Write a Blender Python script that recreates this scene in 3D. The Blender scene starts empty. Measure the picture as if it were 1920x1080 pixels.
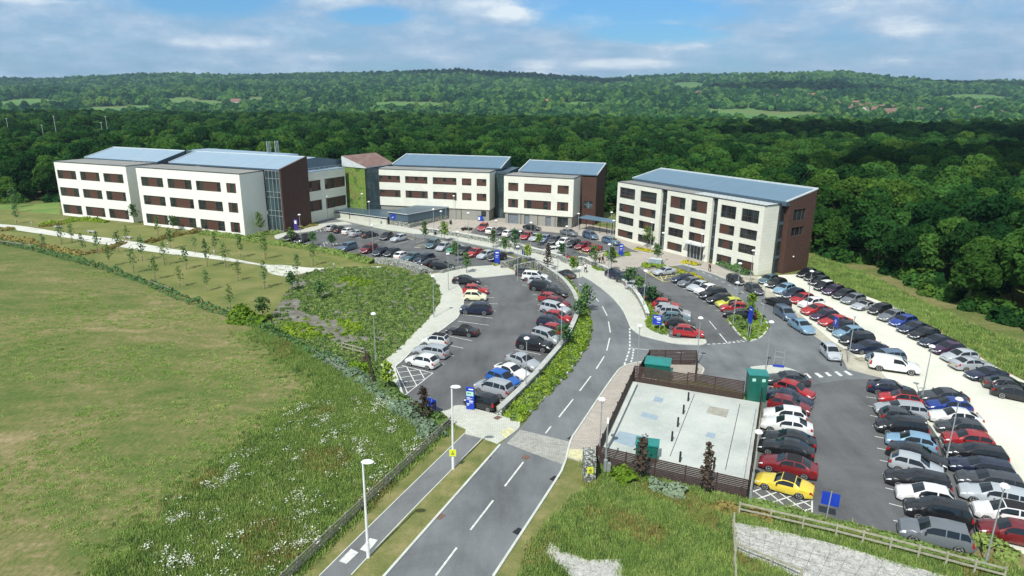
import bpy, math, random
import numpy as np
from mathutils import Vector, Matrix, noise as mnoise
R_ = math.radians
rng = np.random.default_rng(7)
random.seed(7)
SC = bpy.context.scene
COL = SC.collection

# ------------------------------------------------------------------ camera
CAM_H = 30.0
F_PX = 1245.0                      # focal length in pixels of a 1920 px wide frame
dn = Vector((917 - 960, 4850 - 540, F_PX)).normalized()   # where straight down points, camera frame (x right, y down, z ahead)
up_c = -dn
fw_c = (Vector((0, 0, 1)) - up_c * up_c.z).normalized()
rt_c = fw_c.cross(up_c)
if rt_c.x < 0: rt_c = -rt_c
MR = Matrix((rt_c, fw_c, up_c))    # camera frame -> world
cd = bpy.data.cameras.new('camera'); cam = bpy.data.objects.new('camera', cd); COL.objects.link(cam)
cd.sensor_width = 36; cd.lens = 36 * F_PX / 1920; cd.clip_start = 0.5; cd.clip_end = 20000
cx, cy, cz = MR @ Vector((1, 0, 0)), MR @ Vector((0, 1, 0)), MR @ Vector((0, 0, 1))
m3 = Matrix((cx, -cy, -cz)).transposed()
cam.matrix_world = Matrix.Translation((0, 0, CAM_H)) @ m3.to_4x4()
SC.camera = cam

def P(px, py, z=0.0):
    """The point of the site at height z that the survey photograph shows at pixel (px, py)."""
    d = MR @ Vector((px - 960, py - 540, F_PX))
    t = (z - CAM_H) / d.z
    return Vector((d.x * t, d.y * t, z))

def project(p):
    c = MR.transposed() @ (Vector(p) - Vector((0, 0, CAM_H)))
    return 960 + F_PX * c.x / c.z, 540 + F_PX * c.y / c.z, c.z

# ------------------------------------------------------------------ light
SUN_EL, SUN_AZ = R_(51), math.atan2(-0.42, -0.91)      # azimuth from +Y towards +X
sdir = Vector((math.sin(SUN_AZ) * math.cos(SUN_EL), math.cos(SUN_AZ) * math.cos(SUN_EL), math.sin(SUN_EL)))
sl = bpy.data.lights.new('sun', 'SUN'); sun = bpy.data.objects.new('sun', sl); COL.objects.link(sun)
sl.energy = 4.5; sl.angle = R_(0.55); sl.color = (1.0, 0.965, 0.9)
sun.rotation_euler = sdir.to_track_quat('Z', 'Y').to_euler()
sun.location = (0, 0, 300)

W = bpy.data.worlds.new('World'); SC.world = W; W.use_nodes = True
def build_world():
    nt = W.node_tree; N = nt.nodes; L = nt.links
    for n in list(N): N.remove(n)
    out = N.new('ShaderNodeOutputWorld')
    sky = N.new('ShaderNodeTexSky'); sky.sky_type = 'NISHITA'; sky.sun_disc = False
    sky.sun_elevation = SUN_EL; sky.sun_rotation = SUN_AZ % (2 * math.pi)
    sky.air_density = 1.2; sky.dust_density = 0.6; sky.ozone_density = 3.0
    tc = N.new('ShaderNodeTexCoord')
    sep = N.new('ShaderNodeSeparateXYZ'); L.new(tc.outputs['Generated'], sep.inputs[0])
    def math_(op, a, b=None, v=None):
        n = N.new('ShaderNodeMath'); n.operation = op
        if isinstance(a, (int, float)): n.inputs[0].default_value = a
        else: L.new(a, n.inputs[0])
        if b is not None:
            if isinstance(b, (int, float)): n.inputs[1].default_value = b
            else: L.new(b, n.inputs[1])
        return n.outputs[0]
    den = math_('ADD', math_('MAXIMUM', sep.outputs[2], 0.0), 0.10)
    u = math_('DIVIDE', sep.outputs[0], den); v = math_('DIVIDE', sep.outputs[1], den)
    cmb = N.new('ShaderNodeCombineXYZ'); L.new(u, cmb.inputs[0]); L.new(v, cmb.inputs[1])
    def noise(scale, det, rough, off, src=cmb.outputs[0]):
        mp = N.new('ShaderNodeMapping'); mp.inputs['Location'].default_value = off
        L.new(src, mp.inputs[0])
        n = N.new('ShaderNodeTexNoise'); n.inputs['Scale'].default_value = scale
        n.inputs['Detail'].default_value = det; n.inputs['Roughness'].default_value = rough
        L.new(mp.outputs[0], n.inputs[0]); return n.outputs[0]
    def ramp(src, stops):
        r = N.new('ShaderNodeValToRGB'); e = r.color_ramp.elements
        while len(e) < len(stops): e.new(0.5)
        for i, (p, c) in enumerate(stops): e[i].position = p; e[i].color = (*c, 1) if len(c) == 3 else c
        L.new(src, r.inputs[0]); return r.outputs[0]
    # broad cover broken by blue gaps, and a few sunlit heaps
    cover = noise(0.50, 5, 0.5, (3.1, 0.4, 0)); heaps = noise(1.3, 8, 0.58, (7.3, 2.2, 0))
    sq = N.new('ShaderNodeMapping'); sq.inputs['Scale'].default_value = (1, 1, 2.6); L.new(tc.outputs['Generated'], sq.inputs[0])
    dirn = noise(7.0, 10, 0.66, (0.2, 0.5, 0.1), sq.outputs[0])
    yy = math_('MAXIMUM', sep.outputs[1], 0.05); A = math_('DIVIDE', sep.outputs[0], yy); E = math_('DIVIDE', sep.outputs[2], yy)
    def blob(az, el, ra, re):
        p = math_('POWER', math_('ABSOLUTE', math_('DIVIDE', math_('SUBTRACT', A, az), ra)), 2.0); q = math_('POWER', math_('ABSOLUTE', math_('DIVIDE', math_('SUBTRACT', E, el), re)), 2.0)
        return math_('MAXIMUM', math_('SUBTRACT', 1.0, math_('ADD', p, q)), 0.0)
    def total(bl):
        t = blob(*bl[0])
        for b_ in bl[1:]: t = math_('ADD', t, blob(*b_))
        return t
    gaps = total([(-.44, .135, .16, .040), (-.20, .108, .07, .016), (.14, .118, .20, .034), (.20, .085, .12, .016), (-.62, .14, .08, .02)])
    puffs = total([(-.25, .132, .06, .022), (-.045, .118, .065, .026), (.0, .108, .05, .014), (-.68, .127, .07, .012), (.55, .10, .06, .016), (-.42, .07, .09, .012), (.12, .045, .14, .010)])
    field = math_('SUBTRACT', math_('ADD', math_('MULTIPLY', cover, 0.25), math_('MULTIPLY', dirn, 0.75)), math_('MULTIPLY', gaps, 0.42))
    mask = ramp(math_('ADD', field, math_('MULTIPLY', puffs, 0.25)), [(0.22, (0, 0, 0)), (0.55, (1, 1, 1))])
    low = ramp(sep.outputs[2], [(0.01, (1, 1, 1)), (0.06, (0, 0, 0))])
    mx = N.new('ShaderNodeMath'); mx.operation = 'MAXIMUM'; L.new(mask, mx.inputs[0])
    L.new(math_('MULTIPLY', low, 0.8), mx.inputs[1])
    shade = math_('ADD', math_('ADD', math_('MULTIPLY', heaps, 0.3), math_('MULTIPLY', dirn, 0.7)), math_('MULTIPLY', puffs, 0.14))
    ccol = ramp(shade, [(0.34, (0.25, 0.40, 0.58)), (0.47, (0.34, 0.49, 0.67)), (0.57, (0.46, 0.60, 0.76)), (0.70, (0.78, 0.86, 0.92))])
    hi = ramp(sep.outputs[2], [(0.16, (0, 0, 0)), (0.40, (1, 1, 1))]); mh = N.new('ShaderNodeMixRGB'); L.new(hi, mh.inputs[0]); L.new(ccol, mh.inputs[1]); mh.inputs[2].default_value = (0.54, 0.59, 0.63, 1); ccol = mh.outputs[0]
    tint = N.new('ShaderNodeMixRGB'); tint.blend_type = 'MULTIPLY'; tint.inputs[0].default_value = 1; L.new(sky.outputs[0], tint.inputs[1]); tint.inputs[2].default_value = (0.36, 0.66, 1.0, 1)
    bs = N.new('ShaderNodeBackground'); L.new(tint.outputs[0], bs.inputs[0]); bs.inputs[1].default_value = 0.125
    bc = N.new('ShaderNodeBackground'); L.new(ccol, bc.inputs[0]); bc.inputs[1].default_value = 1.05
    mix = N.new('ShaderNodeMixShader'); L.new(mx.outputs[0], mix.inputs[0])
    L.new(bs.outputs[0], mix.inputs[1]); L.new(bc.outputs[0], mix.inputs[2]); L.new(mix.outputs[0], out.inputs[0])
build_world()
SC.view_settings.view_transform = 'Standard'; SC.view_settings.look = 'None'
SC.view_settings.exposure = 0.06; SC.view_settings.gamma = 1.0

# ------------------------------------------------------------------ materials
MATS = {}
def new_mat(name):
    m = bpy.data.materials.new(name); m.use_nodes = True; MATS[name] = m
    nt = m.node_tree; b = nt.nodes['Principled BSDF']
    return m, nt, b
def node(nt, typ, **kw):
    n = nt.nodes.new(typ)
    for k, v in kw.items():
        if k in n.inputs: n.inputs[k].default_value = v
        else: setattr(n, k, v)
    return n
def pos(nt, scale=(1, 1, 1), uv=False, obj=False):
    if uv or obj:
        g = node(nt, 'ShaderNodeTexCoord'); o = g.outputs['UV' if uv else 'Object']
    else:
        g = node(nt, 'ShaderNodeNewGeometry'); o = g.outputs['Position']
    mp = node(nt, 'ShaderNodeMapping'); mp.inputs['Scale'].default_value = scale
    nt.links.new(o, mp.inputs[0]); return mp.outputs[0]
def noise_(nt, vec, scale, detail=5, rough=0.6, dist=0.0):
    n = node(nt, 'ShaderNodeTexNoise'); n.inputs['Scale'].default_value = scale
    n.inputs['Detail'].default_value = detail; n.inputs['Roughness'].default_value = rough
    n.inputs['Distortion'].default_value = dist
    nt.links.new(vec, n.inputs['Vector']); return n.outputs[0]
def ramp_(nt, src, stops):
    r = node(nt, 'ShaderNodeValToRGB'); e = r.color_ramp.elements
    while len(e) < len(stops): e.new(0.5)
    for i, (p, c) in enumerate(stops): e[i].position = p; e[i].color = (*c, 1)
    nt.links.new(src, r.inputs[0]); return r.outputs[0]
def mixc(nt, fac, a, b, mode='MIX'):
    m = node(nt, 'ShaderNodeMixRGB'); m.blend_type = mode
    for i, s in ((0, fac), (1, a), (2, b)):
        if isinstance(s, (int, float)): m.inputs[i].default_value = s
        elif isinstance(s, tuple): m.inputs[i].default_value = (*s, 1)
        else: nt.links.new(s, m.inputs[i])
    return m.outputs[0]
def bump_(nt, b, src, strength, dist):
    n = node(nt, 'ShaderNodeBump'); n.inputs['Strength'].default_value = strength; n.inputs['Distance'].default_value = dist
    nt.links.new(src, n.inputs['Height']); nt.links.new(n.outputs[0], b.inputs['Normal'])

def mottled(name, stops, scale=1.0, fine=12.0, rough=0.9, bump=0.0, uv=False, metal=0.0, stretch=(1, 1, 1), fine_amt=0.35, bscale=None, obj=False):
    """Two noises, broad and fine, through a colour ramp."""
    m, nt, b = new_mat(name)
    v = pos(nt, stretch, uv, obj)
    a = noise_(nt, v, scale, 6, 0.6); f = noise_(nt, v, fine, 4, 0.7)
    mx = mixc(nt, fine_amt, a, f)
    c = ramp_(nt, mx, stops)
    nt.links.new(c, b.inputs['Base Color']); b.inputs['Roughness'].default_value = rough; b.inputs['Metallic'].default_value = metal
    b.inputs['Specular IOR Level'].default_value = 0.25
    if bump: bump_(nt, b, noise_(nt, v, bscale or fine, 4, 0.7), 0.6, bump)
    return m
def plain(name, col, rough=0.6, metal=0.0, var=0.12, scale=1.5):
    """One colour, broken a little by wear."""
    m, nt, b = new_mat(name)
    n = noise_(nt, pos(nt), scale, 5, 0.65)
    c = ramp_(nt, n, [(0.3, tuple(x * (1 - var) for x in col)), (0.7, tuple(min(1, x * (1 + var)) for x in col))])
    nt.links.new(c, b.inputs['Base Color']); b.inputs['Roughness'].default_value = rough; b.inputs['Metallic'].default_value = metal
    return m
def coursed(name, c1, c2, mortar, bw, bh, ms=0.008, rough=0.85, noise_amt=0.3, bump=0.004, offset=0.5, metal=0.0):
    """Brick, block, board or panel courses laid in metres on the UV map."""
    m, nt, b = new_mat(name)
    v = pos(nt, uv=True)
    br = node(nt, 'ShaderNodeTexBrick'); br.offset = offset
    for k, x in (('Color1', (*c1, 1)), ('Color2', (*c2, 1)), ('Mortar', (*mortar, 1)), ('Scale', 1.0), ('Mortar Size', ms), ('Brick Width', bw), ('Row Height', bh), ('Bias', 0.0)):
        br.inputs[k].default_value = x
    nt.links.new(v, br.inputs[0])
    w = noise_(nt, v, 0.35, 5, 0.6)
    c = mixc(nt, noise_amt, br.outputs[0], ramp_(nt, w, [(0.3, (0.55, 0.55, 0.55)), (0.7, (1, 1, 1))]), 'MULTIPLY')
    nt.links.new(c, b.inputs['Base Color']); b.inputs['Roughness'].default_value = rough; b.inputs['Metallic'].default_value = metal
    inv = node(nt, 'ShaderNodeMath', operation='SUBTRACT'); inv.inputs[0].default_value = 1.0; nt.links.new(br.outputs[1], inv.inputs[1])
    bump_(nt, b, inv.outputs[0], 0.7, bump)
    return m

def ground_mat():
    m, nt, b = new_mat('field_grass')
    v = pos(nt); g = node(nt, 'ShaderNodeNewGeometry'); sp = node(nt, 'ShaderNodeSeparateXYZ'); nt.links.new(g.outputs['Position'], sp.inputs[0])
    big = noise_(nt, pos(nt, (.6, 1, 1)), 0.075, 7, 0.66, 1.2); mid = noise_(nt, pos(nt, (.5, 1.2, 1)), 0.45, 7, 0.75, .8); fine = noise_(nt, pos(nt, (1, 0.5, 1)), 2.6, 7, 0.85)
    k = mixc(nt, 0.42, big, mid); k = mixc(nt, 0.42, k, fine)
    near = ramp_(nt, k, [(0.40, (0.068, 0.116, 0.030)), (0.465, (0.108, 0.150, 0.042)), (0.512, (0.162, 0.172, 0.062)), (0.553, (0.235, 0.207, 0.10)), (0.61, (0.33, 0.275, 0.16))])
    farn = noise_(nt, v, 0.004, 4, 0.6)
    far = ramp_(nt, farn, [(0.35, (0.08, 0.17, 0.05)), (0.5, (0.11, 0.22, 0.06)), (0.62, (0.15, 0.17, 0.07)), (0.7, (0.18, 0.23, 0.09))])
    mr = node(nt, 'ShaderNodeMapRange'); mr.inputs['From Min'].default_value = 250; mr.inputs['From Max'].default_value = 420
    nt.links.new(sp.outputs[1], mr.inputs[0])
    nt.links.new(mixc(nt, mr.outputs[0], near, far), b.inputs['Base Color'])
    b.inputs['Roughness'].default_value = 0.95; b.inputs['Specular IOR Level'].default_value = 0.1
    bump_(nt, b, fine, 0.9, 0.08)
    return m
ground_mat()

def asphalt(name, base, warm=0.0, track=None):
    m, nt, b = new_mat(name)
    v = pos(nt)
    a = noise_(nt, v, 0.12, 6, 0.6, 0.5); f = noise_(nt, v, 18, 3, 0.8); s = noise_(nt, pos(nt, (1, 0.25, 1)), 0.5, 5, 0.6)
    k = mixc(nt, 0.4, a, s); k = mixc(nt, 0.28, k, f)
    lo = tuple(x * 0.62 for x in base); hi = tuple(x * 1.38 for x in base)
    c = ramp_(nt, k, [(0.38, lo), (0.5, base), (0.64, hi)])
    st = noise_(nt, v, 0.9, 4, 0.75, 1.0)
    c = mixc(nt, ramp_(nt, st, [(0.66, (0, 0, 0)), (0.76, (0.5, 0.5, 0.5))]), c, tuple(x * 0.5 for x in base))
    nt.links.new(c, b.inputs['Base Color']); b.inputs['Roughness'].default_value = 0.85; b.inputs['Specular IOR Level'].default_value = 0.3
    bump_(nt, b, f, 0.5, 0.01)
    return m
asphalt('road_asphalt', (0.160, 0.174, 0.180))
asphalt('car_park_asphalt', (0.118, 0.124, 0.127))
asphalt('path_asphalt', (0.165, 0.175, 0.180))
mottled('white_gravel', [(0.35, (0.50, 0.52, 0.44)), (0.5, (0.63, 0.64, 0.55)), (0.65, (0.71, 0.71, 0.62))], 0.12, 9, bump=0.02)
mottled('dusty_paving', [(0.35, (0.28, 0.26, 0.20)), (0.5, (0.42, 0.40, 0.32)), (0.65, (0.53, 0.52, 0.43))], 0.3, 8)
mottled('lawn_dry', [(0.36, (0.10, 0.138, 0.036)), (0.5, (0.160, 0.180, 0.052)), (0.64, (0.225, 0.215, 0.082))], 0.18, 6, bump=0.05)
mottled('lawn_green', [(0.36, (0.10, 0.185, 0.045)), (0.5, (0.155, 0.245, 0.06)), (0.66, (0.24, 0.27, 0.09))], 0.15, 6, bump=0.06)
mottled('verge_grass', [(0.36, (0.10, 0.13, 0.035)), (0.5, (0.17, 0.18, 0.06)), (0.64, (0.27, 0.24, 0.11))], 0.5, 8, bump=0.04)
mottled('rough_meadow', [(0.34, (0.09, 0.155, 0.04)), (0.46, (0.135, 0.205, 0.055)), (0.56, (0.20, 0.215, 0.08)), (0.68, (0.27, 0.235, 0.11))], 0.22, 5, bump=0.12)
mottled('bark_mulch', [(0.36, (0.10, 0.095, 0.078)), (0.5, (0.17, 0.165, 0.14)), (0.64, (0.25, 0.25, 0.21))], 0.7, 7, bump=0.05)
mottled('bare_earth', [(0.36, (0.22, 0.19, 0.11)), (0.5, (0.33, 0.29, 0.18)), (0.64, (0.42, 0.38, 0.26))], 0.8, 7, bump=0.03)
mottled('limestone_chips', [(0.38, (0.24, 0.24, 0.22)), (0.5, (0.40, 0.405, 0.375)), (0.62, (0.58, 0.59, 0.55))], 2.5, 9, bump=0.05, fine_amt=0.6)
mottled('pale_path', [(0.36, (0.46, 0.47, 0.42)), (0.5, (0.56, 0.57, 0.51)), (0.64, (0.64, 0.65, 0.58))], 0.3, 9)
mottled('concrete_pad', [(0.34, (0.35, 0.39, 0.37)), (0.5, (0.47, 0.51, 0.48)), (0.66, (0.55, 0.58, 0.53))], 0.25, 6, rough=0.85)
mottled('concrete', [(0.36, (0.33, 0.34, 0.32)), (0.5, (0.42, 0.44, 0.41)), (0.64, (0.5, 0.52, 0.48))], 0.8, 9)
mottled('kerb_stone', [(0.36, (0.45, 0.48, 0.44)), (0.64, (0.62, 0.65, 0.60))], 0.8, 9)
coursed('cream_pavers', (0.60, 0.62, 0.54), (0.52, 0.54, 0.47), (0.38, 0.39, 0.34), 0.42, 0.28, 0.02, noise_amt=0.3)
coursed('pink_pavers', (0.50, 0.45, 0.39), (0.41, 0.38, 0.33), (0.30, 0.28, 0.25), 0.42, 0.28, 0.02, noise_amt=0.35)
coursed('sett_pavers', (0.50, 0.51, 0.46), (0.36, 0.37, 0.34), (0.24, 0.24, 0.21), 0.3, 0.2, 0.02, noise_amt=0.6)
coursed('cream_render', (0.80, 0.81, 0.70), (0.75, 0.765, 0.66), (0.56, 0.58, 0.50), 1.2, 0.6, 0.014, noise_amt=0.22, rough=0.7)
coursed('white_render', (0.86, 0.87, 0.80), (0.83, 0.845, 0.78), (0.74, 0.76, 0.69), 1.2, 0.9, 0.008, noise_amt=0.08, rough=0.7)
coursed('brown_brick', (0.092, 0.040, 0.026), (0.062, 0.028, 0.019), (0.08, 0.052, 0.04), 0.6, 0.15, 0.012, noise_amt=0.3)
coursed('grey_block', (0.34, 0.34, 0.30), (0.30, 0.30, 0.27), (0.2, 0.2, 0.18), 0.44, 0.22, 0.012, noise_amt=0.25)
coursed('timber_infill', (0.115, 0.052, 0.034), (0.090, 0.042, 0.028), (0.05, 0.024, 0.018), 3.0, 0.14, 0.014, noise_amt=0.25, rough=0.6)
coursed('dark_boarding', (0.055, 0.030, 0.022), (0.040, 0.023, 0.018), (0.012, 0.008, 0.007), 3.0, 0.15, 0.03, noise_amt=0.3)
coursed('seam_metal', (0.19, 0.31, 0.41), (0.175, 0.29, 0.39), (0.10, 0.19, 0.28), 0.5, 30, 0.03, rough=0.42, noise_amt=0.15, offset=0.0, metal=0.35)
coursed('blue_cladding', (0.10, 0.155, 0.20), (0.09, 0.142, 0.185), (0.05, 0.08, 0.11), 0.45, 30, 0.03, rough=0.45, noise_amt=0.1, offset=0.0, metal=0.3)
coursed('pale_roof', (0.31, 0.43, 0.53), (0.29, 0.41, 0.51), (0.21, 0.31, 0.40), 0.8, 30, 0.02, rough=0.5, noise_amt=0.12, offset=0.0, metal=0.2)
coursed('rusty_roof', (0.22, 0.13, 0.11), (0.27, 0.18, 0.15), (0.15, 0.10, 0.09), 0.5, 6, 0.03, rough=0.7, noise_amt=0.6, offset=0.2)
mottled('flat_roof', [(0.36, (0.20, 0.21, 0.20)), (0.64, (0.29, 0.30, 0.28))], 0.3, 5)
def gabion_mat():
    m, nt, b = new_mat('gabion_stone')
    v = pos(nt)
    vo = node(nt, 'ShaderNodeTexVoronoi'); vo.inputs['Scale'].default_value = 5.5; nt.links.new(v, vo.inputs['Vector'])
    sp = node(nt, 'ShaderNodeSeparateColor'); nt.links.new(vo.outputs['Color'], sp.inputs[0])
    c = ramp_(nt, sp.outputs[0], [(0.1, (0.24, 0.26, 0.24)), (0.5, (0.42, 0.45, 0.41)), (0.9, (0.62, 0.65, 0.58))])
    d = ramp_(nt, vo.outputs['Distance'], [(0.35, (1, 1, 1)), (0.62, (0.25, 0.25, 0.24))])
    nt.links.new(mixc(nt, 1.0, c, d, 'MULTIPLY'), b.inputs['Base Color']); b.inputs['Roughness'].default_value = 0.9
    inv = node(nt, 'ShaderNodeMath', operation='SUBTRACT'); inv.inputs[0].default_value = 1.0; nt.links.new(vo.outputs['Distance'], inv.inputs[1])
    bump_(nt, b, inv.outputs[0], 0.9, 0.08)
gabion_mat()
def living_wall_mat():
    m, nt, b = new_mat('living_wall')
    v = pos(nt); a = noise_(nt, v, 0.45, 4, 0.6, 0.8); f = noise_(nt, v, 3.0, 5, 0.85)
    k = mixc(nt, 0.5, a, f)
    c = ramp_(nt, k, [(0.38, (0.03, 0.06, 0.015)), (0.46, (0.10, 0.19, 0.03)), (0.52, (0.20, 0.33, 0.05)), (0.57, (0.16, 0.13, 0.05)), (0.66, (0.24, 0.20, 0.07))])
    nt.links.new(c, b.inputs['Base Color']); b.inputs['Roughness'].default_value = 0.9; bump_(nt, b, f, 1.0, 0.15)
living_wall_mat()
def glass_mat(name, col, rough=0.06, var=0.5):
    m, nt, b = new_mat(name)
    n = noise_(nt, pos(nt, (1, 1, 0.5)), 0.6, 3, 0.6)
    nt.links.new(ramp_(nt, n, [(0.35, tuple(x * (1 - var) for x in col)), (0.65, tuple(x * (1 + var) for x in col))]), b.inputs['Base Color'])
    b.inputs['Roughness'].default_value = rough; b.inputs['Specular IOR Level'].default_value = 0.7; b.inputs['Metallic'].default_value = 0.0
glass_mat('window_glass', (0.022, 0.032, 0.034)); glass_mat('stair_glass', (0.035, 0.062, 0.068)); glass_mat('car_glass', (0.008, 0.013, 0.017), 0.05, 0.2)
plain('frame_dark', (0.05, 0.055, 0.055), 0.5); plain('frame_brown', (0.10, 0.06, 0.045), 0.6); plain('steel_grey', (0.42, 0.47, 0.48), 0.4, 0.4)
plain('trim_light', (0.55, 0.60, 0.60), 0.5); plain('lamp_white', (0.80, 0.82, 0.82), 0.4); plain('paint_white', (0.62, 0.64, 0.61), 0.7, var=0.3, scale=3)
plain('paint_yellow', (0.72, 0.66, 0.22), 0.7, var=0.2, scale=4); plain('tactile_yellow', (0.56, 0.55, 0.32), 0.8, var=0.3, scale=4); plain('sign_blue', (0.010, 0.045, 0.42), 0.45); plain('sign_white', (0.75, 0.80, 0.82), 0.5)
plain('sign_pale_green', (0.42, 0.72, 0.60), 0.5); plain('sign_purple', (0.05, 0.035, 0.22), 0.5); plain('sign_yellow', (0.72, 0.78, 0.05), 0.5)
plain('cabinet_green', (0.010, 0.115, 0.085), 0.4); plain('cabinet_top', (0.020, 0.215, 0.195), 0.4); plain('black_metal', (0.015, 0.015, 0.017), 0.5)
plain('fence_wood', (0.26, 0.25, 0.20), 0.85, var=0.3, scale=3); plain('fence_pale', (0.34, 0.33, 0.25), 0.85, var=0.25, scale=3); plain('dark_wood', (0.055, 0.032, 0.026), 0.75, var=0.3, scale=3)
plain('grey_door', (0.16, 0.19, 0.22), 0.5); plain('tyre', (0.018, 0.018, 0.019), 0.85); plain('alloy', (0.45, 0.47, 0.48), 0.3, 0.6); plain('black_plastic', (0.022, 0.022, 0.024), 0.6)
plain('lamp_lens', (0.72, 0.76, 0.78), 0.12); plain('red_lens', (0.38, 0.012, 0.012), 0.2); plain('fabric_black', (0.015, 0.015, 0.017), 0.9); plain('plate_yellow', (0.65, 0.52, 0.08), 0.5)
plain('bark', (0.13, 0.115, 0.085), 0.9, var=0.35, scale=4); plain('stake', (0.42, 0.33, 0.2), 0.9); plain('house_brick', (0.30, 0.20, 0.15), 0.9); plain('house_white', (0.75, 0.74, 0.68), 0.8)
plain('house_tile', (0.20, 0.12, 0.095), 0.85); plain('house_orange', (0.42, 0.17, 0.07), 0.85); plain('skin', (0.50, 0.30, 0.22), 0.6); plain('hair', (0.05, 0.03, 0.02), 0.7)
plain('cloth_white', (0.72, 0.75, 0.76), 0.9); plain('cloth_black', (0.018, 0.018, 0.02), 0.9); plain('cloth_grey', (0.12, 0.12, 0.13), 0.9); plain('barrier_red', (0.45, 0.03, 0.03), 0.5)
plain('iron_rust', (0.16, 0.10, 0.08), 0.8, var=0.4, scale=6); plain('cover_blue', (0.29, 0.38, 0.44), 0.7, var=0.12); plain('cover_brown', (0.33, 0.33, 0.28), 0.8, var=0.2)
plain('cloud_white', (0.85, 0.87, 0.9), 1.0)

def car_paint():
    m, nt, b = new_mat('car_paint')
    oi = node(nt, 'ShaderNodeObjectInfo')
    n = noise_(nt, pos(nt, obj=True), 3.0, 5, 0.7)
    c = mixc(nt, ramp_(nt, n, [(0.45, (0, 0, 0)), (0.9, (0.07, 0.07, 0.07))]), oi.outputs['Color'], (0.35, 0.34, 0.31))
    nt.links.new(c, b.inputs['Base Color']); b.inputs['Metallic'].default_value = 0.15; b.inputs['Roughness'].default_value = 0.30
    b.inputs['Coat Weight'].default_value = 0.6; b.inputs['Coat Roughness'].default_value = 0.05
car_paint()
def leaf(name, dark, mid, light, patch=0.02, rand=0.5, trans=0.18, lo=.25, hi=.78):
    m = bpy.data.materials.new(name); m.use_nodes = True; MATS[name] = m
    nt = m.node_tree
    for n in list(nt.nodes): nt.nodes.remove(n)
    oi = node(nt, 'ShaderNodeObjectInfo')
    f = noise_(nt, pos(nt), 1.6, 5, 0.8); a = noise_(nt, pos(nt), patch, 4, 0.6)
    k = mixc(nt, 0.4, a, f); k2 = mixc(nt, rand, k, oi.outputs['Random'])
    c = ramp_(nt, k2, [(lo, dark), (0.5, mid), (hi, light)])
    wv = node(nt, 'ShaderNodeMath', operation='MULTIPLY'); nt.links.new(oi.outputs['Random'], wv.inputs[0]); wv.inputs[1].default_value = 7.31; fr_ = node(nt, 'ShaderNodeMath', operation='FRACT'); nt.links.new(wv.outputs[0], fr_.inputs[0])
    c = mixc(nt, 1.0, c, ramp_(nt, fr_.outputs[0], [(0.0, (0.88, 1.0, 1.18)), (0.5, (1.0, 1.0, 1.0)), (0.9, (1.12, 1.02, 0.9)), (1.0, (1.2, 0.98, 0.9))]), 'MULTIPLY') if name in ('leaf_forest', 'leaf_far', 'leaf_orchard') else c
    d = node(nt, 'ShaderNodeBsdfDiffuse'); t = node(nt, 'ShaderNodeBsdfTranslucent'); mx = node(nt, 'ShaderNodeMixShader'); o = node(nt, 'ShaderNodeOutputMaterial')
    mx.inputs[0].default_value = trans
    nt.links.new(c, d.inputs[0]); nt.links.new(c, t.inputs[0]); nt.links.new(d.outputs[0], mx.inputs[1]); nt.links.new(t.outputs[0], mx.inputs[2]); nt.links.new(mx.outputs[0], o.inputs[0])
    return m
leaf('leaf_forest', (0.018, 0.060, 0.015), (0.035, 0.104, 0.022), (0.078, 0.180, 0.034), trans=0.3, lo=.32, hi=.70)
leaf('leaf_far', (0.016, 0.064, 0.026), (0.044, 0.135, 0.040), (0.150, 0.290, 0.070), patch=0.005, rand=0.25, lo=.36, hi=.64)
leaf('leaf_orchard', (0.055, 0.115, 0.040), (0.095, 0.185, 0.060), (0.16, 0.25, 0.09))
leaf('leaf_dark', (0.045, 0.036, 0.032), (0.078, 0.058, 0.046), (0.12, 0.095, 0.065))
leaf('leaf_bright', (0.11, 0.20, 0.022), (0.19, 0.31, 0.035), (0.32, 0.42, 0.06), patch=0.15, rand=0.5)
leaf('leaf_cover', (0.105, 0.175, 0.055), (0.165, 0.260, 0.075), (0.26, 0.35, 0.10), patch=0.10, rand=0.55)
leaf('leaf_yellow', (0.16, 0.20, 0.02), (0.36, 0.36, 0.03), (0.55, 0.50, 0.05), patch=0.3)
leaf('leaf_rust', (0.20, 0.18, 0.055), (0.29, 0.24, 0.085), (0.36, 0.33, 0.12), patch=0.3)
leaf('leaf_grey', (0.14, 0.21, 0.12), (0.17, 0.25, 0.16), (0.25, 0.33, 0.22), patch=0.3)
leaf('leaf_meadow', (0.160, 0.270, 0.062), (0.250, 0.385, 0.095), (0.40, 0.44, 0.16), patch=0.06, rand=0.45)
leaf('petal_white', (0.50, 0.55, 0.42), (0.66, 0.70, 0.58), (0.76, 0.78, 0.68), patch=0.3)
def M(*names): return [MATS[n] for n in names]

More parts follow.
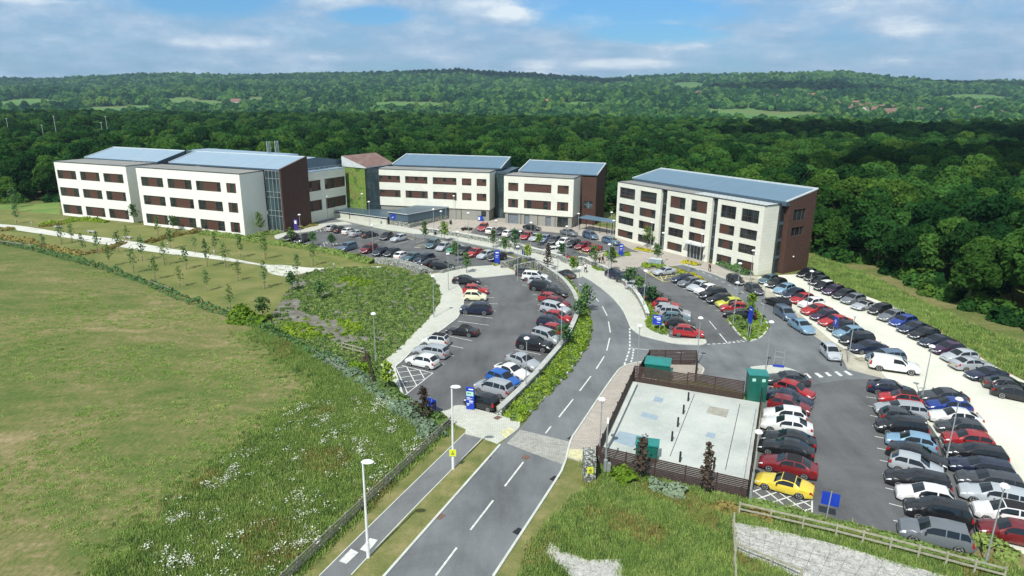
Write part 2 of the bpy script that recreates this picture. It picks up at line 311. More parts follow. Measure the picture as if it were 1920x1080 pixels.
# ------------------------------------------------------------------ builders
def tag(o, label=None, cat=None, group=None, kind=None):
    if label: o['label'] = label
    if cat: o['category'] = cat
    if group: o['group'] = group
    if kind: o['kind'] = kind
    return o
def empty(name, loc=(0, 0, 0), rz=0.0):
    o = bpy.data.objects.new(name, None); COL.objects.link(o); o.location = loc; o.rotation_euler = (0, 0, rz); o.empty_display_size = 0.3
    return o
def put(name, mesh, parent=None, loc=(0, 0, 0), rz=0.0):
    o = bpy.data.objects.new(name, mesh); COL.objects.link(o); o.location = loc; o.rotation_euler = (0, 0, rz)
    if parent: o.parent = parent
    return o
class MB:
    def __init__(s): s.v = []; s.f = []; s.m = []
    def face(s, pts, m=0):
        k = len(s.v); s.v += [tuple(p) for p in pts]; s.f.append(tuple(range(k, k + len(pts)))); s.m.append(m); return s
    def box(s, x0, x1, y0, y1, z0, z1, m=0, top=None):
        v = [(x0, y0, z0), (x1, y0, z0), (x1, y1, z0), (x0, y1, z0), (x0, y0, z1), (x1, y0, z1), (x1, y1, z1), (x0, y1, z1)]
        for i, q in enumerate(((0, 3, 2, 1), (4, 5, 6, 7), (0, 1, 5, 4), (1, 2, 6, 5), (2, 3, 7, 6), (3, 0, 4, 7))):
            s.face([v[j] for j in q], top if (top is not None and i == 1) else m)
        return s
    def wedge(s, x0, x1, y0, y1, z0, zf, zb, m=0, top=1):
        """A box whose top slopes from zf at the front (y0) to zb at the back (y1)."""
        v = [(x0, y0, z0), (x1, y0, z0), (x1, y1, z0), (x0, y1, z0), (x0, y0, zf), (x1, y0, zf), (x1, y1, zb), (x0, y1, zb)]
        for i, q in enumerate(((0, 3, 2, 1), (4, 5, 6, 7), (0, 1, 5, 4), (1, 2, 6, 5), (2, 3, 7, 6), (3, 0, 4, 7))):
            s.face([v[j] for j in q], top if i == 1 else m)
        return s
    def prism(s, poly, z0, z1, m=0, side=None, tops=None):
        a = sum(p[0] * q[1] - q[0] * p[1] for p, q in zip(poly, list(poly[1:]) + [poly[0]]))
        if a < 0: poly = list(poly)[::-1]; tops = tops[::-1] if tops else None
        n = len(poly); zt = tops or [z1] * n
        s.face([(poly[i][0], poly[i][1], zt[i]) for i in range(n)], m)
        for i in range(n):
            j = (i + 1) % n
            s.face([(poly[i][0], poly[i][1], z0), (poly[j][0], poly[j][1], z0), (poly[j][0], poly[j][1], zt[j]), (poly[i][0], poly[i][1], zt[i])], m if side is None else side)
        return s
    def tube(s, p, q, r0, r1=None, n=8, m=0, cap=True):
        p, q = Vector(p), Vector(q); r1 = r0 if r1 is None else r1
        d = (q - p).normalized(); a = d.orthogonal().normalized(); b = d.cross(a)
        A = [p + (a * math.cos(2 * math.pi * i / n) + b * math.sin(2 * math.pi * i / n)) * r0 for i in range(n)]
        B = [q + (a * math.cos(2 * math.pi * i / n) + b * math.sin(2 * math.pi * i / n)) * r1 for i in range(n)]
        for i in range(n): j = (i + 1) % n; s.face([A[i], A[j], B[j], B[i]], m)
        if cap: s.face(A[::-1], m); s.face(B, m)
        return s
    def lathe(s, c, prof, n=12, m=0):
        c = Vector(c)
        for (r0, z0), (r1, z1) in zip(prof, prof[1:]):
            for i in range(n):
                a, b = 2 * math.pi * i / n, 2 * math.pi * (i + 1) / n
                s.face([c + Vector((r0 * math.cos(a), r0 * math.sin(a), z0)), c + Vector((r0 * math.cos(b), r0 * math.sin(b), z0)),
                        c + Vector((r1 * math.cos(b), r1 * math.sin(b), z1)), c + Vector((r1 * math.cos(a), r1 * math.sin(a), z1))], m)
        return s
    def bar(s, p, q, w, h, m=0):
        """A rectangular bar between two points, w wide and h tall."""
        p, q = Vector(p), Vector(q); d = (q - p).normalized(); sd = d.cross(Vector((0, 0, 1)))
        sd = sd.normalized() if sd.length > 1e-6 else Vector((1, 0, 0)); u = sd.cross(d)
        A = [p + sd * (a * w / 2) + u * (b * h / 2) for a, b in ((-1, -1), (1, -1), (1, 1), (-1, 1))]; B = [x + (q - p) for x in A]
        for i in range(4): j = (i + 1) % 4; s.face([A[i], A[j], B[j], B[i]], m)
        s.face(A[::-1], m); s.face(B, m); return s
    def ribbon(s, pts, w, z0, z1, m=0, closed=False):
        pts = [Vector((p[0], p[1])) for p in pts]; n = len(pts); Lf, Rt = [], []
        for i in range(n):
            a = pts[i - 1] if (i or closed) else pts[i]; b = pts[(i + 1) % n] if (i < n - 1 or closed) else pts[i]
            d = (b - a).normalized(); nn = Vector((-d.y, d.x)) * w / 2
            Lf.append(pts[i] + nn); Rt.append(pts[i] - nn)
        for i in range(n if closed else n - 1):
            j = (i + 1) % n
            a, b, c, d = Lf[i], Rt[i], Rt[j], Lf[j]
            s.face([(a.x, a.y, z1), (b.x, b.y, z1), (c.x, c.y, z1), (d.x, d.y, z1)], m)
            if z1 - z0 > 0.02:
                s.face([(b.x, b.y, z0), (c.x, c.y, z0), (c.x, c.y, z1), (b.x, b.y, z1)], m)
                s.face([(d.x, d.y, z0), (a.x, a.y, z0), (a.x, a.y, z1), (d.x, d.y, z1)], m)
        if not closed and z1 - z0 > 0.02:
            for a, b in ((Rt[0], Lf[0]), (Lf[-1], Rt[-1])): s.face([(a.x, a.y, z0), (b.x, b.y, z0), (b.x, b.y, z1), (a.x, a.y, z1)], m)
        return s
    def mesh(s, name, mats, smooth=False, weld=False):
        me = bpy.data.meshes.new(name); me.from_pydata(s.v, [], s.f)
        for m in mats: me.materials.append(m)
        me.polygons.foreach_set('material_index', s.m)
        uv = me.uv_layers.new(name='UVMap').data
        nrm = np.empty(len(me.polygons) * 3); me.polygons.foreach_get('normal', nrm); nrm = nrm.reshape(-1, 3)
        arr = np.empty(len(uv) * 2); k = 0
        for fi, f in enumerate(s.f):
            nx, ny, nz = nrm[fi]; h = math.hypot(nx, ny)
            if h > 0.75: tx, ty = -ny / h, nx / h
            for i in f:
                x, y, z = s.v[i]
                if h > 0.75: arr[k] = x * tx + y * ty; arr[k + 1] = z
                else: arr[k] = x; arr[k + 1] = y
                k += 2
        uv.foreach_set('uv', arr)
        if weld:
            import bmesh
            bm = bmesh.new(); bm.from_mesh(me); bmesh.ops.remove_doubles(bm, verts=bm.verts, dist=0.0005); bm.to_mesh(me); bm.free()
        if smooth:
            me.polygons.foreach_set('use_smooth', [True] * len(me.polygons))
            me.set_sharp_from_angle(angle=R_(38))
        me.update(); return me
    def build(s, name, mats, parent=None, smooth=False, loc=(0, 0, 0), rz=0.0, weld=False):
        return put(name, s.mesh(name, mats, smooth, weld), parent, loc, rz)
def px(pts, z=0.0): return [P(a, b, z) for a, b in pts]
def curve(pts, k=4, closed=True):
    """Catmull-Rom through the surveyed points; keeps real corners (turns over 50 degrees)."""
    n = len(pts); out = []
    V = [Vector((p[0], p[1])) for p in pts]
    def corner(i):
        if not closed and i in (0, n - 1): return True
        a, b = V[i] - V[i - 1], V[(i + 1) % n] - V[i]
        return a.length < 1e-6 or b.length < 1e-6 or a.angle(b) > R_(50)
    for i in range(n if closed else n - 1):
        j = (i + 1) % n; p1, p2 = V[i], V[j]
        p0 = V[i - 1] if not corner(i) else p1 * 2 - p2
        p3 = V[(j + 1) % n] if not corner(j) else p2 * 2 - p1
        if corner(i) and corner(j): out.append(p1); continue
        for t in range(k):
            t /= k
            out.append(0.5 * ((2 * p1) + (p2 - p0) * t + (2 * p0 - 5 * p1 + 4 * p2 - p3) * t * t + (3 * p1 - p0 - 3 * p2 + p3) * t ** 3))
    if not closed: out.append(V[-1])
    return out
def inside(poly, x, y):
    c = False; n = len(poly)
    for i in range(n):
        x0, y0, x1, y1 = poly[i][0], poly[i][1], poly[i - 1][0], poly[i - 1][1]
        if (y0 > y) != (y1 > y) and x < (x1 - x0) * (y - y0) / (y1 - y0) + x0: c = not c
    return c
HAZE = 0.0001
# ------------------------------------------------------------------ terrain
RIDGE = [(-400, 28), (0, 26), (100, 24), (300, 33), (500, 36), (600, 39), (860, 47), (1000, 43), (1130, 38), (1260, 45), (1420, 46), (1540, 47), (1640, 38), (1700, 36), (1860, 40), (1920, 33), (2400, 30)]
def lerp_tab(t, x):
    if x <= t[0][0]: return t[0][1]
    for (a, u), (b, v) in zip(t, t[1:]):
        if x <= b: return u + (v - u) * (x - a) / (b - a)
    return t[-1][1]
def sstep(a, b, x):
    t = min(1, max(0, (x - a) / (b - a))); return t * t * (3 - 2 * t)
def terrain(x, y):
    if y < 640: return 0.0
    fx = 960 + F_PX * x / y
    r = (lerp_tab(RIDGE, fx) - 4) / F_PX * 3200 + 30 - 19
    n = mnoise.fractal(Vector((x * 0.0011, y * 0.0011, 3.0)), 1.0, 2.0, 4)
    z = -12 * sstep(640, 900, y) + 44 * sstep(850, 2050, y) + (r - 32) * sstep(1900, 3200, y) - (r * 0.6) * sstep(3350, 4600, y)
    return z + n * 26 * sstep(1200, 2200, y) * (1 - 0.78 * sstep(2900, 3150, y))
def make_ground():
    xs = np.unique(np.concatenate([np.arange(-4200, 4201, 100), np.arange(-400, 401, 40)])).tolist()
    ys = np.unique(np.concatenate([np.arange(-400, 640, 80), np.arange(640, 3800, 60)])).tolist()
    v = [(x, y, terrain(x, y)) for y in ys for x in xs]; nx = len(xs)
    f = [(j * nx + i, j * nx + i + 1, (j + 1) * nx + i + 1, (j + 1) * nx + i) for j in range(len(ys) - 1) for i in range(nx - 1)]
    me = bpy.data.meshes.new('ground'); me.from_pydata(v, [], f); me.materials.append(MATS['field_grass'])
    me.polygons.foreach_set('use_smooth', [True] * len(f)); me.update()
    tag(put('ground', me), kind='structure')
make_ground()

# ------------------------------------------------------------------ flat areas of the site
AREA = {}
def sheet(name, pts, z, mat, key=None, smooth=True, raw=False, edge=None):
    w = pts if raw else px(pts)
    w = curve(w) if smooth else w
    b = MB()
    if z > 0.05: b.prism(w, 0.0, z, 0, 1)
    else:
        a = sum(p[0] * q[1] - q[0] * p[1] for p, q in zip(w, list(w[1:]) + [w[0]]))
        b.face([(p[0], p[1], z) for p in (w if a > 0 else w[::-1])])
    o = b.build(name, M(mat, edge or 'kerb_stone')); tag(o, kind='structure')
    if key: AREA[key] = [(p[0], p[1]) for p in w]
    return o
# grass surfaces
sheet('lawn', [(0, 432), (133, 447), (187, 458), (283, 473), (367, 483), (433, 491), (493, 499), (500, 511), (533, 519), (560, 520), (540, 545), (505, 598), (470, 603), (420, 588), (330, 558), (270, 528), (130, 486), (0, 454), (-300, 430), (-300, 410)], 0.004, 'lawn_dry', 'orchard_lawn')
sheet('lawn', [(0, 418), (50, 424), (133, 437), (233, 449), (300, 462), (400, 477), (490, 494), (533, 496), (583, 501), (700, 501), (712, 490), (700, 480), (640, 470), (585, 464), (545, 455), (500, 446), (459, 445), (330, 432), (270, 424), (118, 406), (60, 398), (0, 392), (-250, 375), (-250, 395)], 0.005, 'lawn_dry', 'upper_lawn')
sheet('lawn', [(0, 392), (60, 398), (112, 403), (112, 380), (0, 384), (-250, 375)], 0.006, 'lawn_green')
sheet('planting_bank', [(715, 503), (760, 508), (800, 514), (821, 536), (826, 550), (825, 565), (816, 581), (801, 601), (778, 624), (748, 654), (713, 685), (700, 720), (640, 690), (540, 640), (470, 606), (505, 598), (540, 545), (560, 520), (600, 506), (640, 503)], 0.010, 'bark_mulch', 'bank')
sheet('meadow', [(470, 606), (540, 640), (640, 690), (700, 720), (760, 755), (823, 784), (847, 800), (560, 1074), (480, 1150), (100, 1150), (215, 1065), (330, 950), (440, 850), (560, 765), (600, 725), (560, 690), (500, 640)], 0.008, 'rough_meadow', 'meadow')
sheet('meadow', [(1062, 858), (1098, 868), (1119, 873), (1260, 906), (1402, 941), (1520, 968), (1667, 1008), (1815, 1047), (1950, 1085), (1950, 1150), (880, 1150), (928, 1080), (985, 990), (1043, 905), (1055, 880)], 0.008, 'rough_meadow', 'front_bank')
sheet('verge', [(1062, 858), (1098, 868), (1100, 905), (1085, 930), (1050, 960), (1010, 1010), (985, 1060), (965, 1120), (898, 1120), (926, 1080), (1042, 903), (1055, 878)], 0.013, 'verge_grass', 'right_verge')
sheet('verge', [(1900, 640), (1800, 600), (1705, 556), (1633, 520), (1530, 480), (1515, 500), (1560, 530), (1650, 562), (1733, 604), (1789, 634), (1856, 678), (1925, 713), (2100, 800), (2300, 800), (2100, 700)], 0.004, 'lawn_green', 'wood_edge')
sheet('verge', [(872, 814), (904, 824), (755, 977), (659, 1080), (620, 1130), (560, 1130), (599, 1080), (700, 980), (870, 815)], 0.006, 'verge_grass')
sheet('verge', [(904, 824), (936, 835), (722, 1080), (690, 1118), (615, 1130), (658, 1080), (754, 978)], 0.09, 'verge_grass', 'road_verge')
sheet('verge', [(847, 800), (874, 808), (868, 816), (597, 1080), (545, 1130), (500, 1130), (560, 1075)], 0.012, 'verge_grass', 'fence_verge')
# paths
sheet('path', [(871, 813), (905, 823), (755, 977), (659, 1080), (612, 1132), (552, 1130), (599, 1080), (700, 980)], 0.020, 'path_asphalt')
sheet('path', [(0, 420), (50, 425), (133, 438), (233, 450), (300, 463), (400, 478), (490, 495), (533, 497), (583, 502), (640, 501.7), (715, 499.5), (717, 503.5), (640, 504.5), (600, 506), (567, 513), (533, 518.5), (505, 512), (493, 499), (433, 490), (367, 482), (283, 472), (187, 457), (133, 447), (33, 432), (0, 425.5), (-250, 404), (-250, 398)], 0.016, 'pale_path')
# roads
sheet('road', [(690, 1118), (722, 1080), (938, 835), (973, 805), (1025, 742), (1062, 703), (1095, 656), (1107, 622), (1103, 588), (1092, 560), (1075, 532), (1050, 512), (1013, 497), (953, 475), (908, 465), (850, 455), (825, 450), (775, 446), (700, 436), (613, 424), (586, 412), (586, 404), (647, 415), (713, 430), (777, 439), (807, 441), (883, 457), (950, 471), (1020, 492), (1074, 509), (1110, 529), (1142, 553), (1166, 580), (1178, 604), (1184, 617), (1220, 640), (1220, 680), (1204, 679), (1169, 688), (1147, 711), (1087, 800), (1071, 825), (1062, 857), (1054, 878), (1041, 903), (925, 1080), (895, 1118)], 0.020, 'road_asphalt')
sheet('road', [(1170, 610), (1201, 628), (1268, 640), (1323, 640), (1340, 630), (1395, 625), (1425, 600), (1400, 570), (1364, 548), (1297, 512), (1262, 498), (1280, 496), (1328, 511), (1367, 526), (1400, 540), (1435, 556), (1480, 595), (1523, 627), (1547, 645), (1578, 672), (1589, 692), (1631, 703), (1700, 722), (1700, 760), (1560, 770), (1440, 730), (1430, 745), (1392, 735), (1300, 712), (1200, 700), (1160, 690)], 0.024, 'road_asphalt')
sheet('car_park', [(1436, 702), (1520, 722), (1590, 712), (1640, 712), (1662, 722), (1705, 760), (1745, 800), (1785, 860), (1805, 920), (1840, 985), (1850, 1015), (1815, 1045), (1667, 1006), (1522, 967), (1402, 939), (1413, 900), (1422, 830)], 0.028, 'car_park_asphalt', 'lot_south')
sheet('car_park', [(515, 448), (538, 440), (583, 434), (613, 423), (667, 428), (713, 434), (760, 441), (777, 448), (800, 446), (825, 451), (908, 466), (955, 478), (965, 484), (937, 493), (923, 498), (873, 502), (823, 511), (808, 507), (775, 495), (717, 487), (675, 478), (633, 472), (587, 465), (550, 457)], 0.028, 'car_park_asphalt')
sheet('car_park', [(846, 522), (858, 534), (868, 550), (869.6, 568), (865, 580), (858, 596), (841.5, 609.6), (822, 624), (798.5, 639), (775, 657), (754, 678), (741, 690), (744, 707), (758, 748), (780, 762), (816, 774), (840, 771), (852, 763), (867, 762), (880, 766), (935, 779), (983, 733), (1015, 697), (1053, 651), (1068, 624), (1078, 598), (1080, 580), (1072, 556), (1056, 534), (1035, 517), (1010, 505), (976, 514), (953, 516), (902, 521)], 0.028, 'car_park_asphalt')
sheet('car_park', [(1145, 511), (1167, 509), (1201, 500), (1212, 513), (1245, 500), (1266, 514), (1302, 521), (1342, 550), (1381, 572), (1398, 580), (1364, 600), (1381, 623), (1401, 640), (1323, 645), (1300, 640), (1253, 632), (1243, 609), (1224, 575), (1184, 536)], 0.028, 'car_park_asphalt')
sheet('car_park', [(882, 437), (895, 424), (917, 427), (955, 430), (983, 431), (1050, 437), (1083, 441), (1128, 453), (1163, 458), (1180, 466), (1200, 473), (1172, 472), (1147, 470), (1113, 477), (1088, 487), (1063, 483), (1025, 470), (963, 453)], 0.028, 'car_park_asphalt')
# paving
sheet('pavement', [(586, 397), (660, 398), (725, 404), (850, 400), (1000, 408), (1100, 420), (1150, 430), (1153, 446), (1250, 470), (1420, 519), (1400, 525), (1385, 535), (1367, 526), (1328, 511), (1280, 496.5), (1262, 499), (1240, 500), (1212, 513), (1201, 500), (1167, 510), (1145, 511), (1118, 507), (1100, 498), (1053, 488), (950, 462), (858, 443), (800, 436), (700, 424), (586, 403)], 0.012, 'pink_pavers', smooth=False)
sheet('pavement', [(586, 402), (647, 414.5), (713, 429), (777, 438.5), (807, 440.5), (883, 456.5), (950, 470.5), (1020, 491), (1074, 508), (1110, 528), (1142, 552.5), (1166, 579.5), (1178, 603.5), (1184, 617), (1202, 630), (1240, 639), (1268, 644.5), (1300, 646.5), (1316, 646.6), (1324, 644), (1324, 639), (1316, 636.5), (1268, 635.5), (1253, 632.5), (1222, 621.5), (1210, 610), (1213, 600), (1206, 580), (1189, 554), (1164, 531), (1139, 512), (1105, 497), (1060, 489.5), (1020, 479.5), (950, 462.5), (917, 456), (858, 444.5), (802, 436), (766, 427.5), (725, 421), (650, 409)], 0.11, 'cream_pavers')
sheet('pavement', [(850, 522), (858, 534), (868, 550), (869, 568), (865, 580), (858, 596), (841, 610), (822, 624), (798, 639), (775, 657), (754, 678), (741, 690), (744, 707), (758, 748), (780, 762), (816, 774), (840, 770), (852, 762), (867, 761), (880, 765), (934, 779), (949, 784), (975, 794), (971, 806), (932, 834), (902, 822), (871, 814), (874, 806), (845, 792), (823, 783), (760, 753), (724, 734), (707, 696), (713, 685), (748, 654), (778, 624), (801, 601), (816, 581), (825, 565), (826, 550), (821, 536), (810, 521), (803, 513), (825, 512), (873, 502), (923, 498), (937, 496), (964, 508), (985, 512), (976, 514), (953, 516), (902, 521)], 0.10, 'cream_pavers')
sheet('pavement', [(515, 446), (520, 440), (560, 432), (587, 425), (605, 420), (647, 416), (660, 421), (613, 424), (590, 433), (560, 437), (540, 441), (522, 449)], 0.11, 'cream_pavers')
sheet('pavement', [(1204, 679), (1169, 688), (1147, 711), (1087, 800), (1071, 825), (1062, 858), (1098, 869), (1119, 872), (1150, 800), (1188, 717), (1230, 712), (1302, 714), (1316, 702), (1319, 693), (1309, 684), (1250, 679)], 0.07, 'pink_pavers')
sheet('pavement', [(1407, 690), (1436, 687), (1464, 689), (1492, 697), (1508, 709), (1515, 721), (1503, 722), (1475, 712), (1440, 712), (1428, 760), (1422, 830), (1412, 905), (1403, 939), (1400, 938), (1409, 900), (1419, 830), (1425, 755), (1431, 712)], 0.11, 'cream_pavers')
sheet('pavement', [(1369, 525.5), (1400, 518), (1420, 519), (1455, 555), (1500, 590), (1560, 640), (1640, 690), (1665, 712), (1631, 703.5), (1589, 692.5), (1578, 672.5), (1547, 645.5), (1523, 627.5), (1480, 595.5), (1435, 556.5), (1400, 540)], 0.06, 'dusty_paving')
sheet('crossing', [(975, 806), (1073, 830), (1062, 858), (1055, 872), (950, 832)], 0.034, 'sett_pavers', smooth=False)
sheet('crossing', [(1013, 494), (1074, 506), (1095, 518), (1060, 530), (1036, 515), (1003, 498)], 0.034, 'cream_pavers', smooth=False)
sheet('gravel_car_park', [(1415, 519), (1464, 516), (1500, 514), (1520, 513), (1556, 532), (1650, 565), (1733, 608), (1789, 638), (1856, 682), (1925, 717), (2100, 810), (2150, 1110), (1920, 1040), (1824, 1010), (1850, 1015), (1840, 985), (1805, 920), (1785, 860), (1745, 800), (1705, 760), (1662, 722), (1650, 705), (1600, 668), (1560, 640), (1500, 590), (1455, 555)], 0.032, 'white_gravel', smooth=False)
sheet('gravel_heap', [(1650, 566), (1665, 563), (1682, 566), (1705, 577), (1718, 588), (1712, 594), (1690, 587)], 0.02, 'limestone_chips')
sheet('chippings', [(1030, 1016), (1050, 1031), (1100, 1052), (1167, 1050), (1167, 1120), (1100, 1110), (1037, 1052), (1016, 1040)], 0.10, 'limestone_chips', smooth=False, edge='limestone_chips')
sheet('chippings', [(1372, 982), (1440, 993), (1500, 1008), (1578, 1027), (1696, 1062), (1780, 1085), (1780, 1120), (1560, 1120), (1445, 1062), (1376, 1038)], 0.16, 'limestone_chips', smooth=False, edge='limestone_chips')
quad_y = sheet('pavement', [(1066, 843), (1098, 845), (1104, 868), (1063, 857)], 0.075, 'tactile_yellow', smooth=False, edge='tactile_yellow')
sheet('pavement', [(938, 812), (955, 803), (966, 808), (948, 824)], 0.105, 'tactile_yellow', smooth=False, edge='tactile_yellow')
# planting beds, each with its own kerb
beds = {
 'verge_bed': [(948, 783), (973, 793.5), (1025, 741), (1062, 702), (1094, 655), (1106, 621.5), (1102, 588), (1091, 562), (1072, 533), (1052, 518), (1036, 512), (1022, 506), (1042, 519), (1060, 534), (1076, 556), (1084, 580), (1082, 600), (1071, 626), (1056, 653), (1034, 677), (1019, 690), (995, 715)],
 'row_bed': [(1109, 499), (1118, 507), (1145, 512), (1184, 537), (1224, 576), (1243, 610), (1253, 631.5), (1222, 620.5), (1211, 609), (1215, 600), (1208, 580), (1191, 553), (1166, 530), (1141, 511)],
 'island_bed': [(1266, 514.5), (1302, 521.5), (1342, 550), (1381, 572), (1398, 580), (1375, 592), (1364, 600), (1381, 623), (1399, 639), (1409, 640), (1426, 634), (1437.5, 620), (1437.5, 606), (1423, 587), (1404, 576), (1364, 553), (1330, 533), (1297, 515), (1280, 508)],
 'sign_bed': [(1135, 477), (1153, 486), (1183, 478.5), (1172, 472), (1147, 470)],
 'cabinet_bed': [(1200, 502), (1214, 508), (1240, 500), (1245, 493), (1212, 493)],
 'flower_bed_a': [(1191, 466), (1196, 463), (1226, 471), (1226, 474), (1215, 475), (1193, 470)],
 'flower_bed_b': [(1278, 494), (1282, 489), (1312, 497), (1313, 500), (1300, 500)],
 'front_bed': [(1330, 487.5), (1336, 486.5), (1407, 514.5), (1402, 519), (1385, 516), (1352, 503)],
 'corner_bed': [(970, 514), (985, 516), (1006, 505), (995, 503), (978, 506)],
 'totem_bed': [(923, 497), (928, 500.5), (938, 497), (933, 493.5)],
 'lot_bed': [(777, 464), (788, 465.5), (800, 462), (797, 457), (787, 459)],
 'north_bed': [(862, 431), (880, 434.5), (890, 428), (872, 425)],
 'nib_bed': [(763, 445.5), (776, 451), (779, 446), (768, 441)],
 'tower_bed': [(560, 431), (585, 425), (597, 424), (592, 420), (563, 427)],
}
for k, pts in beds.items():
    z = 0.14 if k in ('verge_bed', 'row_bed', 'island_bed', 'sign_bed', 'cabinet_bed', 'flower_bed_a', 'flower_bed_b', 'front_bed', 'corner_bed', 'totem_bed', 'tower_bed') else 0.12
    sheet('planting_bed', pts, z, 'bark_mulch' if k not in ('verge_bed', 'row_bed', 'island_bed') else 'lawn_green', k)
def kerb(pts, w=0.16, z=0.13, closed=False, k=4):
    tag(MB().ribbon(curve(px(pts), k, closed), w, 0, z).build('kerb', M('kerb_stone')), kind='structure')
kerb([(690, 1118), (722, 1080), (938, 835)], 0.18)
kerb([(925, 1082), (1042, 902), (1055, 878), (1063, 857)], 0.18)
kerb([(599, 1080), (700, 980), (871, 813)], 0.08, 0.05); kerb([(659, 1080), (755, 977), (905, 823)], 0.08, 0.12)
kerb([(973, 794), (1025, 741.5), (1062, 702.5), (1094.5, 655.5), (1106.5, 622), (1102.5, 588), (1091.5, 561), (1075, 535), (1060, 523)], 0.2, 0.17)
for pts in ([(1202, 630), (1240, 639.5), (1268, 645), (1300, 647), (1316, 647), (1324, 644)], [(1074, 508.5), (1110, 528.5), (1142, 553), (1166, 580), (1178, 604), (1184, 617), (1202, 630)], [(807, 441), (883, 457), (950, 471), (1020, 491.5), (1074, 508.5)],
            [(1062, 858), (1071, 825.5), (1087, 800.5), (1147, 711.5), (1169, 688.5), (1204, 679.5), (1250, 679.5), (1309, 684.5), (1319, 693), (1316, 702)],
            [(1407, 690.5), (1436, 687.5), (1464, 689.5), (1492, 697.5), (1508, 709.5), (1515, 721)], [(1403, 940), (1522, 967.5), (1667, 1007), (1815, 1046)],
            [(850, 522), (858, 534), (868, 550), (869, 568), (865, 580), (858, 596), (841, 610), (822, 624), (798, 639), (775, 657), (754, 678), (741, 690), (744, 707), (758, 748)],
            [(847, 801), (823, 784), (760, 754), (724, 735), (707, 697)], [(1262, 499), (1280, 496.5), (1328, 511), (1367, 526)], [(1423, 587), (1404, 576), (1364, 553), (1330, 533), (1297, 515)]):
    kerb(pts, 0.16, 0.15)
kerb([(1398, 580), (1381, 572)], 0.15, 0.15); kerb([(1364, 600), (1381, 623), (1399, 639), (1409, 640), (1426, 634), (1437.5, 620), (1437.5, 606), (1423, 587)], 0.2, 0.17)
kerb([(1253, 631.5), (1243, 610), (1224, 576), (1184, 537), (1145, 512)], 0.15, 0.16)
kerb([(827, 452), (870, 461), (910, 470), (963, 484)], 0.2, 0.13)

# ------------------------------------------------------------------ painted lines
def line(p, q, w=0.12, mat='paint_white', z=0.038, name='road_marking'):
    a, b = P(*p), P(*q); tag(MB().ribbon([a, b], w, z, z).build(name, M(mat)), kind='structure')
def quadm(pts, z=0.038, mat='paint_white'):
    w = px(pts); a = sum(p[0] * q[1] - q[0] * p[1] for p, q in zip(w, w[1:] + [w[0]]))
    tag(MB().face([(p.x, p.y, z) for p in (w if a > 0 else w[::-1])]).build('road_marking', M(mat)), kind='structure')
for p, q in [((856.4, 1027.6), (817, 1080)), ((924.9, 938.8), (882, 994.4)), ((981.4, 866.8), (946.5, 912.4)), ((1033, 800), (1023, 813)), ((1074.6, 749), (1047.9, 782.8)), ((1108, 705.6), (1087, 733.4)), ((1132.9, 668.8), (1117.8, 692.4)), ((1143.3, 634), (1137.6, 657.8)),
             ((1140.8, 603), (1144.4, 624)), ((1129.5, 575), (1138.5, 592.4)), ((1109.8, 551), (1122.5, 566)), ((1085.8, 532.5), (1098, 542.5))]: line(p, q, 0.15)
def dashes(pts, n, duty=0.6, w=0.12):
    w3 = [P(*p) for p in pts]; seg = [(a, b, (b - a).length) for a, b in zip(w3, w3[1:])]; T = sum(s[2] for s in seg)
    def at(t):
        t = min(max(t, 0), T - 1e-4)
        for a, b, l in seg:
            if t <= l: return a + (b - a) * (t / l)
            t -= l
        return b
    m = MB()
    for i in range(n): m.ribbon([at(T * i / n), at(T * (i + duty) / n)], w, 0.038, 0.038)
    tag(m.build('road_marking', M('paint_white')), kind='structure')
dashes([(1180.7, 616), (1181, 654), (1170, 687)], 11, 0.65, 0.2); dashes([(1188, 655), (1186, 670), (1181, 687)], 6, 0.65, 0.2)
line((1181, 653), (1237, 658.5)); line((1265, 661), (1322, 665)); line((1329.8, 602), (1343, 618)); line((1349, 626), (1364, 644), 0.15)
dashes([(1326, 646), (1364, 644), (1400, 640)], 8, 0.6, 0.2); dashes([(1366, 642), (1395, 638)], 4, 0.6, 0.16)
dashes([(1305, 505), (1340.8, 521.5), (1385, 544), (1440, 576)], 11, 0.5, 0.12)
for a in ((385, 725, 408, 722, 440, 752, 413, 757), (455, 720, 478, 718, 520, 747, 495, 752), (525, 716, 545, 714, 576, 738, 555, 743), (590, 711, 612, 709, 650, 738, 630, 742), (652, 708, 672, 704, 718, 733, 695, 736)):
    quadm([(1400 + a[i] / 3.6, 500 + a[i + 1] / 3.6) for i in (0, 2, 4, 6)])
def crop_lines(x0, y0, k, segs, w=0.11, mat='paint_white'):
    m = MB()
    for i, (a, b, c, d) in enumerate(segs): m.ribbon([P(x0 + a / k, y0 + b / k), P(x0 + c / k, y0 + d / k)], w, 0.038 + i * .0009, 0.038 + i * .0009)
    tag(m.build('road_marking', M(mat)), kind='structure')
crop_lines(700, 600, 6, [(320, 515, 670, 600), (670, 600, 355, 850), (255, 545, 385, 825), (375, 530, 490, 745), (520, 565, 575, 665), (255, 545, 375, 525), (230, 600, 515, 562), (310, 652, 600, 605), (300, 707, 575, 672), (355, 765, 490, 742), (270, 640, 350, 890)])
crop_lines(700, 600, 6, [(950, 15, 1300, 62), (775, 165, 1112, 238), (825, 280, 1010, 320), (835, 395, 905, 408), (760, 492, 795, 500), (1600, 335, 1880, 392), (1650, 700, 1690, 712), (1550, 810, 1590, 825), (1420, 920, 1488, 940)])
crop_lines(680, 420, 3.375, [(765, 393, 790, 395), (785, 430, 818, 432), (790, 465, 833, 468), (800, 505, 855, 507), (810, 548, 840, 552), (635, 575, 823, 598), (605, 617, 797, 642), (530, 765, 633, 787), (985, 358, 1010, 360), (1010, 387, 1040, 390), (1075, 447, 1105, 450), (1095, 478, 1120, 480), (1105, 512, 1120, 513), (1105, 548, 1125, 550)])
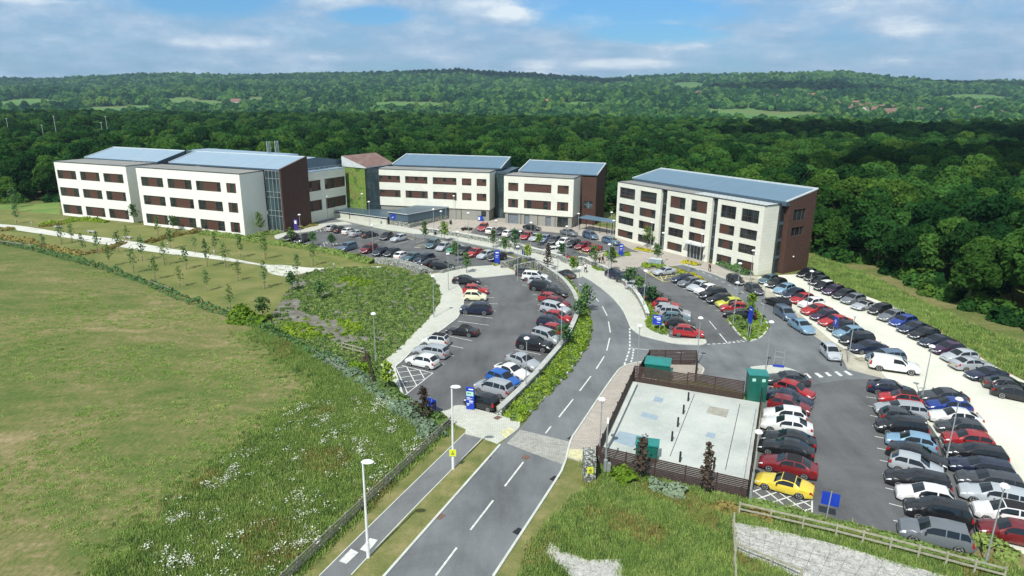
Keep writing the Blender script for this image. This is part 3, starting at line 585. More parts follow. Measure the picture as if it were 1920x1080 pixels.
crop_lines(1400, 800, 6, [(120, 678, 735, 825), (735, 825, 735, 972), (180, 692, 485, 937), (350, 735, 722, 1002), (520, 776, 735, 912), (62, 715, 290, 885), (62, 738, 190, 692), (70, 835, 350, 738), (220, 880, 530, 776), (400, 925, 735, 828), (590, 968, 735, 925)], 0.12)
crop_lines(1120, 480, 6, [(875, 325, 945, 322), (960, 370, 1030, 366), (1035, 415, 1100, 412), (1108, 463, 1190, 462), (1188, 512, 1290, 515), (1258, 562, 1360, 566), (1330, 615, 1425, 620), (1395, 668, 1450, 672), (815, 870, 870, 872)])
crop_lines(1120, 480, 6, [(520, 165, 740, 290), (740, 290, 860, 280), (560, 180, 620, 205), (600, 215, 690, 195), (650, 245, 900, 215), (690, 268, 850, 240), (600, 190, 640, 235), (700, 210, 740, 285), (790, 210, 760, 260), (860, 190, 830, 225)], 0.12, 'paint_yellow')
crop_lines(880, 390, 6, [(1210, 490, 1330, 520), (1330, 520, 1540, 475), (1240, 480, 1260, 505), (1290, 500, 1370, 480), (1350, 515, 1330, 490), (1420, 500, 1400, 478), (1480, 488, 1450, 470), (1300, 512, 1480, 470)], 0.12, 'paint_yellow')
crop_lines(500, 400, 6, [(555, 190, 575, 208), (600, 180, 612, 210), (640, 168, 660, 200), (520, 205, 680, 195), (555, 190, 670, 160), (545, 380, 700, 320), (600, 390, 620, 340), (650, 370, 640, 330), (690, 350, 660, 320), (700, 345, 830, 350), (760, 375, 745, 340), (800, 360, 780, 335), (665, 412, 820, 375), (410, 350, 500, 330), (700, 225, 770, 212), (800, 245, 860, 230), (900, 262, 955, 248), (1010, 278, 1070, 262), (1115, 295, 1265, 260), (1220, 318, 1270, 305), (1330, 335, 1395, 318), (1440, 355, 1590, 315), (1680, 335, 1790, 300)], 0.1)
crop_lines(1400, 680, 6, [(0, 0, 1, 1)]) if False else None
crop_lines(1420, 680, 6, [(145, 268, 200, 278), (1225, 388, 1390, 412), (1250, 488, 1380, 516), (1270, 597, 1400, 624), (1290, 712, 1330, 720), (1320, 833, 1470, 863), (1345, 965, 1510, 998), (570, 560, 600, 565), (540, 665, 605, 680), (540, 785, 608, 802), (95, 688, 125, 693)], 0.1)
crop_lines(1400, 800, 6, [(1495, 380, 1625, 408), (1525, 532, 1610, 550), (1560, 693, 1760, 742), (1600, 868, 1755, 908), (1650, 1058, 1750, 1082)], 0.1)
# dropped-slab pads, drain covers
for pts in ([(658.5, 1030), (672, 1037), (650, 1058), (636, 1053)], [(694, 1010), (708.5, 1013.5), (690, 1036), (675, 1031)]):
    w = px(pts); tag(MB().prism(w, 0.01, 0.05).build('crossing_slab', M('paint_white')), 'pale blister paving slab set in the footpath ' + ('between the fence and the white lamp column' if pts[0][0] < 680 else 'at the foot of the white lamp column'), 'paving slab', 'slabs set in the footpath')
def cover(p, a, w, l, mat, label):
    c = P(*p); m = MB().box(-l / 2, l / 2, -w / 2, w / 2, 0.02, 0.045)
    tag(m.build('drain_cover', M(mat), loc=(c.x, c.y, 0.08 if mat == 'iron_rust' and p[1] < 800 else 0), rz=a), label, 'drain cover', 'drain covers')
for p, mat, lb in [((912, 860), 'black_metal', 'black drain grate at the road edge beside the grass verge, just below the sett crossing'), ((825, 969), 'iron_rust', 'brown drain grate at the road edge opposite the lower white lamp shadow'), ((1040, 898), 'black_metal', 'black drain grate where the road kerb bends beside the gabion pillar'), ((972, 997), 'black_metal', 'black drain grate at the kerb beside the worn verge'),
                   ((986, 858), 'iron_rust', 'rusty square cover in the road just below the sett crossing'), ((933, 785), 'iron_rust', 'rust red cover in the pale paving beside the blue totem'), ((1165, 694), 'black_metal', 'small black drain at the kerb beside the screened bin store'), ((1072, 822), 'black_metal', 'small black drain at the kerb beside the pink footway')]:
    cover(p, 0.9, 0.55, 0.7, mat, lb)
# ------------------------------------------------------------------ buildings
def facade(L, h, cols, rows, z0=0.0, depth=0.28, skip=(), extra=()):
    """Front wall (plane y=0) from x=0 to L with openings; returns (MB, list of openings)."""
    rects = [(c[0], c[1], r[0], r[1], ci, ri) for ri, r in enumerate(rows) for ci, c in enumerate(cols) if (ci, ri) not in skip] + [(*e, -1, i) for i, e in enumerate(extra)]
    xs = sorted({0, L} | {r[0] for r in rects} | {r[1] for r in rects}); zs = sorted({z0, h} | {r[2] for r in rects} | {r[3] for r in rects})
    m = MB()
    for xa, xb in zip(xs, xs[1:]):
        for za, zb in zip(zs, zs[1:]):
            mx_, mz = (xa + xb) / 2, (za + zb) / 2
            if any(r[0] < mx_ < r[1] and r[2] < mz < r[3] for r in rects): continue
            m.face([(xa, 0, za), (xb, 0, za), (xb, 0, zb), (xa, 0, zb)])
    for a, b, c, d, _, _ in rects:
        m.face([(a, 0, c), (a, depth, c), (a, depth, d), (a, 0, d)]); m.face([(b, 0, c), (b, 0, d), (b, depth, d), (b, depth, c)])
        m.face([(a, 0, d), (a, depth, d), (b, depth, d), (b, 0, d)]); m.face([(a, 0, c), (b, 0, c), (b, depth, c), (a, depth, c)])
    return m, rects
def window(parent, r, lights, y=0.20, infill='timber_infill', z_off=0.0, ox=0.0):
    """Timber infill with a frame; lights: glazed parts as fractions (x0, x1, z0, z1) of the opening."""
    a, b, c, d = r[:4]; a += ox; b += ox
    m = MB(); m.face([(a, y, c), (b, y, c), (b, y, d), (a, y, d)], 0)
    t = 0.07
    for x0, x1, q0, q1 in ((a, b, c, c + t), (a, b, d - t, d), (a, a + t, c + t, d - t), (b - t, b, c + t, d - t)): m.box(x0, x1, y - 0.05, y - 0.002, q0, q1, 1)
    o = m.build('window', M(infill, 'frame_dark'), parent)
    for u0, u1, v0, v1 in lights or ():
        g = MB(); x0, x1, q0, q1 = a + (b - a) * u0 + .02, a + (b - a) * u1 - .02, c + (d - c) * v0 + .06, c + (d - c) * v1 - .06
        g.face([(x0, y - 0.012, q0), (x1, y - 0.012, q0), (x1, y - 0.012, q1), (x0, y - 0.012, q1)], 0)
        for f0, f1, h0, h1 in ((x0, x0 + .05, q0, q1), (x1 - .05, x1, q0, q1), (x0 + .05, x1 - .05, q1 - .05, q1), (x0 + .05, x1 - .05, q0, q0 + .05)): g.box(f0, f1, y - 0.06, y - 0.014, h0, h1, 1)
        if q1 - q0 > 1.3: g.box(x0 + .05, x1 - .05, y - 0.06, y - 0.014, q0 + (q1 - q0) * .42, q0 + (q1 - q0) * .42 + .05, 1)
        if x1 - x0 > 2:
            for k in (1, 2): g.box(x0 + (x1 - x0) * k / 3, x0 + (x1 - x0) * k / 3 + .06, y - 0.058, y - 0.016, q0 + .05, q1 - .05, 1)
        g.build('pane', M('window_glass', 'frame_brown'), o)
    return o
def wing_walls(m, L, h, dep, z0=0.0, mat=0):
    """Return walls and back of a wing; its open top is closed by the roof."""
    m.face([(L, 0, z0), (L, dep, z0), (L, dep, h), (L, 0, h)], mat); m.face([(0, dep, z0), (0, 0, z0), (0, 0, h), (0, dep, h)], mat)
    m.face([(L, dep, z0), (0, dep, z0), (0, dep, h), (L, dep, h)], mat)
def railing(parent, x0, x1, y, z, h=0.9):
    m = MB()
    for zz in (z + h, z + h / 2): m.box(x0, x1, y, y + .05, zz, zz + .05)
    n = max(2, int((x1 - x0) / 1.6))
    for i in range(n + 1): x = x0 + (x1 - x0) * i / n; m.box(x - .03, x + .03, y, y + .05, z, z + h)
    m.build('railing', M('trim_light'), parent)
LR = [(0.03, 0.29, 0, 1), (0.70, 0.96, 0, 1)]; LRs = [(0.03, 0.2, .45, 1), (0.80, 0.97, .45, 1)]; TOP3 = [(0.02, 0.17, .45, 1), (0.42, 0.58, .4, 1), (0.82, 0.98, .45, 1)]

def wing(name, loc, ang, L, h, cols, rows, dep, label, render, patt, skip=()):
    b = empty(name, loc, R_(ang)); tag(b, label, 'building')
    m, rects = facade(L, h, cols, rows, skip=skip); wing_walls(m, L, h, dep)
    m.build('wall', M(render), b)
    MB().box(-0.06, L + .06, -0.06, dep + .06, h + 0.003, h + 0.14, 0).box(0.25, L - .25, 0.25, dep - .25, h + 0.143, h + 0.16, 1).build('parapet', M('frame_dark', 'flat_roof'), b)
    for r in rects: window(b, r, patt(r[4], r[5]))
    return b
rw = random.Random(3)
def patt_a(c, r):
    return rw.choice([LR, LR, [(0.03, 0.30, 0, 1), (0.72, 0.97, 0, 1)], [(0.03, 0.25, 0, 1), (0.7, 0.96, .0, 1)], [(0.02, 0.25, 0, 1), (.82, .97, 0, 1)]])
rows_a = [(0.55, 2.85), (4.95, 7.15), (9.25, 11.4)]
a1 = wing('office_building', (-113.8, 166.3, 0), -21.8, 24.7, 13.3, [(0.6, 7.3), (8.75, 15.4), (16.8, 23.4)], rows_a, 17.5, 'white three-storey wing farthest along, with three window columns and a blue sloping roof', 'white_render', patt_a)
MB().wedge(0.2, 25.6, 8, 16.6, 13.32, 13.75, 15.8, 0, 1).build('roof', M('blue_cladding', 'pale_roof'), a1); railing(a1, 19, 24.5, 6.8, 13.46)
a2 = wing('office_building', (-87.0, 154.4, 0), -22.3, 30.8, 13.4, [(1.2, 8.1), (9.5, 16.75), (18.1, 25.25), (26.85, 29.55)], rows_a, 7.2, 'white three-storey wing with a glass stairwell and a dark brick end tower', 'white_render', lambda c, r: [(0.3, 0.75, 0, 1)] if c == 3 else patt_a(c, r))
mb = MB(); mb.face([(0.02, 7.2, 0), (0.02, 17, 0), (0.02, 17, 13.4), (0.02, 7.2, 13.4)][::-1]); mb.face([(30.6, 17, 0), (0.02, 17, 0), (0.02, 17, 13.4), (30.6, 17, 13.4)]); mb.build('rear_wall', M('grey_block'), a2)
MB().wedge(1.4, 35.0, 8, 16.4, 13.56, 13.9, 16.0, 0, 1).build('roof', M('blue_cladding', 'pale_roof'), a2)
MB().bar((1.4, 7.95, 13.95), (1.4, 16.4, 16.05), .2, .22).bar((1.3, 16.45, 16.05), (35, 16.45, 16.05), .2, .22).build('roof_edge', M('trim_light'), a2)
MB().bar((.2, 7.95, 13.8), (.2, 16.6, 15.85), .2, .22).bar((.1, 16.65, 15.85), (25.6, 16.65, 15.85), .2, .22).build('roof_edge', M('trim_light'), a1)
m = MB(); m.face([(30.85, 7.6, 0), (35.0, 7.6, 0), (35.0, 7.6, 13.6), (30.85, 7.6, 13.6)]); g2 = m.build('stair_glazing', M('stair_glass'), a2)
m = MB()
for x in (30.9, 31.9, 32.95, 34.0, 34.9): m.box(x - .05, x + .05, 7.48, 7.595, 0, 13.6)
for z in (0.05, 3.4, 4.6, 7.6, 8.8, 11.8, 13.5): m.box(30.85, 35.0, 7.47, 7.592, z, z + .09)
m.build('mullion', M('steel_grey'), g2)
MB().wedge(35.0, 35.45, 7.4, 16.6, 0, 14.0, 16.15, 0, 0).build('brick_wall', M('brown_brick'), a2)
# low connecting block between the two wings
lk = empty('link_block', (-91.0, 157.3, 0), R_(-22)); tag(lk, 'narrow grey recessed block joining the two white wings', 'building')
MB().box(-0.2, 4.6, 3.6, 16, 0, 12.6, 0, 1).build('wall', M('grey_block', 'flat_roof'), lk); MB().box(-0.3, 4.7, 3.5, 16.1, 12.603, 12.75).build('parapet', M('frame_dark'), lk)

# rear block with the cream facade that shows behind the tower
def rear_block():
    A, B = Vector((-49.6, 158.0, 0)), Vector((-42.9, 171.0, 0)); L = (B - A).length; ang = math.atan2(B.y - A.y, B.x - A.x)
    b = empty('office_building', A, ang); tag(b, 'cream block behind the brick tower with a grey metal plant storey on its roof', 'building')
    m, rects = facade(L, 12.0, [(0.3, 5.6), (7.0, L - 0.2)], [(2.6, 5.2), (7.4, 10.0)]); wing_walls(m, L, 12, 40); m.build('wall', M('cream_render'), b)
    for r in rects: window(b, r, [(0.03, .15, .1, 1), (0.3, 0.45, 0, 1), (0.86, .97, 0.1, 1)])
    m = MB(); m.box(-.05, L + .05, -.05, 40, 12.003, 12.15); m.build('parapet', M('pale_roof'), b); railing(b, 0.3, L - .2, 0.15, 12.15, 0.8)
    q = [(-0.4, 3), (6.5, 1.8), (L + 4, 3.5), (L + 5, 40), (-0.4, 40)]
    MB().prism(q, 12.16, 15, 1, 0, tops=[14.6, 15.2, 13.6, 14.0, 15.6]).build('plant_storey', M('blue_cladding', 'pale_roof'), b)
    MB().prism([(-0.2, 7), (5.0, 6), (5.0, 38), (-0.2, 38)], 15.4, 15.9, 1, 0).build('upper_roof', M('pale_roof', 'pale_roof'), b)
    fl = MB()
    for k in range(3): fl.tube((2.0 + k * .5, 13.2, 15.2), (2.0 + k * .5, 13.2, 18.8), .10)
    fl.build('flue', M('steel_grey'), b); fl = MB()
    for k in range(3): fl.tube((4.4 + k * .5, 13.0, 15.2), (4.4 + k * .5, 13.0, 18.8), .10)
    fl.build('flue', M('steel_grey'), b)
rear_block()
# living wall tower
lw = empty('stair_tower', (-37.4, 169.2, 0)); tag(lw, 'stair tower with a planted green wall and a rusty sloping roof', 'building')
p0, p1, p2, p3 = (0, 0), (-6.3, 4.0), (-0.3, 15.0), (5.2, 10.6)
hz = [12.3, 14.6, 14.6, 12.3]
MB().prism([p0, p3, p2, p1], 0, 12, 0, 0, tops=[12.3, 12.3, 14.6, 14.6]).build('wall', M('blue_cladding'), lw)
d = Vector((p1[0], p1[1], 0)).normalized(); nrm = Vector((-d.y, d.x, 0)); nrm = -nrm if nrm.y > 0 else nrm
m = MB(); q = [Vector((*p0, 1.0)) + nrm * .12, Vector((*p0, 12.2)) + nrm * .12, Vector((*p1, 14.5)) + nrm * .12, Vector((*p1, 1.0)) + nrm * .12]
m.face([q[3], q[0], q[1], q[2]]); inn = [v_ - nrm * .11 for v_ in q]
for i in range(4): j = (i + 1) % 4; m.face([q[i], q[j], inn[j], inn[i]])
m.build('living_wall', M('living_wall'), lw)
MB().prism([(0.35, -0.6), (5.6, 10.4), (-0.3, 15.5), (-6.8, 4.0)], 12.2, 12.3, 0, 1, tops=[12.45, 12.45, 14.85, 14.85]).build('roof', M('rusty_roof', 'trim_light'), lw)
m = MB(); ga, gb = Vector((0.25, -0.3, 0)), Vector((3.2, 0.75, 0)); m.face([(ga.x, ga.y, 0), (gb.x, gb.y, 0), (gb.x, gb.y, 12.2), (ga.x, ga.y, 12.2)]); m.face([(gb.x, gb.y, 0), (3.4, 4, 0), (3.4, 4, 12.2), (gb.x, gb.y, 12.2)])
gz = m.build('stair_glazing', M('stair_glass'), lw)
m = MB(); dd = (gb - ga)
for t in (0.02, .35, .68, .98): c = ga + dd * t; m.box(c.x - .05, c.x + .05, c.y - .12, c.y - .02, 0, 12.2)
for z in (2.9, 4.0, 7.0, 8.1, 11.0, 12.1): m.bar(ga + Vector((0, -.06, z)), gb + Vector((0, -.06, z)), .08, .1)
m.build('mullion', M('frame_dark'), gz)

# long and short cream pavilions on a grey block base
def pavilion(name, loc, ang, L, cols, rows, base_h, h, dep, label, patt, doors, roof, brick=None):
    b = empty(name, loc, R_(ang)); tag(b, label, 'building')
    m, rects = facade(L, h, cols, rows, z0=base_h); wing_walls(m, L, h, dep, base_h)
    m.face([(0, 0, base_h), (0, dep, base_h), (L, dep, base_h), (L, 0, base_h)]); m.build('wall', M('cream_render'), b)
    for r in rects: window(b, r, patt(r[4], r[5]))
    m, dr = facade(L - .5, base_h, [], [], extra=[d[:4] for d in doors], depth=.25)
    wing_walls(m, L - .5, base_h, dep); m.v = [(x + .25, y + .3, z - .004 if z == base_h else z) for x, y, z in m.v]; m.build('base_wall', M('grey_block'), b)
    for dd, r in zip(doors, dr):
        a, bb, c, e = r[:4]; mat = dd[4]; y = .3 + .2
        o = MB().face([(a + .25, y, c), (bb + .25, y, c), (bb + .25, y, e), (a + .25, y, e)])
        t = .08
        for q in ((a, bb, e - t, e), (a, a + t, c, e - t), (bb - t, bb, c, e - t)): o.box(q[0] + .25, q[1] + .25, y - .08, y - .003, q[2], q[3], 1)
        if mat == 'window_glass' and bb - a > 1.6: o.box((a + bb) / 2 + .2, (a + bb) / 2 + .3, y - .08, y - .003, c, e - t, 1)
        o.build(dd[5], M(mat, 'frame_dark'), b)
    m = MB()
    for x in [L * f for f in dd_pipes]: m.tube((x, .22, 0), (x, .22, base_h - .05), .06, n=6)
    m.build('drainpipe', M('frame_dark'), b)
    MB().box(-.06, L + .06, -.06, dep + .06, h + .003, h + .14, 0).box(.25, L - .25, .25, dep - .25, h + .143, h + .16, 1).build('parapet', M('frame_dark', 'flat_roof'), b)
    x0, x1, y0, y1, zf, zb = roof
    MB().wedge(x0, x1, y0, y1, h + .16, zf, zb, 0, 1).build('roof', M('blue_cladding', 'seam_metal'), b)
    MB().wedge(x0 - .25, x1 + .12, y1 - .05, y1 + .35, zb - .3, zb + .1, zb + .12, 0, 0).bar((x0 - .1, y0, zf + .08), (x0 - .1, y1, zb + .08), .25, .3).bar((x1 + .02, y0, zf + .02), (x1 + .02, y1, zb + .02), .2, .3).build('roof_edge', M('trim_light'), b)
    return b
dd_pipes = (.25, .5, .75)
def patt_b(c, r):
    if c >= 3: return [(.55, .95, .45, 1)] if (c == 4) else [(.5, .95, 0.02, .35)]
    if r == 1: return TOP3
    return [[(.05, .25, .5, 1), (.72, .9, 0, 1)], [(.12, .28, 0, 1), (.72, .88, 0, 1)], [(.03, .18, .5, 1), (.42, .58, 0, 1), (.86, .98, .4, 1)]][c]
bb_ = pavilion('office_building', (-34.8, 170.2, 0), -12.9, 29.8, [(0.62, 6.4), (7.75, 13.7), (15.1, 21.3), (22.7, 25.15), (26.5, 29.0)], [(4.95, 6.8), (8.65, 10.4)], 2.8, 11.9, 6.6, 'long cream pavilion on a grey base with ribbon windows and a blue sloping roof', patt_b,
    [(27.3, 28.6, 1.0, 2.4, 'window_glass', 'window'), (4.0, 5.2, .8, 1.7, 'window_glass', 'window'), (7.2, 8.4, .8, 1.7, 'window_glass', 'window'), (10.5, 11.7, .8, 1.7, 'window_glass', 'window')], (1.4, 30.8, 7.4, 18, 12.4, 14.3))
MB().box(.4, 33.2, 6.65, 18, 0, 11.7).build('rear_wall', M('blue_cladding'), bb_)
m = MB(); m.face([(29.82, 5.2, 0), (33.3, 5.2, 0), (33.3, 5.2, 11.3), (29.82, 5.2, 11.3)]); g3 = m.build('link_glazing', M('stair_glass'), bb_)
m = MB()
for x in (29.9, 31.0, 32.1, 33.2): m.box(x - .04, x + .04, 5.08, 5.195, 0, 11.3)
for z in (2.7, 3.6, 6.8, 7.7, 11.2): m.box(29.82, 33.3, 5.09, 5.19, z, z + .09)
m.build('mullion', M('frame_dark'), g3)
def patt_c(c, r):
    if r == 1: return [[(.25, .75, .7, 1)], [], [(.55, .97, .65, 1)]][c]
    return [[(.3, .7, 0, 1)], [(.1, .28, 0, 1), (.7, .88, 0, 1)], [(.3, .7, 0, 1)]][c]
cc_ = pavilion('office_building', (-2.2, 161.3, 0), -20.2, 17.4, [(1.1, 3.7), (5.2, 12.0), (13.5, 16.25)], [(4.0, 6.1), (8.0, 10.0)], 2.7, 11.6, 6.6, 'short cream pavilion with a garage door in its base and a dark brick end', patt_c,
    [(.8, 3.4, .0, 2.3, 'grey_door', 'garage_door'), (5.0, 6.3, 0, 2.3, 'grey_door', 'door'), (10.4, 11.7, 0, 2.3, 'grey_door', 'door'), (13.3, 16.0, 0, 2.4, 'window_glass', 'door')], (1.3, 21.2, 7.2, 16, 12.0, 14.0))
MB().box(0, 17.4, 6.65, 16, 0, 11.5).build('rear_wall', M('grey_block'), cc_)
mb, rc = facade(3.9, 11.55, [], [], extra=[(1.0, 3.1, 3.9, 5.7)]); mb.v = [(x + 17.42, y + 6.5, z) for x, y, z in mb.v]
mb.face([(21.32, 6.5, 0), (21.32, 16.2, 0), (21.32, 16.2, 13.9), (21.32, 6.5, 11.55)]); mb.face([(21.32, 16.2, 0), (17.42, 16.2, 0), (17.42, 16.2, 13.9), (21.32, 16.2, 13.9)]); mb.build('brick_wall', M('brown_brick'), cc_)
w = MB().face([(18.42, 6.7, 3.9), (20.52, 6.7, 3.9), (20.52, 6.7, 5.7), (18.42, 6.7, 5.7)]); w.box(19.44, 19.5, 6.6, 6.698, 3.9, 5.7, 1).box(18.42, 20.52, 6.6, 6.695, 4.75, 4.82, 1); w.build('window', M('stair_glass', 'steel_grey'), cc_)

# four-storey block
D_ = empty('office_building', (22.8, 145.1, 0), R_(-57.5)); tag(D_, 'four-storey cream office block with brown brick end and big blue sloping roof', 'building')
rows_d = [(0.55, 2.15), (3.4, 5.1), (6.05, 7.85), (9.05, 11.35)]
panels = [(0.0, 13.25, [(0.75, 5.6), (7.2, 12.0)]), (14.9, 26.45, [(15.8, 19.85), (21.3, 25.3)]), (27.75, 37.9, [(28.55, 32.0), (33.2, 36.9)])]
def patt_d(c, r):
    if r == 3 and c in (0, 1): return [(.03, .97, .3, 1), (.03, .97, 0, .28)]
    opts = [[(.03, .36, 0, 1)], [(.03, .30, 0, 1), (.70, .97, 0, 1)], [(.03, .33, 0, 1), (.72, .97, 0, 1)], [(.03, .97, 0, 1)], [(.6, .97, 0, 1)]]
    return rw.choice(opts)
nwin = 0
for pi, (x0, x1, cols) in enumerate(panels):
    cl = [(a - x0, b - x0) for a, b in cols]
    skip = {(1, 0)} if pi == 1 else set()
    m, rects = facade(x1 - x0, 12.3, cl, rows_d, depth=.32, skip=skip, extra=[(cl[1][0], cl[1][1], 0, 2.75)] if pi == 1 else [])
    H3 = 12.3; L3 = x1 - x0; dp = 3.9 if pi == 2 else 1.2
    m.face([(L3, 0, 0), (L3, dp, 0), (L3, dp, H3), (L3, 0, H3)]); m.face([(0, dp, 0), (0, 0, 0), (0, 0, H3), (0, dp, H3)]); m.face([(0, 0, H3), (L3, 0, H3), (L3, dp, H3), (0, dp, H3)])
    m.v = [(x + x0, y, z) for x, y, z in m.v]; m.build('wall', M('cream_render'), D_)
    for r in rects:
        if r[4] < 0:
            a, b, c, e = r[0] + x0, r[1] + x0, r[2], r[3]
            dr = MB().face([(a, .22, c), (b, .22, c), (b, .22, e), (a, .22, e)], 0)
            for k in range(6): xx = a + (b - a) * k / 5; dr.box(max(a, xx - .05), min(b, xx + .05), .1, .217, c, e - .08, 1)
            dr.box(a, b, .1, .217, e - .08, e, 1).build('entrance_door', M('window_glass', 'steel_grey'), D_)
            MB().box(a - .3, b + .5, -1.2, -.003, 2.95, 3.1).build('canopy', M('trim_light'), D_)
        else: window(D_, r, patt_d(pi * 2 + r[4], r[5]), ox=x0)
m = MB().box(0.35, 37.85, 1.25, 10.9, 0, 12.2, 0, 1); m.build('rear_wall', M('stair_glass', 'flat_roof'), D_)
for x0, x1 in ((13.25, 14.9), (26.45, 27.75)):
    m = MB()
    for k in range(11): m.box(x0 + .004, x1 - .004, .55, .62, .3 + k * 1.12, .3 + k * 1.12 + (.5 if k % 2 else .3), k % 2)
    for xx in (x0 + .06, x1 - .1): m.box(xx, xx + .05, .5, .549, 0, 12.1, 2)
    m.box(x0 + .004, x1 - .004, .63, .66, 0, 12.1, 1); m.build('glazed_slot', M('blue_cladding', 'window_glass', 'frame_dark'), D_)
MB().box(-.05, 38.0, -.05, 3.9, 12.303, 12.42).build('parapet', M('frame_dark'), D_)
MB().box(.2, 37.7, .2, 3.8, 12.423, 12.43).build('flat_roof', M('flat_roof'), D_)
m = MB()
for i in range(17):
    for j in range(3): x = 21.5 + i * .98; y = .45 + j * 1.1; m.box(x, x + .72, y, y + .8, 12.434, 12.50)
m.build('roof_slabs', M('trim_light'), D_)
MB().wedge(.4, 39.2, 3.95, 12.2, 12.2, 12.95, 14.6, 0, 1).build('roof', M('blue_cladding', 'seam_metal'), D_)
MB().bar((.3, 3.9, 13.0), (.3, 12.3, 14.66), .2, .25).bar((39.2, 3.9, 13.02), (39.2, 12.3, 14.68), .3, .22).bar((.2, 12.3, 14.7), (39.3, 12.3, 14.7), .25, .3).build('roof_edge', M('trim_light'), D_)
mb, rc = facade(7.2, 12.9, [(1.2, 4.6)], [(6.6, 8.3), (9.3, 11.5)]); 
for k, (x, y, z) in enumerate(mb.v): mb.v[k] = (39.3 - y, 5.0 + x, z + (x / 7.2 * 1.55 if z == 12.9 else 0))
mb.face([(39.3, 12.2, 0), (.35, 12.2, 0), (.35, 12.2, 12.9), (39.3, 12.2, 14.4)]); mb.face([(37.9, 5.0, 0), (39.3, 5.0, 0), (39.3, 5.0, 12.9), (37.9, 5.0, 12.9)])
mb.build('brick_wall', M('brown_brick'), D_)
for r in rc:
    c, e = r[2], r[3]
    w = MB().face([(39.1, 6.2, c), (39.1, 9.6, c), (39.1, 9.6, e), (39.1, 6.2, e)]);
    for y in (6.2, 7.3, 8.6, 9.55): w.box(39.103, 39.2, y, y + .05, c, e, 1)
    w.box(39.103, 39.33, 6.2, 9.6, c, c + .05, 1).box(39.103, 39.33, 6.2, 9.6, e - .05, e, 1); w.build('window', M('window_glass', 'frame_brown'), D_)
m = MB().face([(38.3, 3.95, 0), (38.3, 4.98, 0), (38.3, 4.98, 12.6), (38.3, 3.95, 12.6)]).face([(37.9, 3.92, 0), (38.3, 3.92, 0), (38.3, 3.92, 12.6), (37.9, 3.92, 12.6)])
for z in (3.2, 6.3, 9.3): m.box(38.303, 38.36, 3.95, 4.98, z - .5, z, 1)
m.build('glazed_slot', M('window_glass', 'blue_cladding'), D_)
MB().lathe((39.36, 7.6, 2.9), [(0.0, .12), (.16, .08), (.16, -.08), (0, -.12)], 8).build('wall_lamp', M('lamp_white'), D_)

# covered walk between the short pavilion and the four-storey block
cv = empty('covered_walkway', (0, 0, 0)); tag(cv, 'light blue canopy on dark posts between the short pavilion and the office block', 'canopy')
q = [P(1085, 408, 3.0), P(1150, 418, 3.0), P(1152, 411, 3.2), P(1100, 402, 3.2)]
MB().prism([(p.x, p.y) for p in q], 2.9, 3.1).build('roof', M('seam_metal'), cv)
for a in (1088, 1100, 1113, 1126, 1139, 1149):
    p = P(a, 408 + (a - 1085) * .155, 2.9) + Vector((0, .5, 0)); MB().tube((p.x, p.y, 0), (p.x, p.y, 2.9), .07, n=6).build('post', M('black_metal'), cv)

# ------------------------------------------------------------------ cycle and waste shelters, retaining walls
def wall_line(name, pts, w, h, mat, label, cat='wall', cap=None, k=3, raw=False, sm=True):
    V = [Vector((a, b)) for a, b in pts] if raw else px(pts)
    V = curve(V, k, False) if sm else V
    cap_z = 0.06 if cap else 0
    o = empty(name, (V[0].x, V[0].y, 0)); tag(o, label, cat)
    rel = [(p.x - V[0].x, p.y - V[0].y) for p in V]
    MB().ribbon(rel, w, 0, h).build('stone_basket' if 'gabion' in mat else 'wall_body', M(mat), o)
    if cap: MB().ribbon(rel, w + .08, h + .003, h + cap_z).build('coping', M(cap), o)
    return o
wall_line('retaining_wall', [(586, 403), (660, 411.5), (726, 422)], .4, 1.2, 'cream_pavers', 'long cream block wall in front of the cycle shelter', cap='kerb_stone', sm=False)
sh = empty('cycle_shelter', P(738, 415)); tag(sh, 'long low cycle shelter with grey blue metal roof behind the cream wall', 'shelter')
o0 = P(738, 415)
def rel(p): return Vector((p.x - o0.x, p.y - o0.y, p.z))
r1 = [rel(P(586, 391, 1.62)), rel(P(726, 408.5, 1.72)), rel(P(747, 394, 1.8)), rel(P(600, 383, 1.8))]
MB().prism([(p.x, p.y) for p in r1], 1.62, 1.76, 0, 1).build('roof', M('blue_cladding', 'trim_light'), sh)
for i in range(9):
    t = i / 8; a = r1[0].lerp(r1[1], t) + Vector((.1, .35, 0)); b = r1[3].lerp(r1[2], t) - Vector((0, .6, 0))
    MB().box(a.x - .06, a.x + .06, a.y - .06, a.y + .06, 0, 1.615).box(b.x - .05, b.x + .05, b.y - .05, b.y + .05, 0, 1.615).build('post', M('black_metal'), sh)
a_, b_ = r1[3] - Vector((0, 2.0, 0)), r1[2] - Vector((0, 2.0, 0)); MB().bar(Vector((a_.x, a_.y, .8)), Vector((b_.x, b_.y, .8)), .08, 1.55).build('shade_panel', M('black_metal'), sh)  # added black panel standing in for the shade under the shelter roof
o1 = P(766, 427); ws = empty('store_building', o1); tag(ws, 'grey blue clad store with flat roof standing beside the cycle shelter', 'store')
def rel1(p): return Vector((p.x - o1.x, p.y - o1.y, p.z))
c = [P(730, 421, 0), P(765, 426, 0), P(841, 411, 0), P(800, 403, 0)]
cr = [rel1(p) for p in c]
MB().prism([(p.x, p.y) for p in [cr[0] * 1, cr[1], cr[2], cr[3]]], 1.2, 3.0, 0, 0).build('cladding', M('blue_cladding'), ws)
ctr = sum(cr, Vector()) / 4
MB().prism([((p - ctr).x * 1.04 + ctr.x, (p - ctr).y * 1.04 + ctr.y) for p in cr], 3.0, 3.16, 0, 1).build('roof', M('blue_cladding', 'trim_light'), ws)
MB().prism([((p - ctr).x * .985 + ctr.x, (p - ctr).y * .985 + ctr.y) for p in cr], 0, 1.2, 0, 0).build('stone_base', M('gabion_stone'), ws)
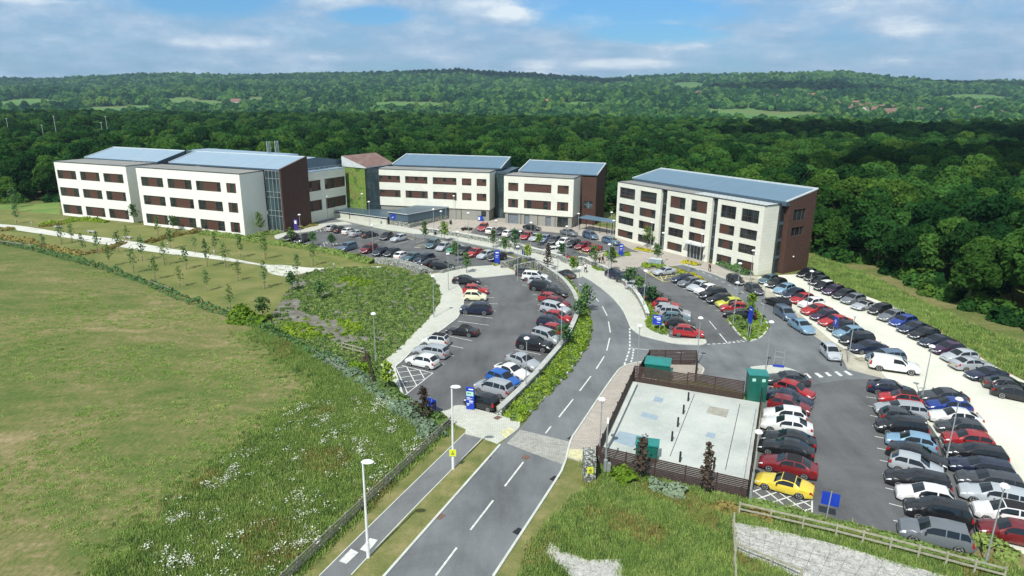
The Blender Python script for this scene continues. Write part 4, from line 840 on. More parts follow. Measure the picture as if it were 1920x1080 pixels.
dv = (cr[1] - cr[0]); a = cr[0] + dv * .12; b = cr[0] + dv * .35
nn = Vector((dv.y, -dv.x, 0)).normalized() * .06
MB().prism([(a.x, a.y), (b.x, b.y), (b.x + nn.x, b.y + nn.y), (a.x + nn.x, a.y + nn.y)], 1.4, 2.6).build('sign_panel', M('sign_blue'), ws)
am = a.lerp(b, .5) + nn * 1.05
MB().box(am.x - .35, am.x + .1, am.y - .03, am.y, 1.75, 1.85).box(am.x - .1, am.x + .3, am.y - .03, am.y, 2.0, 2.12).build('sign_mark', M('sign_white'), ws)
wall_line('gabion_wall', [(767, 427.5), (790, 422), (812, 416.5)], .5, 0.9, 'gabion_stone', 'short stone wall running beside the store towards the ramp')
wall_line('gabion_wall', [(800, 435.5), (858, 443.6), (883, 448.5), (917, 455), (950, 462), (985, 470.5), (1020, 479), (1053, 488)], .7, 0.95, 'gabion_stone', 'long stone basket wall between the upper car park and the footway', cap='kerb_stone')
wall_line('gabion_wall', [(1053, 489), (1062, 494), (1080, 498), (1096, 499)], .6, 1.0, 'gabion_stone', 'short stone basket wall closing the end of the upper car park')
wall_line('gabion_wall', [(1078, 491), (1090, 489), (1100, 492), (1108, 497), (1140, 510.5), (1165, 529.5), (1190, 552.5), (1207, 580), (1213.5, 597)], .5, 0.8, 'gabion_stone', 'curved stone basket wall between the footway and the middle car park', cap='kerb_stone')
wall_line('gabion_wall', [(936, 780), (985, 732.5), (1017, 697), (1055, 651.5), (1070, 625), (1081, 599), (1083, 580), (1075, 556), (1058, 533.5), (1037, 516.5), (1018, 504.5), (1008, 499)], .55, 0.85, 'gabion_stone', 'long curved stone basket wall behind the row of cars in the crescent car park', cap='concrete')
wall_line('gabion_wall', [(939, 503), (957, 501), (976, 494)], .55, 1.3, 'gabion_stone', 'stone basket wall behind the blue totem')
wall_line('gabion_wall', [(965, 510), (985, 505), (1003, 502), (1012, 508)], .55, 1.25, 'gabion_stone', 'bent stone basket wall at the head of the crescent car park')
wall_line('gabion_wall', [(826, 513), (850, 507), (873, 503)], .5, .55, 'gabion_stone', 'low stone basket wall beside the last black estate car')
wall_line('gabion_wall', [(704, 493), (720, 494), (750, 499), (775, 506), (793, 514)], 1.1, .95, 'gabion_stone', 'broad stone basket bank under the row of cars above the planting')
wall_line('gabion_wall', [(722, 489), (755, 494), (780, 501), (800, 508), (810, 514)], .8, .6, 'gabion_stone', 'upper course of stone baskets behind the row of parked cars')
gp = empty('gabion_pillar', P(1105, 905)); tag(gp, 'tall stone basket gate pillar with a yellow sign beside the footway', 'pillar')
MB().box(-.45, .45, -.2, 1.6, 0, 2.3).build('stone_basket', M('gabion_stone'), gp)
MB().box(-.25, .25, -.26, -.21, 1.0, 1.55).build('yellow_sign', M('sign_yellow'), gp); MB().box(-.12, .12, -.275, -.262, 1.12, 1.18).box(-.12, .12, -.275, -.262, 1.26, 1.32).box(-.06, .06, -.275, -.262, 1.38, 1.43).build('sign_mark', M('frame_dark'), gp)
# ------------------------------------------------------------------ cars
def tab(t, x):
    if x >= t[0][0]: return t[0][1]
    for (a, u), (b, v) in zip(t, t[1:]):
        if x >= b: return u + (v - u) * (a - x) / (a - b)
    return t[-1][1]
# each: length, width, top line (x forward, z), glass break points, belt line, wheel stations, wheel radius
SPEC = {
 'hatchback': dict(L=4.0, W=1.72, top=[(2.0, .56), (1.93, .70), (1.6, .82), (.95, .97), (.15, 1.44), (-.5, 1.49), (-1.35, 1.44), (-1.88, 1.02), (-1.97, .88), (-2.0, .60)], br=(.95, .15, -1.35, -1.88), belt=[(2, .5), (1.93, .62), (.95, .90), (-1.3, .98), (-1.97, .82), (-2, .5)], wx=(1.24, -1.22), wr=.31),
 'small_car': dict(L=3.5, W=1.62, top=[(1.75, .58), (1.68, .74), (1.35, .90), (.95, 1.0), (.30, 1.50), (-.5, 1.54), (-1.35, 1.50), (-1.66, 1.08), (-1.72, .9), (-1.75, .60)], br=(.95, .30, -1.35, -1.66), belt=[(1.75, .5), (1.68, .66), (.95, .93), (-1.3, 1.0), (-1.72, .84), (-1.75, .5)], wx=(1.12, -1.15), wr=.29),
 'saloon': dict(L=4.6, W=1.80, top=[(2.3, .54), (2.22, .68), (1.8, .82), (.98, .96), (.20, 1.39), (-.4, 1.44), (-1.0, 1.38), (-1.72, 1.05), (-2.2, 1.0), (-2.3, .62)], br=(.98, .20, -1.0, -1.72), belt=[(2.3, .5), (2.2, .62), (.98, .90), (-1.7, .98), (-2.22, .92), (-2.3, .55)], wx=(1.40, -1.32), wr=.33),
 'estate': dict(L=4.65, W=1.80, top=[(2.32, .55), (2.24, .70), (1.8, .84), (1.0, .97), (.22, 1.40), (-.4, 1.47), (-1.85, 1.42), (-2.22, 1.02), (-2.29, .88), (-2.32, .60)], br=(1.0, .22, -1.85, -2.22), belt=[(2.32, .5), (2.2, .62), (1.0, .91), (-1.9, .99), (-2.29, .82), (-2.32, .5)], wx=(1.42, -1.32), wr=.33),
 'mpv': dict(L=4.3, W=1.78, top=[(2.15, .60), (2.08, .78), (1.75, .93), (1.25, 1.06), (.45, 1.56), (-.3, 1.64), (-1.70, 1.58), (-2.05, 1.06), (-2.12, .9), (-2.15, .62)], br=(1.25, .45, -1.70, -2.05), belt=[(2.15, .55), (2.05, .70), (1.25, .97), (-1.8, 1.04), (-2.12, .86), (-2.15, .55)], wx=(1.32, -1.28), wr=.32),
 'suv': dict(L=4.5, W=1.86, top=[(2.25, .68), (2.18, .88), (1.8, 1.03), (1.10, 1.12), (.40, 1.62), (-.3, 1.70), (-1.75, 1.66), (-2.12, 1.14), (-2.2, 1.0), (-2.25, .7)], br=(1.10, .40, -1.75, -2.12), belt=[(2.25, .6), (2.15, .78), (1.10, 1.04), (-1.8, 1.10), (-2.2, .95), (-2.25, .6)], wx=(1.38, -1.33), wr=.37),
 'coupe': dict(L=4.4, W=1.80, top=[(2.2, .50), (2.12, .64), (1.7, .76), (.85, .88), (.10, 1.26), (-.4, 1.31), (-.95, 1.24), (-1.75, .96), (-2.12, .90), (-2.2, .58)], br=(.85, .10, -.95, -1.75), belt=[(2.2, .45), (2.1, .58), (.85, .83), (-1.7, .90), (-2.12, .84), (-2.2, .5)], wx=(1.36, -1.28), wr=.33),
 'roadster': dict(L=4.35, W=1.80, top=[(2.17, .46), (2.08, .60), (1.7, .73), (.80, .84), (.22, 1.24), (-.2, 1.28), (-.75, 1.20), (-1.15, .93), (-2.05, .86), (-2.17, .55)], br=(.80, .22, -.75, -1.15), belt=[(2.17, .42), (2.05, .56), (.80, .80), (-1.2, .86), (-2.05, .80), (-2.17, .48)], wx=(1.33, -1.20), wr=.33),
 'pickup': dict(L=5.2, W=1.88, top=[(2.6, .72), (2.52, .95), (2.1, 1.08), (1.25, 1.15), (.62, 1.66), (0, 1.74), (-2.2, 1.74), (-2.52, 1.20), (-2.57, 1.0), (-2.6, .7)], br=(1.25, .62, -2.2, -2.52), belt=[(2.6, .65), (2.5, .85), (1.25, 1.07), (-2.2, 1.15), (-2.57, .95), (-2.6, .62)], wx=(1.62, -1.58), wr=.40),
}
def car_parts(kind):
    s = SPEC[kind]; L, Wd = s['L'] / 2, s['W'] / 2; wr = s['wr']; a, rf, rr, tg = s['br']
    def width(x):
        u = abs(x) / L; return Wd * (1 - 0.05 * u * u - (0.16 * ((u - .86) / .14) ** 2 if u > .86 else 0))
    def zb(x):
        z = .20 + (0.06 if abs(x) > L - .1 else 0)
        for w in s['wx']:
            d = abs(x - w); R = wr * 1.18
            if d < R: z = max(z, .06 + wr * .5 + math.sqrt(max(0, R * R - d * d)) * .98)
        return z
    def roof_w(x):
        if x > rf: t = (a - x) / (a - rf)
        elif x < rr: t = (x - tg) / (rr - tg)
        else: t = 1
        t = min(1, max(0, t)); return width(x) * (.88 - .15 * t)
    def S(x, t):
        """A point on the skin: station x, girth t from 0 (sill) through 3 (waist) and 4 (roof rail) to 5 (crown)."""
        w = width(x); top = tab(s['top'], x); belt = min(tab(s['belt'], x), top - .03); b = zb(x)
        mid = max(b + .02, .52)
        pts = [(w * (.93 if b < .3 else 1.0), b), (w * 1.0, max(b + .01, .34)), (w * 1.0, min(mid + .02, belt - .04)), (w * .965, belt), (roof_w(x), top - .035), (0, top + .03 if rr < x < rf else top + .012)]
        i = min(4, int(t)); f = t - i; p, q = pts[i], pts[i + 1]; return Vector((x, p[0] + (q[0] - p[0]) * f, p[1] + (q[1] - p[1]) * f))
    xs = {L, -L, L - .07, -L + .07, a, rf, rr, tg, (rf + rr) / 2, (a + L) / 2}
    for w in s['wx']:
        R = wr * 1.18
        for f in (-1.02, -.97, -.75, -.4, 0, .4, .75, .97, 1.02): xs.add(w + R * f)
    xs = sorted(xs, reverse=True); ts = [0, 1, 2, 3, 4, 4.55, 5]
    m = MB(); nt_ = len(ts)
    for sg in (1, -1):
        for xa, xb in zip(xs, xs[1:]):
            for ta, tb in zip(ts, ts[1:]):
                q = [S(xa, ta), S(xb, ta), S(xb, tb), S(xa, tb)]
                q = [Vector((p.x, p.y * sg, p.z)) for p in q]
                m.face(q if sg == -1 else q[::-1], 1 if (tb == 1 and kind in ('suv', 'pickup')) else 0)
            q = [S(xa, 0), S(xb, 0)]; q = [Vector((p.x, p.y * sg, p.z)) for p in q]
            c = [Vector((q[1].x, 0, q[1].z)), Vector((q[0].x, 0, q[0].z))]
            m.face((q + c)[::-1] if sg == -1 else q + c, 1)
    for x, o in ((L, 1), (-L, -1)):
        c = [S(x, t) for t in ts]; ring = [Vector((p.x, p.y, p.z)) for p in c] + [Vector((p.x, -p.y, p.z)) for p in c[::-1][1:]]
        m.face(ring if o == 1 else ring[::-1], 0)
    body = m.mesh(kind + '_body', M('car_paint', 'black_plastic'), smooth=True, weld=True)
    def patch(x0, x1, t0, t1, off=.012, nx=3, nt=2, sides=(1, -1), mirror=True, mid=False):
        """Panel lying a centimetre proud of the skin."""
        m = MB()
        for sg in sides:
            for i in range(nx):
                for j in range(nt):
                    q = []
                    for fx, ft in ((i, j), (i + 1, j), (i + 1, j + 1), (i, j + 1)):
                        x = x0 + (x1 - x0) * fx / nx; e0 = t0(x) if callable(t0) else t0; e1 = t1(x) if callable(t1) else t1
                        t = e0 + (e1 - e0) * ft / nt
                        p = S(x, t); dx = S(x - .02, t) - S(x + .02, t); dt = S(x, min(5, t + .03)) - S(x, max(0, t - .03))
                        n = dx.cross(dt); n = n.normalized() if n.length > 1e-9 else Vector((0, 0, 1))
                        if n.z < -0.2 or (n.y < 0 and t < 4): n = -n
                        if t >= 4 and n.z < 0: n = -n
                        p = p + n * off; q.append(Vector((p.x, p.y * sg, p.z)))
                    m.face(q if sg == -1 else q[::-1])
        return m
    parts = []
    ws = patch(a - .04, rf + .05, 4.08, 5, nx=3, nt=3); parts.append(('windscreen', ws.mesh('windscreen', M('car_glass'), True, True), None))
    rw_ = patch(rr - .04, tg + .03, 4.10, 5, nx=3, nt=3); parts.append(('rear_window', rw_.mesh('rear_window', M('car_glass'), True, True), None))
    fr = a - (a - rf) * .55; bk = rr + (tg - rr) * .45; mid = (rf + rr) / 2 - .05
    segs = [(fr, mid + .05), (mid - .05, bk)] if kind not in ('coupe', 'roadster') else [(fr, rr + .05)]
    if kind == 'pickup': segs = [(fr, -.25)]
    if kind in ('estate', 'mpv', 'suv'): segs = [(fr, mid + .3), (mid + .22, rr + .52), (rr + .44, bk)]
    for sg in (1, -1):
        g = MB()
        for x0, x1 in segs:
            def hi(x): return 3.88
            k = patch(x0, x1, 3.12, hi, nx=3, nt=1, sides=(sg,)); b0 = len(g.v); g.v += k.v; g.f += [tuple(i + b0 for i in f) for f in k.f]; g.m += k.m
        parts.append(('side_window', g.mesh('side_window', M('car_glass'), False, True), None))
    roof = patch(rf - .02, rr + .02, 4.02, 5, off=.014, nx=4, nt=3).mesh('roof_panel', M('fabric_black'), True, True)
    for wx in s['wx']:
        for sg in (1, -1):
            y = sg * (width(wx) - .11)
            t = MB().tube((0, -.105 * sg, 0), (0, .105 * sg, 0), wr, n=18); t2 = t.mesh('wheel', M('tyre'), True)
            rm = MB()
            for i in range(5):
                an = 2 * math.pi * i / 5; rm.bar((0, .111 * sg, 0), (math.cos(an) * wr * .66, .111 * sg, math.sin(an) * wr * .66), .075 * wr / .31, .02)
            n = 18
            for i in range(n):
                A, B = 2 * math.pi * i / n, 2 * math.pi * (i + 1) / n
                r1, r2 = wr * .60, wr * .74
                rm.face([(math.cos(A) * r1, .112 * sg, math.sin(A) * r1), (math.cos(B) * r1, .112 * sg, math.sin(B) * r1), (math.cos(B) * r2, .112 * sg, math.sin(B) * r2), (math.cos(A) * r2, .112 * sg, math.sin(A) * r2)])
            rm.tube((0, .1 * sg, 0), (0, .118 * sg, 0), wr * .16, n=8)
            parts.append(('wheel', t2, (wx, y, wr), [('rim', rm.mesh('rim', M('alloy')))]))
    ze = tab(s['top'], L - .1)
    for sg in (1, -1):
        h = patch(L - .02, L - .36, 2.65, 3.7, off=.012, nx=2, nt=2, sides=(sg,)); yw = width(L) * .93; bz = tab(s['belt'], L) + .02; q = [(L + .006, sg * yw * .50, bz - .02), (L + .006, sg * yw, bz - .05), (L + .006, sg * yw, bz + .07), (L + .006, sg * yw * .50, bz + .05)]; h.face(q if sg > 0 else q[::-1]); parts.append(('headlight', h.mesh('headlight', M('lamp_lens'), True, True), None))
        if kind in ('saloon', 'coupe', 'roadster'): tl = patch(-L + .02, -L + .28, 2.5, 3.5, off=.012, nx=2, nt=2, sides=(sg,))
        else: tl = patch(-L + .02, -L + .20, 2.4, 3.7, off=.014, nx=2, nt=2, sides=(sg,))
        zt = tab(s['top'], -L) + (.0 if kind in ('saloon', 'coupe', 'roadster') else .05); q = [(-L - .006, sg * yw * .55, zt - .10), (-L - .006, sg * yw, zt - .14), (-L - .006, sg * yw, zt + .0), (-L - .006, sg * yw * .55, zt + .0)]; tl.face(q if sg < 0 else q[::-1]); parts.append(('tail_light', tl.mesh('tail_light', M('red_lens'), True, True), None))
        mm = MB(); xm = fr + .02; y0 = S(xm, 3.0).y; z = S(xm, 3.0).z + .04
        mm.box(xm - .06, xm + .06, min(sg * y0, sg * (y0 + .19)), max(sg * y0, sg * (y0 + .19)), z, z + .13); parts.append(('mirror', mm.mesh('mirror', M('black_plastic')), None))
    for x, mat in ((L + .004, 'sign_white'), (-L - .004, 'plate_yellow')):
        g = MB(); z0 = .36 if x > 0 else .52
        q = [(x, -.26, z0), (x, .26, z0), (x, .26, z0 + .12), (x, -.26, z0 + .12)]; g.face(q if x > 0 else q[::-1]); parts.append(('number_plate', g.mesh('number_plate', M(mat)), None))
    g = MB(); q = [(L + .003, -.5, .40), (L + .003, .5, .40), (L + .003, .45, .54), (L + .003, -.45, .54)]
    q = [(L + .003, -.48, z) if k in (0, 3) else (L + .003, .48, z) for k, z in ((0, .49), (1, .49), (2, .55), (3, .55))]; g.face(q); parts.append(('grille', g.mesh('grille', M('black_plastic')), None))
    return body, parts, roof
CARS = {}
ROOF_PAINT = {}
def park(kind, loc, ang, colour, label, group, roof=None):
    if kind not in CARS: CARS[kind] = car_parts(kind)
    body, parts, rp = CARS[kind]
    name = {'small_car': 'parked_car', 'mpv': 'people_carrier', 'suv': 'off_roader', 'estate': 'estate_car', 'saloon': 'saloon_car', 'coupe': 'coupe_car', 'roadster': 'open_sports_car', 'pickup': 'pickup_truck', 'hatchback': 'parked_car'}[kind]
    t = empty(name, loc, ang); tag(t, label, 'pickup truck' if kind == 'pickup' else 'car', group)
    b = put('body', body, t); b.color = (*colour, 1)
    for p in parts:
        if p[2] is None: put(p[0], p[1], t)
        else:
            w = put(p[0], p[1], t, p[2])
            for nm, me in p[3]: put(nm, me, w)
    if roof == 'fabric': put('soft_top', rp, t)
    elif roof:
        if roof not in ROOF_PAINT:
            ROOF_PAINT[roof] = {}
        if kind not in ROOF_PAINT[roof]:
            me = rp.copy(); me.materials.clear(); me.materials.append(MATS[roof]); ROOF_PAINT[roof][kind] = me
        put('roof_panel', ROOF_PAINT[roof][kind], t)
    return t
KN = {'small_car': 'small car', 'mpv': 'people carrier', 'suv': 'off-roader', 'estate': 'estate car', 'saloon': 'saloon', 'coupe': 'coupe', 'roadster': 'soft-top', 'pickup': 'pickup', 'hatchback': 'hatchback'}
CC = {'black': (.012, .013, .016), 'navy': (.012, .020, .050), 'dark blue': (.015, .035, .11), 'dark grey': (.045, .050, .058), 'grey': (.16, .18, .20), 'silver': (.42, .46, .49), 'white': (.80, .82, .80), 'red': (.40, .022, .026), 'dark red': (.18, .012, .018),
      'blue': (.015, .11, .42), 'light blue': (.20, .36, .50), 'grey blue': (.10, .16, .24), 'green': (.02, .22, .12), 'dark green': (.02, .05, .045), 'teal': (.06, .13, .16), 'pale yellow': (.80, .78, .52), 'yellow': (.72, .57, .06), 'lime yellow': (.68, .70, .06), 'plum': (.05, .02, .06), 'bright blue': (.012, .045, .26), 'violet grey': (.22, .27, .42)}
ORD = ['first', 'second', 'third', 'fourth', 'fifth', 'sixth', 'seventh', 'eighth', 'ninth', 'tenth', 'eleventh', 'twelfth', 'thirteenth', 'fourteenth', 'fifteenth', 'sixteenth', 'seventeenth', 'eighteenth', 'nineteenth', 'twentieth', 'twenty-first', 'twenty-second', 'twenty-third', 'twenty-fourth', 'twenty-fifth', 'twenty-sixth', 'twenty-seventh', 'twenty-eighth', 'twenty-ninth', 'thirtieth', 'thirty-first', 'thirty-second', 'thirty-third']
def gang(rear, front):
    a, b = P(*rear), P(*front); return math.atan2(b.y - a.y, b.x - a.x)
def row(where, group, heads, cars, z=0.03, extra=None):
    """cars: (px, py, colour, kind, flip[, roof]); heads: (index, rear pixel, front pixel) for the unflipped direction."""
    hs = [(i, gang(r, f)) for i, r, f in heads]
    for k in range(1, len(hs)):
        a = hs[k][1]
        while a - hs[k - 1][1] > math.pi: a -= 2 * math.pi
        while a - hs[k - 1][1] < -math.pi: a += 2 * math.pi
        hs[k] = (hs[k][0], a)
    for i, c in enumerate(cars):
        ang = lerp_tab(hs, i); 
        if c[4]: ang += math.pi
        p = P(c[0], c[1], .62); p.z = z
        ang += random.uniform(-.02, .02)
        ex = c[6] + ' ' if len(c) > 6 else ''
        label = f"{c[2]} {KN[c[3]]} {ex}{ORD[i]} {where}".replace('  ', ' ')
        kf = random.uniform(.85, 1.12); col = tuple(min(.84, x * kf) for x in CC[c[2]])
        park(c[3], p, ang, col, label, group, c[5] if len(c) > 5 and c[5] else None)
H, S_, E_, V_, U, SM, CP, RD = 'hatchback', 'saloon', 'estate', 'mpv', 'suv', 'small_car', 'coupe', 'roadster'
row('from the brick tower in the upper back row', 'cars in the upper car park', [(0, (643, 437), (668, 430)), (4, (681, 442), (707, 437)), (5, (738, 436), (713, 447)), (6, (763, 444), (733, 450.5))],
    [(625, 427.5, 'silver', H, 0), (639, 430.5, 'dark grey', H, 0), (656, 433.5, 'white', H, 0), (672, 437, 'silver', S_, 0), (693, 439.5, 'dark grey', H, 0), (725, 443, 'black', H, 0), (748, 446.5, 'silver', H, 0)])
row('of the two by the tower saplings', 'cars in the upper car park', [(0, (572, 438), (540, 449)), (1, (583, 442), (553, 453))], [(545, 445, 'black', H, 0), (568, 448, 'black', E_, 0)])
row('from the tower in the upper front row', 'cars in the upper car park', [(0, (670, 458), (633, 468)), (2, (728, 464), (698, 475)), (6, (812, 482), (777, 491)), (8, (850, 500), (808, 498))],
    [(652, 463.5, 'grey blue', V_, 0), (692, 467, 'dark red', V_, 0), (713, 472, 'navy', H, 0), (735, 473.5, 'black', H, 0), (755, 479, 'white', H, 1), (773, 482, 'teal', S_, 0), (796, 486.5, 'navy', U, 0), (806, 494, 'black', H, 0), (830, 498.5, 'black', E_, 1)])
row('in the upper car park row along the road', 'cars in the upper car park', [(0, (823, 452), (799, 464)), (4, (905, 470), (879, 478)), (6, (948, 483), (916, 490))],
    [(811, 458, 'teal', V_, 0), (831, 463, 'silver', H, 0), (851, 467, 'green', H, 0), (870, 469.5, 'dark grey', S_, 0), (891, 473.5, 'red', S_, 0), (911, 478, 'silver', H, 0), (932, 482, 'black', H, 0)])
row('from the store in the pavilion court', 'cars in the pavilion court', [(0, (915, 420), (897, 431)), (3, (966, 433), (944, 441)), (8, (1053, 444), (1029, 455)), (12, (1128, 463), (1097, 468))],
    [(906, 426.5, 'red', V_, 0), (921, 432, 'white', H, 1), (938, 434, 'dark grey', H, 0), (954, 437.5, 'white', H, 1), (970, 440, 'dark green', H, 0), (987, 442.5, 'red', H, 0), (1005, 445, 'silver', S_, 0), (1021, 447.5, 'violet grey', S_, 0), (1039, 450.5, 'dark grey', H, 0), (1056, 454, 'white', H, 0), (1075, 457, 'black', H, 0), (1093, 461, 'dark red', H, 0), (1111, 465, 'red', CP, 0)])
row('along the foot of the pavilions', 'cars along the pavilion fronts', [(0, (983, 426), (1012, 430)), (1, (1051, 433), (1083, 440)), (2, (1092, 438), (1122, 447)), (3, (1134, 449), (1162, 456))],
    [(997.5, 426, 'black', CP, 0), (1067, 436, 'grey', S_, 0), (1107, 442, 'grey blue', V_, 0), (1146, 452, 'grey blue', E_, 0)])
row('hard against the court wall', 'cars in the pavilion court', [(0, (1050, 468), (1016, 470))], [(1033, 470.5, 'white', H, 0)])
row('in the lay-by beside the planted verge', 'cars in the crescent car park', [(0, (1075, 518), (1045, 508))], [(1060, 513, 'dark grey', RD, 0, 'fabric')])
row('down the inner row of the crescent', 'cars in the crescent inner row', [(0, (900, 528), (848, 526)), (3, (918, 584), (864, 582)), (4, (900.7, 624), (832.6, 616)), (7, (823, 686), (759, 672))],
    [(874, 525.5, 'black', S_, 1), (892, 543.5, 'red', H, 1), (891.5, 555.5, 'pale yellow', SM, 1), (892, 580, 'navy', U, 0), (867, 619, 'black', RD, 0, 'fabric'), (817, 638.5, 'white', SM, 0, 'fabric_black'), (808, 658, 'silver', E_, 0), (792, 676.5, 'white', H, 0)])
row('down the outer row of the crescent', 'cars in the crescent outer row', [(0, (965, 510), (1010, 512)), (1, (979, 518), (1026, 521)), (3, (993, 535), (1044, 541)), (7, (1014, 574), (1069, 586)), (9, (1004, 601), (1064, 609)), (11, (999, 624), (1050.7, 639)), (12, (966, 641), (1038, 652)), (13, (947.5, 666), (1013, 688)), (14, (923, 684), (996.7, 706.7)), (15, (911, 700), (975, 721.7)), (16, (890.8, 722), (960, 741.7)), (17, (868, 744), (935, 760))],
    [(988, 510, 'dark grey', H, 0), (1003, 519.5, 'white', U, 0), (1012, 527.5, 'silver', H, 0), (1019, 538, 'black', U, 0), (1040, 549, 'black', H, 0), (1034, 560, 'red', H, 0), (1044, 568, 'dark red', H, 0), (1041, 580, 'silver', U, 0), (1047, 594.5, 'red', H, 0), (1034, 604, 'navy', H, 0), (1043, 620, 'red', H, 0), (1025, 631.5, 'silver', V_, 0), (1002, 646, 'black', U, 0), (981, 677, 'silver', S_, 0), (960, 695, 'white', CP, 0), (943.5, 710.5, 'blue', H, 0), (926, 727, 'silver', V_, 1), (903, 753, 'black', SM, 1)])
row('from the plaza along the low wall', 'cars in the middle car park', [(0, (1142, 512), (1176, 520)), (4, (1198, 548), (1242, 552)), (11, (1265, 622), (1318, 627))],
    [(1155, 514.5, 'navy', H, 0), (1165, 519, 'navy', H, 0), (1178, 524.5, 'dark green', H, 0), (1196, 537, 'silver', H, 0), (1220, 550, 'navy', H, 0), (1234, 559, 'dark green', H, 0), (1249, 571, 'red', H, 0), (1253, 580, 'silver', H, 0), (1265, 588, 'silver', U, 0), (1268, 597, 'teal', H, 0), (1276, 608, 'black', H, 0), (1291, 622, 'red', H, 0)])
row('from the yellow hatching along the hedge', 'cars in the middle car park', [(0, (1263, 507), (1228, 510.5)), (1, (1301, 523), (1263, 525)), (3, (1331.7, 532), (1291, 541)), (7, (1392, 572), (1347, 573)), (9, (1411, 594), (1362, 589))],
    [(1246.5, 508, 'silver', CP, 0), (1281.5, 523, 'navy', H, 0), (1293, 529.5, 'grey', H, 0), (1311, 536, 'silver', S_, 0), (1324, 543, 'white', H, 0), (1337, 552, 'black', U, 0), (1350, 561, 'black', H, 0), (1368, 568.5, 'lime yellow', H, 0), (1377, 577, 'red', H, 0), (1387, 589, 'black', S_, 0)])
row('in the line on the access road', 'cars standing along the access road', [(0, (1365, 517), (1392, 532)), (1, (1400, 534), (1428, 550)), (2, (1476, 574), (1438, 559)), (3, (1455, 578), (1488, 599)), (4, (1485, 602), (1519, 622)), (5, (1543, 648), (1569, 674))],
    [(1379, 524.5, 'black', H, 0), (1414, 542, 'dark grey', H, 0), (1456.5, 566.5, 'black', E_, 0), (1472, 588, 'grey blue', V_, 0), (1503, 611, 'light blue', S_, 0), (1557, 660.5, 'silver', SM, 0)], z=.03)
row('from the brick end, inner gravel row', 'cars in the inner gravel row', [(0, (1458, 520), (1424, 528)), (2, (1491, 538), (1451, 546.7)), (6, (1556.7, 579), (1506, 584)), (12, (1661.7, 652), (1595, 655)), (13, (1698, 676), (1622, 676)), (14, (1722, 695), (1633, 683))],
    [(1441, 524.5, 'teal', H, 0), (1456, 531.5, 'black', H, 0), (1471, 542, 'light blue', H, 0), (1488, 551.5, 'navy', H, 0), (1504, 560.5, 'red', H, 0), (1521, 568.5, 'white', H, 0), (1531, 581, 'red', S_, 0), (1546, 592, 'plum', H, 0), (1566.5, 602, 'red', S_, 0), (1580, 613.5, 'black', H, 0), (1592, 624, 'light blue', H, 0), (1607, 637, 'black', V_, 0), (1628, 651.5, 'navy', S_, 0), (1661, 671, 'grey blue', V_, 0), (1676.5, 686, 'white', 'pickup', 1)], z=.05)
row('from the brick end, gravel row beside the grass', 'cars in the woodland gravel row', [(0, (1528, 510), (1497.5, 516)), (7, (1651, 568), (1596, 577)), (10, (1720, 599), (1667.5, 607)), (15, (1835, 668), (1766.7, 670)), (17, (1890, 700), (1809, 703)), (18, (1925, 727), (1858, 717)), (19, (1945, 745), (1878, 731))],
    [(1513, 512.5, 'black', H, 0), (1527, 519, 'black', H, 0), (1536, 527, 'black', H, 0), (1545, 537, 'black', SM, 0, 'paint_white'), (1563, 544.5, 'plum', H, 0), (1583, 552.5, 'black', H, 0), (1600, 561, 'grey', H, 0), (1622, 571.5, 'silver', RD, 0, 'fabric'), (1650, 581, 'black', SM, 0), (1674, 592, 'grey', S_, 0), (1694, 602.5, 'bright blue', H, 0), (1714, 614.5, 'navy', S_, 0), (1733, 626.5, 'black', H, 0), (1757, 640, 'navy', S_, 0), (1777, 653.5, 'plum', H, 0), (1800, 668.5, 'silver', H, 0), (1822, 682.5, 'silver', S_, 1), (1850, 701, 'navy', CP, 0), (1891, 722, 'dark grey', S_, 1), (1909, 738.5, 'black', S_, 1)], z=.036)
row('from the green cabinet beside the compound', 'cars in the compound row', [(0, (1505, 713), (1447.5, 710)), (1, (1525, 743), (1453, 722)), (2, (1520, 758), (1440, 738)), (3, (1516, 767), (1443, 752)), (4, (1508, 787), (1435, 775.7)), (8, (1525, 884), (1430, 862)), (9, (1523, 921), (1421, 893))],
    [(1476.5, 711, 'dark grey', S_, 0), (1490, 731.5, 'red', H, 1), (1480, 746.5, 'navy', S_, 1), (1480, 759.5, 'dark red', H, 1), (1471.5, 778, 'white', H, 0), (1475, 797, 'white', S_, 0), (1479, 824, 'black', S_, 0), (1474, 841, 'black', S_, 0), (1478, 872, 'dark red', S_, 0, 'fabric_black'), (1471.5, 906, 'yellow', RD, 0, 'fabric')], z=.03)
row('from the pickup in the asphalt bays', 'cars in the inner south row', [(0, (1708, 737), (1635, 725)), (2, (1728, 776), (1650, 766)), (4, (1738, 808), (1642, 797)), (6, (1770, 872), (1673, 844)), (8, (1775.5, 918), (1666.7, 896)), (11, (1815.5, 1018), (1689, 989))],
    [(1672, 729, 'navy', S_, 1), (1688, 748, 'red', H, 0, 'fabric_black'), (1689, 768, 'silver', E_, 0), (1693, 782.5, 'dark grey', H, 1), (1690, 801, 'black', V_, 0), (1708, 828, 'light blue', H, 0), (1720, 853, 'black', S_, 1), (1718, 873, 'silver', H, 1), (1721, 901, 'black', E_, 0), (1735, 929, 'white', H, 0), (1759, 960, 'black', V_, 0), (1753, 1003, 'grey', U, 0)], z=.03)
